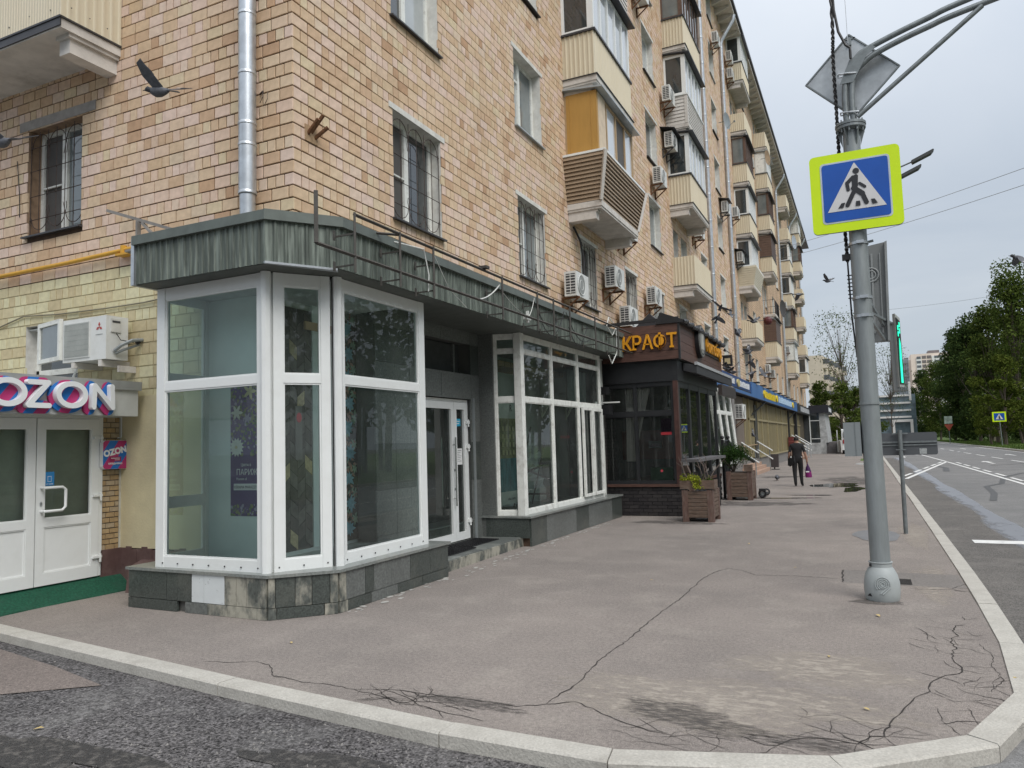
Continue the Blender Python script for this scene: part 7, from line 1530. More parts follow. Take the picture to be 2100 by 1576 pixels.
for z_ in (5.02, 5.44): g.cut().tube([(PLX - .085, PLY - .036, z_ + .01), (PLX, PLY - .045, z_), (PLX + .085, PLY - .036, z_ - .01), (PLX + .085, PLY + .04, z_ - .01), (PLX - .085, PLY + .04, z_ + .01), (PLX - .085, PLY - .036, z_ + .01)], .009, 5)
for z_ in (3.62, 3.05, 2.86): g.cut().lathe([(.092, -.014), (.095, -.014), (.095, .014), (.092, .014)], (PLX, PLY, z_), 28); g.box(PLX - .02, PLX + .05, PLY - .115, PLY - .093, z_ - .015, z_ + .015)
g.build('strap_band', M_GALV, pole)
MB().tube([(PLX - .13, PLY + .02, 3.60), (PLX + .14, PLY + .02, 3.64)], .014, 6).build('clamp_bar', M_POLE2, pole)
# pedestrian crossing sign
psg = thing('pedestrian_crossing_sign', 'large blue pedestrian crossing sign with lime yellow border strapped to the grey pole', 'sign', (PLX, PLY - .1, 4.1))
sx0, sx1, sz0, sz1, sy = -.365, .485, 3.74, 4.57, PLY - .125
def rr2(x0, x1, z0, z1, r_, y_, n=6):
    P = []
    for cx_, cz_, t0 in ((x1 - r_, z1 - r_, 0), (x0 + r_, z1 - r_, PI / 2), (x0 + r_, z0 + r_, PI), (x1 - r_, z0 + r_, 1.5 * PI)): P += [(cx_ + r_ * math.cos(t0 + s), y_, cz_ + r_ * math.sin(t0 + s)) for s in np.linspace(0, PI / 2, n)]
    return P
def flat(pts, y_, m, nm, th=.0015, par=psg): return MB().ext([(p[0], y_, p[-1]) for p in pts], (0, -th, 0)).build(nm, m, par)
MB().ext(rr2(sx0, sx1, sz0, sz1, .05, sy + .035), (0, -.034, 0)).build('sign_back', M_POLE2, psg)
M_LIME = mat('sign_lime', (.62, .84, .0), .5, var=.02); M_SBL = mat('sign_ped_blue', (.010, .085, .40), .3, var=.08, scale=3); M_SGR = mat('sign_edge_grey', (.50, .56, .62), .4); M_SWH = mat('sign_reflective', (.64, .63, .63), .45, var=.06, scale=4); M_SBK = mat('sign_figure', (.022, .022, .025), .4)
flat(rr2(sx0, sx1, sz0, sz1, .05, 0), sy, M_LIME, 'border')
ix0, ix1, iz0, iz1 = -.265, .390, 3.835, 4.480
flat(rr2(ix0, ix1, iz0, iz1, .035, 0), sy - .003, M_SGR, 'inner_edge'); flat(rr2(ix0 + .017, ix1 - .017, iz0 + .017, iz1 - .017, .028, 0), sy - .006, M_SBL, 'blue_field')
cxs = .0625
flat([(cxs - .275, 0, 3.955), (cxs + .275, 0, 3.955), (cxs + .004, 0, 4.440), (cxs - .004, 0, 4.440)], sy - .009, M_SWH, 'triangle')
fy = [sy - .012]
def fig(pts, nm='figure'): fy[0] -= .0004; return flat([(p[0], 0, p[1]) for p in pts], fy[0], M_SBK, nm)
F0 = lambda x, z_: (cxs + x, z_)
fig([F0(.012 + .031 * math.cos(t), 4.352 + .031 * math.sin(t)) for t in np.linspace(0, 2 * PI, 21)[:-1]], 'figure_head')
fig([F0(-.030, 4.300), F0(.012, 4.318), F0(.030, 4.305), F0(.022, 4.185), F0(-.034, 4.165)], 'figure_torso')
cap_ = lambda a, b, r_: capsule((cxs + a[0], a[1]), (cxs + b[0], b[1]), r_)
for a, b, r_ in (((-.018, 4.292), (-.078, 4.235), .018), ((-.078, 4.235), (-.070, 4.165), .017), ((.040, 4.215), (.085, 4.175), .015), ((-.018, 4.175), (.058, 4.108), .027), ((.058, 4.108), (.092, 4.010), .022), ((-.022, 4.130), (-.085, 4.005), .021)): fig(cap_(a, b, r_), 'figure_limb')
for pts in (((-.175, 3.985), (-.125, 3.985), (-.105, 4.035), (-.140, 4.035)), ((-.010, 3.985), (.036, 3.985), (.033, 4.035), (-.004, 4.035)), ((.145, 3.985), (.195, 3.985), (.168, 4.035), (.133, 4.035))): fig([F0(*p) for p in pts], 'figure_stripe')
# diamond sign seen from behind
ds = thing('diamond_sign', 'bare metal back of a diamond sign behind the curved arm', 'sign', (.1, PLY + .2, 5.46)); yb = PLY + .12; cx_, cz_, R_ = .10, 5.475, .475
def dia(r_, y_, th, nm, m):
    P = []; q = .055
    for k in range(4):
        t = k * PI / 2; ux, uz = math.cos(t), math.sin(t); vx, vz = -uz, ux; P += [(cx_ + (r_ - q) * ux + q * .9 * (-vx) , y_, cz_ + (r_ - q) * uz - q * .9 * vz), (cx_ + r_ * ux * .985, y_, cz_ + r_ * uz * .985), (cx_ + (r_ - q) * ux + q * .9 * vx, y_, cz_ + (r_ - q) * uz + q * .9 * vz)]
    return MB().ext(P, (0, th, 0)).build(nm, m, ds)
dia(R_, yb, .012, 'sign_plate', M_GALV if False else mat('zinc_sheet', (.43, .45, .46), .42, metal=.6, var=.15, scale=9, dirt=(.28, .29, .30), dscale=3, damt=.6)); 
g = MB()
for k in range(4): t0, t1 = k * PI / 2, (k + 1) * PI / 2; g.beam((cx_ + (R_ - .02) * math.cos(t0), yb - .005, cz_ + (R_ - .02) * math.sin(t0)), (cx_ + (R_ - .02) * math.cos(t1), yb - .005, cz_ + (R_ - .02) * math.sin(t1)), .014)
g.build('rim', M_POLE2, ds); MB().box(cx_ - .06, cx_ + .06, yb - .012, yb - .001, cz_ + .40, cz_ + .415).box(cx_ - .018, cx_ + .018, yb - .03, yb - .001, cz_ + .33, cz_ + .40).build('sign_bracket', M_POLE2, ds); MB().box(cx_ - .03, cx_ + .03, PLY + .03, yb - .001, 5.05, 5.09).build('clamp', M_POLE2, ds)
# controller box on the pole, traffic heads seen from the back and side
cb_ = thing('control_box', 'grey steel control box mounted low on the far left of the pole', 'box', (-.12, PLY + .1, 1.4)); MB().box(-.205, -.045, PLY - .05, PLY + .16, 1.43, 1.775).build('box_body', mat('box_grey', (.215, .235, .24), .5, var=.06, scale=3), cb_); MB().box(-.045, -.015, PLY + .02, PLY + .10, 1.46, 1.74).build('box_mount_shade', M_BLACK, cb_); MB().box(-.10, -.094, PLY - .054, PLY - .05, 1.43, 1.775).build('box_seam', M_POLE2, cb_)  # mount block coloured black to stand in for the shadow gap beside the pole
tb = thing('traffic_board', 'tall grey ribbed back panel of a traffic light under the blue sign', 'traffic light', (.27, 11, 3.4))
M_TL = mat('tl_grey', (.175, .185, .185), .55, var=.06); MB().ext([(.10, 10.8, 4.10), (.40, 10.8, 4.14), (.36, 10.8, 2.84), (.12, 10.8, 2.84)], (0, .10, 0)).build('back_panel', M_TL, tb)
g = MB()
for x0, x1 in ((.14, .17), (.20, .225), (.30, .315)): g.ext([(x0, 10.785, 4.0), (x1, 10.785, 4.0), (x1 - .02, 10.785, 2.95), (x0 - .02, 10.785, 2.95)], (0, .015, 0))
torus(g, (.19, 10.79, 3.72), .09, .012, 'y'); torus(g, (.19, 10.79, 3.72), .055, .01, 'y'); g.ext([(.372, 10.75, 4.13), (.40, 10.75, 4.14), (.362, 10.75, 2.84), (.335, 10.75, 2.84)], (0, .16, 0)); g.build('back_rib', mat('tl_grey_light', (.25, .265, .265), .5), tb)
MB().beam((PLX + .05, 8.6, 3.05), (.30, 10.85, 3.05), .03).beam((PLX + .05, 8.6, 2.86), (.30, 10.85, 2.86), .03).build('mount_arm', M_POLE2, tb)
tl = thing('traffic_light', 'grey pedestrian traffic light with tall green lit display beside the pole', 'traffic light', (.48, 12, 2.8))
MB().box(.40, .475, 11.9, 12.25, 2.25, 3.22).build('housing', M_TL, tl); MB().ext([(.475, 11.86, 2.30), (.545, 12.10, 2.30), (.545, 12.10, 3.30), (.475, 11.86, 3.34)], (-.03, .05, 0)).build('lamp_frame', mat('tl_frame', (.36, .38, .37), .5), tl)
MB().ext([(.484, 11.875, 2.34), (.541, 12.085, 2.34), (.541, 12.085, 3.25), (.484, 11.875, 3.29)], (.003, -.003, 0)).build('lamp_face', M_BLACK, tl)
M_EMG = emit('green_light', (.02, .85, .48), 1.15)
def tlp(pts): return [(.489 + .054 * u, 11.872 + .205 * u, z_) for u, z_ in pts]
MB().ext(tlp([(.3, 2.36), (.75, 2.36), (.75, 2.9), (.5, 3.0), (.3, 2.7)]), (.004, -.004, 0)).build('green_figure', M_EMG, tl)
for zz in (3.07, 3.16): MB().ext(tlp([(.2, zz), (.8, zz), (.8, zz + .018), (.2, zz + .018)]), (.004, -.004, 0)).ext(tlp([(.2, zz - .05), (.38, zz - .05), (.38, zz - .001), (.2, zz - .001)]), (.004, -.004, 0)).ext(tlp([(.62, zz + .02), (.8, zz + .02), (.8, zz + .07), (.62, zz + .07)]), (.004, -.004, 0)).build('green_digit', M_EMG, tl)
MB().beam((PLX + .05, 8.6, 2.92), (.44, 12.0, 3.22), .025).build('mount_arm', M_POLE2, tl)
# chain cable, wires
g = MB(); pts = [(-.055, PLY + .02, 9.0), (-.05, PLY + .02, 6.3), (-.068, PLY + .02, 5.67), (-.07, PLY + .03, 5.1), (-.072, PLY + .03, 4.6), (-.065, PLY + .03, 3.9), (-.06, PLY + .03, 3.45)]
P_ = curve_pts(pts, 22)
for i, p in enumerate(P_[:-1]):
    t = (P_[i + 1] - p).normalized(); a = i * 1.3; o1 = Vector((math.cos(a), math.sin(a), 0)) * .010; o2 = -o1; a2 = (i + 1) * 1.3; n1 = Vector((math.cos(a2), math.sin(a2), 0)) * .010
    g.tube([p + o1, P_[i + 1] + n1], .012, 5); g.tube([p - o1, P_[i + 1] - n1], .012, 5)
tag(g.build('twisted_cable', M_CABB), 'twisted black cable bundle hanging behind the pole and sign', 'cable')
cable('cable', [(x_, PLY - .06, z_) for x_, z_ in ((.0, 8), (-.035, 6.6), (-.03, 6.15), (.0, 5.9), (.06, 5.74), (.10, 5.70), (.10, 5.58))], .014, M_CABB, 'smooth black cable curving down onto the top of the curved arm')
cable('wire', [(.08, PLY, 9), (.085, PLY, 6.2), (.085, PLY, 5.78)], .003, M_GALV, 'thin vertical wire rising from the top of the diamond sign')
cable('cable', [(-.06, PLY + .04, 3.45), (-.055, PLY + .04, 2.9), (-.03, PLY + .05, 2.45)], .009, M_CABB, 'thin dark cable running down beside the pole under the blue sign')
g = MB()
for k in range(7): g.box(-.075, -.025, PLY + .01, PLY + .03, 3.30 - .04 * k, 3.31 - .04 * k)
g.box(-.11, -.03, PLY, PLY + .05, 3.47, 3.53); tag(g.build('cable_clamp', M_BLACK), 'black clamp with short rungs on the cable left of the pole', 'clamp')
def wire(a, b, d, lab, r_=.006): return tag(MB().tube(sag(a, b, d, 16), r_, 4).build('overhead_wire', M_GALVPT), lab, 'wire')
wire((-5.5, 62, 16.4), (12, 22, 10.2), .3, 'upper thin overhead wire crossing the sky behind the sign', .012); wire((-5.5, 62, 15.6), (12, 22, 9.6), .3, 'lower thin overhead wire crossing the sky behind the sign', .012); wire((-6, 130, 21), (30, 118, 21), .8, 'faint far wire over the distant tower', .02)
# double street lights far behind the sign
for (z_, x1, lab) in ((11.33, 2.44, 'upper street lamp head reaching out right of the crossing sign'), (10.85, 2.02, 'lower street lamp head reaching out right of the crossing sign')):
    t = thing('street_lamp', lab, 'street lamp', (1.3, 30, z_)); MB().tube([(.6, 30, z_ - .55), (1.2, 30, z_ - .28), (x1 - .34, 30, z_)], .03, 6).build('lamp_arm', M_POLE2, t); MB().ext([(x1 - .36, 29.88, z_ + .03), (x1 + .34, 29.88, z_ + .32), (x1 + .37, 29.88, z_ + .29), (x1 + .28, 29.88, z_ + .18), (x1 - .32, 29.88, z_ - .06)], (0, .3, 0)).build('lamp_head', mat('lamp_dark', (.05, .055, .055), .5), t)
# direction board on its thin post (seen from behind)
db = thing('direction_sign', 'long dark grey back of a direction board on a thin post', 'sign', (.5, 14.08, 0)); BYs = 14.16
MB().tube([(.50, 14.08, 0), (.515, 14.08, 1.70)], .034, 14).build('post', M_POLE2, db, True); MB().ext(rr2(.10, 1.055, 1.285, 1.655, .035, BYs), (0, .012, 0)).build('board', mat('board_back', (.085, .092, .10), .5, var=.05), db)
g = MB().box(.105, 1.05, BYs - .025, BYs - .0005, 1.485, 1.515).box(.105, 1.05, BYs - .014, BYs - .0005, 1.44, 1.462); g.build('board_rail', M_POLE2, db); MB().box(.40, .63, BYs - .045, BYs - .026, 1.635, 1.655).box(.44, .59, BYs - .115, BYs - .026, 1.37, 1.385).build('board_clamp', M_POLE2, db)
MB().box(.79, .895, BYs - .002, BYs - .0005, 1.30, 1.39).build('data_sticker', mat('sticker_grey', (.36, .38, .38), .5, var=.35, scale=60), db)
# second crossing sign across the road, small road signs
p2s = thing('pedestrian_crossing_sign', 'small distant pedestrian crossing sign on a thin post on the grass verge', 'sign', (12.9, 94, 0)); q = p2s; X2, Y2 = 12.75, 93
MB().tube([(X2 + .1, Y2, 0), (X2 + .02, Y2, 2.6)], .05, 8).build('post', M_POLE2, p2s)
def f2(pts, k, m, nm): return MB().ext([(X2 + p[0], Y2 - .06 - .012 * k, 3.05 + p[1]) for p in pts], (0, -.008, 0)).build(nm, m, p2s)
f2([(-.62, -.52), (.62, -.52), (.62, .52), (-.62, .52)], 0, M_LIME, 'border'); f2([(-.47, -.38), (.47, -.38), (.47, .38), (-.47, .38)], 1, M_SBL, 'blue_field'); f2([(-.34, -.26), (.34, -.26), (0, .32)], 2, M_SWH, 'triangle'); f2([(-.05, -.2), (.12, -.24), (.04, .02), (.06, .12), (-.06, .1)], 3, M_SBK, 'figure')
rs2 = thing('road_sign', 'small white plate above a red triangle far down the road', 'sign', (10.6, 118, 0)); MB().tube([(10.3, 118, 0), (10.3, 118, 3.6)], .05, 6).build('post', M_POLE2, rs2); MB().box(9.8, 10.75, 117.9, 117.94, 2.75, 3.75).build('plate', mat('plate_pale', (.42, .5, .42), .5, var=.5, scale=2), rs2); MB().ext([(9.75, 117.9, 2.65), (10.85, 117.9, 2.65), (10.3, 117.9, 1.75)], (0, .04, 0)).build('red_triangle', mat('tri_red', (.42, .08, .045), .5), rs2)
# ------------------------------------------------------------------ air conditioners, dishes
def ac_proto(name, hood=False):
    t = thing(name, 'x', 'air conditioner', (0, 0, 0)); g = MB()
    # local: +x out of the wall, y along it, z up; wall plane at x = 0
    g.box(.12, .40, 0, .80, 0, .54); b = g.build('casing', M_ACW, t, local=True)
    d = MB().ext([(.401, .30 + .23 * math.cos(a), .27 + .23 * math.sin(a)) for a in np.linspace(0, 2 * PI, 25)[:-1]], (.012, 0, 0)).build('fan_grille', M_ACD if hood else mat('ac_fan', (.26, .27, .26), .5), b, local=True)
    torusg = MB(); torus(torusg, (.412, .30, .27), .22, .012, 'x', 20, 5); torus(torusg, (.412, .30, .27), .11, .008, 'x', 16, 5); torusg.build('fan_ring', M_ACW, b, local=True)
    MB().box(.16, .37, -.006, -.001, .05, .49).build('side_louvre', M_ACD, b, local=True)
    g = MB()
    for k in range(7): g.box(.16, .37, -.012, -.006, .07 + .063 * k, .085 + .063 * k)
    g.box(.255, .27, -.0135, -.0121, .05, .49); g.build('louvre_slat', M_ACW, b, local=True)
    g = MB()
    for y_ in (.10, .66): g.cut().box(.0, .42, y_, y_ + .04, -.04, 0).box(0, .04, y_, y_ + .04, -.34, -.04).beam((.03, y_ + .02, -.31), (.38, y_ + .02, -.04), .03)
    g.build('bracket', M_RUST if not hood else M_DARKMET, t, local=True)
    if hood: MB().ext([(0, -.12, .72), (.52, -.12, .60), (.52, -.12, .585), (0, -.12, .70)], (0, 1.04, 0)).build('hood', M_DARKMET, t, local=True)
    return t
ac0 = ac_proto('air_conditioner'); ac1 = ac_proto('air_conditioner', True); used = [0, 0]
def ac(y, z_, label, hood=False, x=XF, s=1.0):
    src = ac1 if hood else ac0; k = 1 if hood else 0
    if not used[k]: src.location = (x, y, z_); src['label'] = label; src['group'] = 'air conditioners on the street facade'; used[k] = 1; src.scale = (s,) * 3; return src
    return dup(src, (x, y, z_), label, scale=s, group='air conditioners on the street facade')
ac(15.15, 4.83, 'white air conditioner beside the second barred window just above the shop roof'); ac(18.05, 5.55, 'air conditioner with dark side grille between the two narrow barred windows'); ac(19.2, 4.7, 'air conditioner standing low on a ledge at the pub end of the shop roof'); ac(22.1, 5.75, 'air conditioner high above the pub roof under the first cream balcony')
ac(19.55, 7.2, 'air conditioner tucked at the far end of the lowest brown flared balcony'); ac(19.5, 12.55, 'air conditioner beside the bright white glazed balcony above the brown one'); ac(22.2, 15.55, 'air conditioner on the wall at the top edge of the picture'); ac(25.45, 13.5, 'air conditioner on the near end of the grey lap sided balcony'); ac(25.5, 11.85, 'air conditioner under a dark hood at the near end of a cream balcony', True); ac(23.55, 9.95, 'air conditioner left of the lower white glazed balcony, below the hooded one')
ac(30.0, 9.75, 'air conditioner in the shade behind the first downpipe'); ac(37.0, 21.3, 'air conditioner by the second downpipe high under the eaves'); ac(41.6, 22.5, 'upper of two stacked air conditioners at the top far balcony'); ac(41.7, 21.55, 'lower of two stacked air conditioners at the top far balcony'); ac(37.3, 12.75, 'air conditioner under a brown hood crossing the second downpipe', True); ac(40.8, 13.45, 'air conditioner right of the hooded one by the second downpipe'); ac(41.7, 11.2, 'air conditioner under a pale hood on the cream flared far balcony', True); ac(51.9, 5.9, 'pale air conditioner above the blue sign board'); ac(54.6, 5.75, 'dark air conditioner right of the pale one above the blue sign board'); ac(67.6, 12.6, 'air conditioner beside a far dark glazed balcony'); ac(67.8, 8.8, 'small far air conditioner at the lower dark glazed balcony'); ac(49.0, 19.0, 'air conditioner on the bare wall between the far balconies'); ac(46.2, 18.6, 'air conditioner at the far end of the open cream balcony'); ac(32.6, 2.45, 'shop air conditioner on a white shelf under the blue sign', False, -5.05, 1.15)
# the large split unit on the yellow end wall
mu = thing('air_conditioner', 'large white air conditioner with red three-diamond emblem on the pale yellow wall', 'air conditioner', (-8.9, 6.4, 2.9)); yA = 6.30
MB().box(-9.32, -8.50, yA, yA + .31, 2.875, 3.425).build('casing', M_ACW, mu); MB().box(-9.29, -8.80, yA - .012, yA - .001, 2.92, 3.38).build('grille_frame', M_ACW, mu)
g = MB()
for k in range(34): x_ = -9.275 + k * .0140; g.box(x_, x_ + .006, yA - .017, yA - .0125, 2.935, 3.365)
for k in range(7): g.box(-9.28, -8.81, yA - .0165, yA - .0122, 2.95 + k * .066, 2.954 + k * .066)
g.build('grille_bar', mat('grille_grey', (.36, .38, .365), .5), mu)
g = MB(); ecx, ecz, s = -8.625, 3.285, .036
for a in (PI / 2, PI / 2 + 2 * PI / 3, PI / 2 + 4 * PI / 3): ux, uz = math.cos(a), math.sin(a); vx, vz = -uz, ux; g.ext([(ecx, yA - .0015, ecz), (ecx + ux * s * .9 + vx * s * .5, yA - .0015, ecz + uz * s * .9 + vz * s * .5), (ecx + ux * s * 1.75, yA - .0015, ecz + uz * s * 1.75), (ecx + ux * s * .9 - vx * s * .5, yA - .0015, ecz + uz * s * .9 - vz * s * .5)], (0, -.003, 0))
g.build('emblem', mat('emblem_red', (.42, .07, .06), .5), mu); MB().box(-8.69, -8.56, yA - .003, yA - .001, 3.185, 3.197).build('emblem_text_line', mat('grille_grey', (.36, .38, .365), .5), mu)
MB().box(-8.499, -8.485, yA + .06, yA + .20, 3.22, 3.39).build('side_handle', mat('ac_handle', (.60, .60, .57), .5), mu); MB().box(-8.485, -8.481, yA + .075, yA + .185, 3.34, 3.365).build('handle_slot', M_ACD, mu)
MB().tube([(-8.48, yA + .10, 2.98), (-8.42, yA + .15, 3.05), (-8.36, yA + .26, 3.12), (-8.34, YF, 3.14)], .022, 6).tube([(-8.48, yA + .12, 2.95), (-8.43, yA + .2, 3.0), (-8.38, YF - .02, 3.08)], .018, 6).build('pipe', M_GALVPT, mu); MB().tube([(-8.485, yA + .13, 3.21), (-8.44, yA + .16, 3.12), (-8.38, yA + .3, 3.1)], .006, 4).ball((-8.37, YF - .05, 3.12), .04, 6, 5).build('wiring', M_BLACK, mu)
MB().box(-9.15, -9.09, yA + .0, YF, 2.80, 2.87).box(-8.64, -8.58, yA, YF, 2.79, 2.87).box(-8.50, -8.46, yA + .16, YF, 2.72, 2.80).build('bracket', M_CONC, mu); MB().tube([(-9.12, yA + .1, 2.86), (-9.2, yA + .12, 2.82), (-9.30, yA + .14, 2.72), (-9.33, yA + .15, 2.55)], .016, 6).build('drain_hose', M_WHITE, mu)
def dish(loc, r_, label, m=M_GALVPT):
    t = thing('satellite_dish', label, 'satellite dish', loc); g = MB(); base = []
    for i in range(5):
        q = r_ * i / 4
        for k in range(18): a = 2 * PI * k / 18; base.append((q * math.cos(a) * .25 + .25 * (q / r_) ** 2 * r_ * .6, q * math.cos(a), q * math.sin(a)))
    n0 = len(g.v); g.v += base
    for i in range(4):
        for k in range(18): g.f.append((n0 + i * 18 + k, n0 + i * 18 + (k + 1) % 18, n0 + (i + 1) * 18 + (k + 1) % 18, n0 + (i + 1) * 18 + k)); g.m.append(0)
    g.build('reflector', m, t, True, local=True); MB().tube([(-.02, 0, 0), (-.35, 0, -.02)], .018, 5).tube([(.05, 0, -r_ * .9), (.4, 0, -.1)], .012, 5).box(.38, .46, -.03, .03, -.14, -.06).build('dish_arm', M_POLE2, t, local=True); return t
dish((-5.35, 37.6, 17.4), .42, 'grey satellite dish fixed to the second downpipe'); dish((-4.75, 50.5, 19.8), .50, 'rust brown satellite dish sticking out of a far balcony', mat('dish_tan', (.30, .20, .11), .6, var=.3)); dish((-4.8, 55.5, 10.6), .62, 'large dark satellite dish on the open iron railed balcony', mat('dish_dark', (.05, .045, .042), .6)); dish((-4.8, 70.5, 18.9), .62, 'pale satellite dish near the far end under the eaves', M_GALV)
lc = thing('balcony_lantern', 'dark red round lantern box on a bracket beside a low cream balcony', 'lantern', (-5.0, 46.6, 8.6)); MB().ball((-4.85, 46.7, 8.55), .26, 10, 7).build('lantern_body', mat('lantern_red', (.10, .018, .02), .5), lc); MB().tube([(-4.8, 46.8, 8.8), (-4.5, 47.4, 8.7), (-4.3, 47.8, 8.4)], .02, 5).tube([(-5.85, 46.6, 8.6), (-4.9, 46.7, 8.6)], .02, 5).build('lantern_bracket', M_GALVPT, lc)
tag(MB().tube([(XF + .02, 16.15, 6.65), (XF + .10, 16.35, 6.35), (XF + .14, 16.42, 5.9), (XF + .13, 16.4, 5.3)], .025, 6).build('cable', M_CABB, None, True), 'thick black cable bowing down the brick wall above the low air conditioner', 'cable')
# ------------------------------------------------------------------ pigeons
M_PGR = mat('pigeon_grey', (.095, .10, .115), .7, var=.3, scale=30); M_PDK = mat('pigeon_dark', (.03, .032, .038), .6, var=.3, scale=30); M_PWH = mat('pigeon_pale', (.42, .42, .44), .7, var=.2, scale=30)
def pigeon(pose):
    t = thing('pigeon', 'x', 'pigeon', (0, 0, 0), group='pigeons about the building')
    # flies along -x, z up, length about 0.33 m
    n, m = 14, 10; g = MB(); prof = [(-.165, .004, .0), (-.150, .020, .012), (-.125, .032, .016), (-.100, .030, .008), (-.075, .040, -.004), (-.03, .058, -.010), (.03, .056, -.008), (.08, .038, -.002), (.115, .022, .004), (.125, .012, .006)]
    b0 = len(g.v)
    for x_, r_, dz in prof:
        for k in range(m): a = 2 * PI * k / m; g.v.append((x_, r_ * math.cos(a) * .92, dz + r_ * math.sin(a)))
    for i in range(len(prof) - 1):
        for k in range(m): g.f.append((b0 + i * m + k, b0 + i * m + (k + 1) % m, b0 + (i + 1) * m + (k + 1) % m, b0 + (i + 1) * m + k)); g.m.append(0 if i > 3 else 1)
    body = g.build('body', [M_PGR, M_PDK], t, True, local=True)
    MB().ext([(-.160, -.006, .010), (-.160, .006, .010), (-.188, 0, .004)], (0, 0, -.008)).build('beak', M_BLACK, body, local=True)
    MB().ext([(.10, -.020, .010), (.10, .020, .010), (.22, .055, .0), (.235, 0, .002), (.22, -.055, .0)], (0, 0, -.006)).build('tail', M_PGR, t, local=True)
    def wing(s, up, sweep, name='wing', spread=1.0):
        g = MB(); pts = [(-.045, .03, .02), (-.065, .16, .0), (-.03, .29, .0), (.05, .335, .0), (.055, .27, .0), (.075, .22, 0), (.08, .17, 0), (.085, .11, 0), (.09, .05, .012)]
        P = []
        for (x_, y_, z_) in pts: d = (y_ - .03) * spread; P.append((x_ + sweep * d, s * (.03 + d * math.cos(up)), .02 + d * math.sin(up) + z_ * .3))
        g.ext(P, (0, .0, -.005), 0); w_ = g.build(name, [M_PGR, M_PDK], t, local=True)
        g = MB(); idx = [2, 3, 4, 5, 6]; Q = [tuple(Vector(P[i]) + Vector((0, -s * .004 * math.sin(up), .003 * math.cos(up) + .001))) for i in idx]; g.ext(Q, (0, -s * .002, .002), 0); g.build('wing_tip', M_PDK, w_, local=True)
        g = MB(); g.ext([tuple(Vector(P[i]) * .75 + Vector(P[0]) * .25 + Vector((.01, -s * .006, .006))) for i in (2, 3, 4, 5)], (0, -s * .002, .002)); g.build('wing_bar', M_PWH, w_, local=True)
    if pose == 'up': wing(1, .25, .5); wing(-1, 1.15, -.50)
    elif pose == 'glide': wing(1, .25, .1); wing(-1, .25, .1)
    elif pose == 'down': wing(1, -.55, .2); wing(-1, -.55, .2)
    else:
        for s in (1, -1): MB().ext([(-.06, s * .05, .03), (.0, s * .062, .035), (.14, s * .028, .0), (.09, s * .045, -.03), (-.03, s * .058, -.03)], (0, s * .008, 0)).build('wing', M_PDK, t, local=True)
        g = MB()
        for s in (1, -1): g.tube([(.0, s * .02, -.05), (-.005, s * .02, -.10)], .005, 4); g.box(-.03, .01, s * .02 - .008, s * .02 + .008, -.104, -.098)
        g.build('leg', M_RUST, t, local=True)
    return t
PROTO = {p: pigeon(p) for p in ('up', 'glide', 'down', 'stand')}; pu = {k: 0 for k in PROTO}
def bird(pose, loc, rot, label, s=1.0):
    src = PROTO[pose]
    if not pu[pose]: o = src; o.location = loc; o['label'] = label; pu[pose] = 1
    else: o = dup(src, loc, label)
    o.rotation_euler = rot; s *= .78 if loc[0] > -6 and loc[1] < 29 and loc[1] > 18.5 else 1; o.scale = (s, s, s); return o
bird('up', (-6.76, 5.6, 5.62), (.25, .12, .30), 'large pigeon with raised wings crossing the brick end wall', 1.0); bird('up', (-9.50, 5.6, 5.60), (.2, -.05, .1), 'pigeon cut by the left edge of the picture near the barred window', 1.05)
bl = [('glide', (-3.07, 19, 4.90), (.6, .2, 1.9), 'pigeon with both wings spread just above the pub roof', 1.15), ('down', (-3.2, 19.3, 4.70), (.3, .9, 2.6), 'pigeon diving along the downpipe above the pub roof', .95), ('glide', (-3.15, 21, 5.03), (1.0, .2, .6), 'small pigeon between the two downpipes', .75), ('up', (-2.68, 22, 4.92), (.3, -.3, 3.0), 'pigeon lifting off in front of the cream balcony left of the red lantern', 1.0), ('glide', (-2.70, 19, 4.22), (.9, .9, .9), 'pigeon tumbling with splayed wings against the second downpipe', 1.1), ('up', (-2.85, 22, 4.06), (.2, .35, 3.4), 'pigeon dropping beneath the low cream balcony', 1.1), ('down', (-3.06, 24, 3.98), (.4, .6, 2.9), 'pigeon gliding down right of the second downpipe', 1.1), ('glide', (-3.18, 20, 3.94), (.9, .2, 1.6), 'pigeon fluttering at the far end of the pub name sign', .8), ('stand', (-3.22, 20.2, 3.60), (0, .2, 2.0), 'pigeon hovering low beside the lantern sign', .95), ('up', (-3.34, 22, 3.62), (.4, .2, 2.2), 'pigeon with raised wings just above the blue sign edge', 1.1), ('stand', (-4.58, 28.6, 4.262), (0, 0, 1.2), 'first pigeon perched on top of the blue sign board', 1.25), ('stand', (-4.60, 29.5, 4.262), (0, 0, 2.4), 'second pigeon perched on the blue sign board, nearer the street', 1.25), ('stand', (-4.60, 30.6, 4.262), (0, 0, .6), 'third pigeon perched far along the dark blue sign board', 1.25), ('glide', (-3.19, 28, 3.90), (.9, -.3, .5), 'pigeon flapping over the light blue sign board', 1.2), ('down', (-3.3, 26, 3.80), (.2, .2, 3.2), 'pigeon swooping level above the blue sign letters', 1.2),
 ('up', (-.75, 24, 6.22), (.3, .25, -.1), 'lone pigeon flying in the open sky left of the crossing sign', 1.0), ('down', (3.02, 18, 5.12), (.2, .3, .3), 'lone pigeon flying at the right edge of the sky', 1.0), ('glide', (-3.88, 30, 1.75), (.9, .4, 1.2), 'pigeon fluttering before the tan plank front', 1.0), ('down', (-2.6, 40, 8.75), (.2, -.1, 3.3), 'dark pigeon silhouetted at the far balcony edge', 1.4), ('stand', (-3.13, 30.2, .125), (0, -.3, 1.7), 'pigeon standing on the pavement left of the walking person', 1.2)]
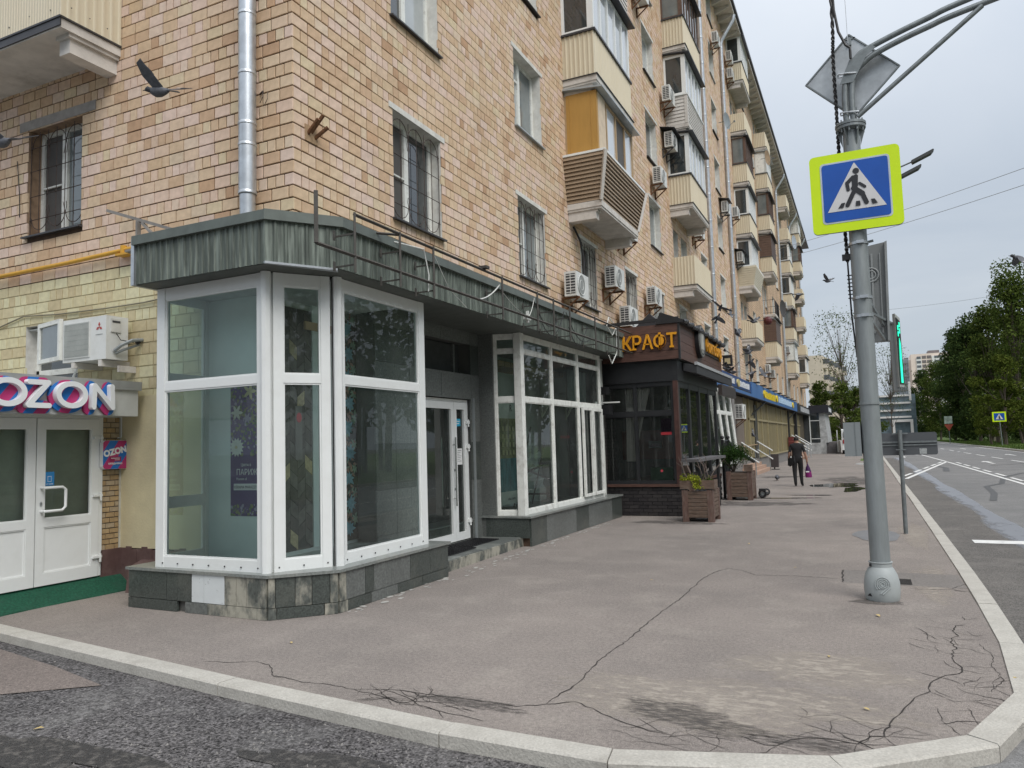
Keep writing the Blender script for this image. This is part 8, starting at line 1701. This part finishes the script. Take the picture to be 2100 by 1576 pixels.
for p, l, r_, lab, s in bl: bird(p, l, r_, lab, s)
# ------------------------------------------------------------------ the walking person
per = thing('person', 'person in black polo shirt and black trousers walking away along the pavement', 'person', (-2.10, 26.7, 0), group=None)
ox, oy = -2.10, 26.7
J = [  # x, y, z, radius, parent
 (0, 0, .90, .150, None), (0, .01, 1.06, .135, 0), (0, .01, 1.22, .150, 1), (0, .0, 1.36, .125, 2), (0, .01, 1.43, .058, 3), (0, .015, 1.50, .070, 4), (.0, .02, 1.57, .094, 5), (.0, .02, 1.64, .070, 6),
 (-.09, .0, .84, .105, 0), (-.10, -.02, .48, .072, 8), (-.085, -.10, .10, .050, 9), (-.09, .02, .045, .042, 10), (-.095, .09, .035, .034, 11),
 (.09, .0, .84, .105, 0), (.085, .06, .48, .072, 13), (.10, .02, .11, .050, 14), (.11, .13, .045, .042, 15), (.115, .20, .035, .032, 16),
 (-.17, 0, 1.355, .066, 3), (-.235, -.03, 1.10, .046, 18), (-.265, .05, .89, .034, 19), (-.268, .07, .80, .034, 20),
 (.17, 0, 1.355, .066, 3), (.245, -.03, 1.10, .046, 22), (.285, .03, .88, .034, 23), (.290, .04, .79, .034, 24)]
me = bpy.data.meshes.new('body'); me.from_pydata([(a, b, c) for a, b, c, r_, p in J], [(p, i) for i, (a, b, c, r_, p) in enumerate(J) if p is not None], [])
ob = bpy.data.objects.new('body', me); C.objects.link(ob); mod = ob.modifiers.new('skin', 'SKIN'); mod.use_smooth_shade = True
for i, j in enumerate(J): sv_ = me.skin_vertices[0].data[i]; sv_.radius = (j[3] * (1.18 if i in (0, 1, 2, 3) else 1.0), j[3] * (.82 if i in (0, 1, 2, 3) else 1.0)); sv_.use_root = (i == 0)
ob.modifiers.new('sub', 'SUBSURF').levels = 2
dg = bpy.context.evaluated_depsgraph_get(); dg.update(); m2 = bpy.data.meshes.new_from_object(ob.evaluated_get(dg)); bpy.data.objects.remove(ob)
M_CLB = mat('cloth_black', (.012, .012, .014), .85, var=.4, scale=12); M_TRO = mat('trouser_black', (.009, .009, .010), .85, var=.3, scale=12); M_SKIN = mat('skin', (.36, .20, .14), .6, var=.08); M_HAIR = mat('hair', (.018, .014, .012), .7, var=.3, scale=40); M_SHOE = mat('shoe', (.02, .02, .022), .5)
m2.materials.clear()
for m in (M_CLB, M_TRO, M_SKIN, M_HAIR, M_SHOE): m2.materials.append(m)
for p in m2.polygons:
    c = p.center
    p.material_index = 3 if c.z > 1.50 and (c.y < .075 or c.z > 1.585) else 2 if (c.z > 1.435 or (abs(c.x) > .165 and c.z < 1.13 and c.z > .7)) else 4 if c.z < .085 else 1 if c.z < .93 else 0
    p.use_smooth = True
bd_ = link('body', m2, per, local=True)
MB().tube([(-.02, .02, .93), (.02, .02, .93)], .12, 12).build('belt', mat('belt', (.03, .03, .03), .5), per, local=True) if False else None
g = MB()
for sx in (-1, 1): g.ball((sx * .095, .03, 1.56), .022, 6, 5, 0, (.5, 1, 1.3))
g.build('ear', M_SKIN, per, local=True)
for sx, xb, yb_, zb in ((-1, -.268, .07, .80), (1, .29, .04, .79)):
    g = MB()
    for k, l in enumerate((.075, .085, .08, .065)): y_ = yb_ - .03 + .018 * k; g.tube([(xb, y_, zb), (xb - .004 * sx, y_ + .003, zb - l * .55), (xb - .016 * sx, y_ + .004, zb - l)], [.010, .009, .007], 5)
    g.tube([(xb - .005 * sx, yb_ + .02, zb + .01), (xb - .02 * sx, yb_ + .045, zb - .025), (xb - .022 * sx, yb_ + .045, zb - .05)], [.010, .009, .007], 5); g.build('finger', M_SKIN, per, local=True)
MB().ext([(-.30, .05, .99), (-.10, -.17, 1.02), (-.08, -.17, .80), (-.24, -.1, .66), (-.31, .02, .70)], (.03, .06, 0)).build('jacket_at_waist', M_CLB, per, local=True)
MB().box(-.20, -.16, -.135, -.125, .95, 1.0).box(.13, .16, -.12, -.11, .955, .985).build('belt_clip', M_ACW, per, local=True)
bg = thing('carrier_bag', 'purple and magenta plastic carrier bag in the right hand of the walking person', 'bag', (ox + .29, oy + .04, .3))
g = MB(); prof = [(.02, .74), (.035, .68), (.07, .60), (.10, .48), (.11, .36), (.10, .29)]
b0 = len(g.v)
for w, z_ in prof:
    for k in range(12): a = 2 * PI * k / 12; g.v.append((ox + .30 + w * math.cos(a) * .95 + .04 * (.74 - z_), oy + .04 + w * .45 * math.sin(a) * (1 + .2 * math.sin(3 * a)), z_))
for i in range(len(prof) - 1):
    for k in range(12): g.f.append((b0 + i * 12 + k, b0 + i * 12 + (k + 1) % 12, b0 + (i + 1) * 12 + (k + 1) % 12, b0 + (i + 1) * 12 + k)); g.m.append(1 if i >= 3 else 0)
g.f.append(tuple(b0 + (len(prof) - 1) * 12 + k for k in range(12))); g.m.append(1); bb = g.build('bag_body', [mat('bag_purple', (.055, .010, .075), .35), mat('bag_magenta', (.19, .012, .125), .35)], bg, True)
MB().box(ox + .24, ox + .345, oy - .014, oy - .006, .46, .50).build('bag_print', M_LETW, bg); MB().tube([(ox + .28, oy + .04, .82), (ox + .29, oy + .02, .74)], .008, 4).tube([(ox + .30, oy + .06, .82), (ox + .31, oy + .05, .74)], .008, 4).build('bag_handle', MATS['bag_purple'], bg)
# ------------------------------------------------------------------ trees
def tree_meshes(seed, h, rx, ry, leafm, n, dense=True, trunkr=.22, low=.28, size=.17, lobes=26):
    r = np.random.default_rng(seed); rp = random.Random(seed); g = MB(); trunk = [(0, 0, -.1)]; p = Vector((0, 0, 0))
    for k in range(6): p = p + Vector((rp.uniform(-.12, .12), rp.uniform(-.12, .12), h * .14)); trunk.append(tuple(p))
    g.tube(trunk, [trunkr * (1 - .13 * k) for k in range(7)], 8); L_ = []; 
    for k in range(lobes):
        zz = low + (1 - low) * rp.random() ** .9; a = rp.uniform(0, 6.28); env = math.sin(PI * min(1, max(.02, (zz - low) / (1 - low))) ** .75) ** .7 if dense else .8; q = rp.uniform(.25, 1) * env
        c = Vector((rx * q * math.cos(a), ry * q * math.sin(a), zz * h * .97)); L_.append((c, rp.uniform(.13, .24) * h * .5)); s = Vector(trunk[min(6, max(1, int(zz * 5)))]); g.tube([s, s.lerp(c, .5) + Vector((0, 0, .1)), c], [trunkr * .35, trunkr * .2, trunkr * .07], 5)
    m = n // lobes; cs = []
    for c, rad in L_:
        v = r.normal(0, 1, (m, 3)); v /= np.linalg.norm(v, axis=1)[:, None]; q = rad * r.uniform(.15, 1.0, m) ** .45; cs.append(np.array(c)[None] + v * q[:, None] * np.array([1, 1, .72]))
    cc = np.concatenate(cs); V, F = leaf_cloud(len(cc), lambda r_, n_: cc, size, seed + 5, .4); return g.mesh('trunk', M_BARK), quads_mesh('crown', V, F, leafm)
TM = {'dark_a': tree_meshes(41, 17, 3.6, 3.6, M_LF1, 12000, lobes=46, low=.07, size=.2), 'dark_b': tree_meshes(42, 17, 3.2, 3.2, M_LF1, 12000, lobes=44, low=.07, size=.2), 'mid': tree_meshes(43, 17, 3.3, 3.3, M_LF3, 11000, lobes=44, low=.08, size=.19), 'light': tree_meshes(44, 9.5, 3.4, 3.4, M_LF2, 9000, lobes=34, low=.2, size=.13), 'poplar': tree_meshes(45, 22, 2.4, 2.4, M_LF3, 12000, lobes=46, low=.08, size=.17), 'street': tree_meshes(46, 7.5, 2.6, 2.6, M_LF3, 9000, lobes=34, low=.1, size=.12), 'sparse': tree_meshes(47, 20, 4.2, 4.2, M_LF3, 1700, False, .13, .35, .14, 60)}
def tree(kind, x, y, s, label, rz=0.0, grp=None, sz=1.0):
    t = thing('tree', label, 'tree', (x, y, 0), rz or .01, grp); t.scale = (s, s, s * sz); a, b = TM[kind]; put('trunk', a, t, (0, 0, 0), local=True); put('crown', b, t, (0, 0, 0), local=True); return t
GRP = 'trees along the grass verge'
for args in (('poplar', 16.6, 105, .98, 'tallest feathery tree cut by the right edge of the picture', 0.4), ('light', 13.6, 96, 1.02, 'yellow-green rounded tree leaning over the verge in front of the tall feathery tree', 1.0), ('light', 12.9, 101, .60, 'low light green tree with drooping branches just left of the far crossing sign', 2.0), ('mid', 15.6, 116, 1.06, 'mid green bushy tree next to the tallest feathery one', .9), ('dark_a', 15.9, 135, 1.16, 'dark full tree whose crown rises left of the feathery pair', 2.2), ('dark_b', 14.6, 142, 1.06, 'dark tree with the highest crown edge against the sky beside the pink tower', .3), ('dark_a', 14.2, 152, .90, 'broad dark green tree in the middle of the verge row', 1.6), ('mid', 13.2, 168, .90, 'mid green tree covering the foot of the pink tower', 3.0), ('dark_b', 12.6, 200, .93, 'dark tree under the white bay of the pink tower', 2.6), ('dark_a', 11.8, 232, .84, 'distant dark tree near the left end of the verge row', .8), ('mid', 11.4, 262, .72, 'very distant tree beside the glass building', 1.9), ('dark_b', 19.5, 122, 1.0, 'dark tree in the second row behind the verge trees', 4.0), ('dark_a', 19.0, 146, 1.0, 'second row dark tree filling the gap behind the broad one', 1.2), ('dark_b', 18.5, 176, .9, 'second row dark tree low behind the middle of the row', 3.4), ('dark_b', 21.0, 108, .95, 'dark tree behind the feathery one in the second row', 5.0)): tree(args[0], args[1], args[2], args[3], args[4], args[5], GRP)
# bare pale trunks under the crowns
rt = random.Random(2)
for k, (x, y) in enumerate(((17.2, 100), (17.9, 101.5), (18.6, 108), (16.3, 128), (17.2, 131), (17.5, 131), (17.9, 132), (19.6, 118), (20.2, 120), (16.4, 104))):
    t = thing('bare_tree', ['slim pale trunk right of the far crossing sign post', 'second slim pale trunk right of the far crossing sign', 'pale trunk standing before the dark undergrowth at the right edge', 'leftmost slim pale trunk under the dark crowns', 'pale trunk of the close group of three, first', 'pale trunk in the middle of the close group of three', 'pale trunk at the right of the close group of three', 'pale trunk deeper in under the right dark crowns', 'thin trunk far right behind the sign post', 'dark leaning trunk just left of the far crossing sign'][k], 'tree', (x, y, 0), .01); lean = -.6 if k == 9 else rt.uniform(-.3, .3)
    MB().tube([(0, 0, 0), (lean * .5, 0, 2.2), (lean, 0, 5)], [.16, .13, .09], 6).build('trunk', M_BARK if k == 9 else M_BARKP, t, local=True)
V, F = leaf_cloud(22000, lambda r, n: np.stack([r.uniform(18.5, 30, n) - (r.uniform(0, 1, n) > .7) * 2, r.uniform(98, 290, n), r.gamma(2.2, 1.7, n)], 1), .3, 61); o = link('undergrowth', quads_mesh('undergrowth', V, F, M_LF1)); o['kind'] = 'stuff'
# trees on the left beyond the kiosk
for a in (('street', -2.4, 92, 1.0, 'round dark green tree right behind the end kiosk', 0), ('street', -.9, 108, 1.05, 'fresh green tree right of the one behind the kiosk', 1.4), ('street', .7, 128, 1.0, 'brownish green tree standing behind the street pole', 2.5), ('street', -4.6, 100, 1.1, 'dark tree squeezed between the building end and the kiosk', 3.3), ('sparse', -2.4, 118, 1.0, 'tall thin sparsely leaved tree beyond the end of the brick block', 0), ('sparse', 4.6, 160, .95, 'distant sparse tree in front of the glass building', 2)): tree(*a)
# wood across the road, outside the picture, seen only as reflection in the shop glass
def wood(r, n): 
    x = np.concatenate([r.uniform(15, 30, n // 2), r.uniform(-40, 28, n - n // 2)]); y = np.concatenate([r.uniform(-30, 78, n // 2), r.uniform(-48, -34, n - n // 2)]); z_ = np.minimum(r.uniform(.3, 1, n) ** .8 * (11 + 4 * np.sin(x * .8) * np.cos(y * .35)), 16); return np.stack([x, y, z_], 1)
V, F = leaf_cloud(26000, wood, .42, 62); o = link('woods', quads_mesh('woods', V, F, M_LF1)); o['kind'] = 'stuff'
g = MB(); rt = random.Random(9)
for k in range(70): x, y = (rt.uniform(14, 26), rt.uniform(-30, 78)) if k % 2 else (rt.uniform(-40, 28), rt.uniform(-46, -34)); g.tube([(x, y, 0), (x + rt.uniform(-.4, .4), y, 8)], [.2, .1], 5)
o = g.build('wood_trunks', M_BARK); o['kind'] = 'stuff'
# ------------------------------------------------------------------ far buildings
M_TPINK = mat('tower_pink', (.74, .62, .54), .8, var=.04, scale=.3); M_TWHITE = mat('tower_white', (.72, .71, .69), .7, var=.03, scale=.3); M_TWIN = mat('tower_window', (.12, .13, .14), .2, var=.3, scale=.4); M_TDARK = mat('tower_loggia', (.16, .14, .14), .6, var=.3, scale=.5)
tw = thing('tower_block', 'distant pink and white high rise tower with dark loggias above the trees', 'tower', (42, 560, 0)); Y0 = 560
MB().box(30, 57.5, Y0, Y0 + 22, 0, 53.2).build('wall', M_TPINK, tw); MB().box(24, 30, Y0 + 6, Y0 + 24, 0, 50).build('wall', M_TPINK, tw); MB().box(40.5, 47, Y0 + 4, Y0 + 16, 53.2, 55.4).build('roof_house', M_TDARK, tw); MB().box(33.2, 36.2, Y0 - .5, Y0, 0, 51).box(42.2, 48.8, Y0 - .6, Y0, 0, 51.5).build('white_bay', M_TWHITE, tw)
wm_a = MB().box(0, 4.4, -.15, 0, 0, 1.5).mesh('window', M_TWIN); wm_b = MB().box(0, 1.5, -.15, 0, 0, 1.6).mesh('window', M_TWIN); wm_c = MB().box(0, 2.4, -.15, 0, 0, 1.9).mesh('loggia', M_TDARK); wm_d = MB().box(0, 2.4, -.15, 0, 0, 1.6).mesh('window', M_TWIN)
for f_ in range(9, 18):
    z_ = f_ * 2.9 + .6
    if z_ > 50: break
    put('window', wm_a, tw, (43.6, Y0 - .61, z_)); put('window', wm_b, tw, (51.8, Y0 - .01, z_)); put('loggia', wm_c, tw, (39.4, Y0 - .01, z_)); put('loggia', wm_c, tw, (36.5, Y0 - .01, z_)); put('window', wm_d, tw, (33.4, Y0 - .51, z_)); put('loggia', wm_c, tw, (26.5, Y0 + 5.99, z_))
gb = thing('glass_office', 'far glass office building with white horizontal bands and a white portal', 'office building', (6, 172, 0)); M_GLB = mat('office_glass', (.14, .19, .22), .12, var=.4, scale=.5, spec=.8); M_GLG = mat('office_glass_grey', (.26, .29, .31), .2, var=.5, scale=.8)
MB().box(1.5, 9.5, 172, 190, 0, 9.5).build('glass_body', M_GLB, gb); MB().box(5.6, 9.0, 176, 190, 9.5, 17).build('glass_tower', M_GLG, gb); g = MB()
for z_ in (9.1, 7.6, 6.1, 4.75): g.box(1.5, 8.6, 171.6, 171.99, z_, z_ + .35)
g.build('white_band', M_TWHITE, gb); MB().box(5.0, 5.5, 171, 171.9, .2, 4.4).box(5.5, 8.8, 171, 171.9, 3.9, 4.4).box(8.3, 8.8, 171, 171.9, .2, 3.9).box(8.4, 8.8, 171.5, 171.9, 8.2, 12).build('white_portal', M_TWHITE, gb)
g = MB()
for k in range(9): g.box(5.7 + k * .38, 5.75 + k * .38, 175.9, 175.99, 9.6, 17)
for k in range(5): g.box(5.6, 9, 175.85, 175.9, 10.4 + 1.4 * k, 10.5 + 1.4 * k)
g.build('mullion', M_TDARK, gb)
fa = thing('bay_apartments', 'far beige apartment house with stacked bay windows left of the pole', 'building', (-8, 150, 0)); M_FAB = mat('far_beige', (.55, .49, .38), .8, var=.08, scale=1)
MB().ext([(-9, 150, 0), (-6.6, 150, 0), (-3.4, 176, 0), (-9, 176, 0)], (0, 0, 16.5)).build('wall', M_FAB, fa)
g = MB(); w2_ = MB()
for k in range(5):
    t = (k + .5) / 5; bx, by = -6.6 + 3.2 * t, 150 + 26 * t
    for f_ in range(5): g.box(bx - .3, bx + .9, by - 1.2, by + 1.2, 2.2 + 3 * f_, 4.0 + 3 * f_)
    for f_ in range(5): w2_.box(bx - .1, bx + .94, by - 1.24, by + .9, 3.0 + 3 * f_, 3.9 + 3 * f_)
g.build('bay', mat('far_bay', (.60, .55, .46), .8), fa)['kind'] = 'stuff'; w2_.build('window', M_TWIN, fa)['kind'] = 'stuff'
vh = thing('village_house', 'far pale house with red-brown roof just left of the pole', 'house', (-1, 210, 0)); MB().box(-3.2, 1.6, 210, 222, 0, 11).build('wall', mat('far_pinkish', (.62, .55, .50), .8), vh); MB().ext([(-3.6, 209.6, 11), (2.0, 209.6, 11), (-.8, 209.6, 13.2)], (0, 13, 0)).build('roof', mat('far_roof', (.23, .15, .12), .8), vh)
for k in range(4): MB().box(-2.6 + 1.1 * k, -2.0 + 1.1 * k, 209.9, 209.99, 7.5, 9).build('window', M_TWIN, vh)
# far vehicles
def vehicle(x, y, w, h, l, label, colr, cat='car'):
    t = thing('parked_' + cat, label, cat, (x, y, 0)); m = mat('paint_' + cat + str(int(y)), colr, .3, var=.03, coat=.4); van = cat == 'van'
    P = [(0, .35), (0, h * .62), (.10 * l, h * .66), (.22 * l, h), (.80 * l, h), (.97 * l, h * .62), (l, .35)] if not van else [(0, .35), (.02 * l, h * .97), (.05 * l, h), (.78 * l, h), (.88 * l, h * .62), (l, h * .52), (l, .35)]
    MB().ext([(x - w / 2, y + a, b) for a, b in P], (w, 0, 0)).build('body', m, t); MB().box(x - w * .42, x + w * .42, y - .012, y - .002, h * .66, h * .90).build('rear_window', PANES[0], t) if van else MB().ext([(x - w * .40, y + .115 * l - .02, h * .69), (x + w * .40, y + .115 * l - .02, h * .69), (x + w * .36, y + .20 * l - .02, h * .95), (x - w * .36, y + .20 * l - .02, h * .95)], (0, .02, .004)).build('rear_window', PANES[0], t)
    for sx in (-1, 1):
        MB().box(x + sx * w * .42 - .08, x + sx * w * .42 + .08, y - .02, y - .002, h * .42, h * .58).build('tail_light', mat('tail_red', (.3, .02, .02), .4), t)
        for a in (.18, .8): MB().tube([(x + sx * (w / 2 - .22), y + a * l, .32), (x + sx * (w / 2 + .01), y + a * l, .32)], .32, 12).build('wheel', M_BLACK, t)
vehicle(-.95, 71, 1.9, 2.15, 4.8, 'white van parked beyond the kiosk, half hidden by the control box', (.72, .74, .74), 'van'); vehicle(-1.7, 92, 1.8, 1.5, 4.3, 'dark maroon car parked under the trees by the kiosk stairs', (.06, .02, .022)); vehicle(1.9, 150, 1.9, 1.6, 4.4, 'white car far down the road left of the direction board', (.75, .76, .77)); vehicle(4.4, 150, 1.9, 1.6, 4.4, 'second white car far down the road behind the direction board', (.72, .74, .76)); vehicle(7.2, 155, 1.9, 1.6, 4.4, 'silver car far down the road right of the thin post', (.45, .47, .5))
MB().quad((-.4, 52, .004), (.75, 52, .004), (.75, 56, .004), (-.4, 57, .004)).build('moss_patch', M_GRASS, walk)
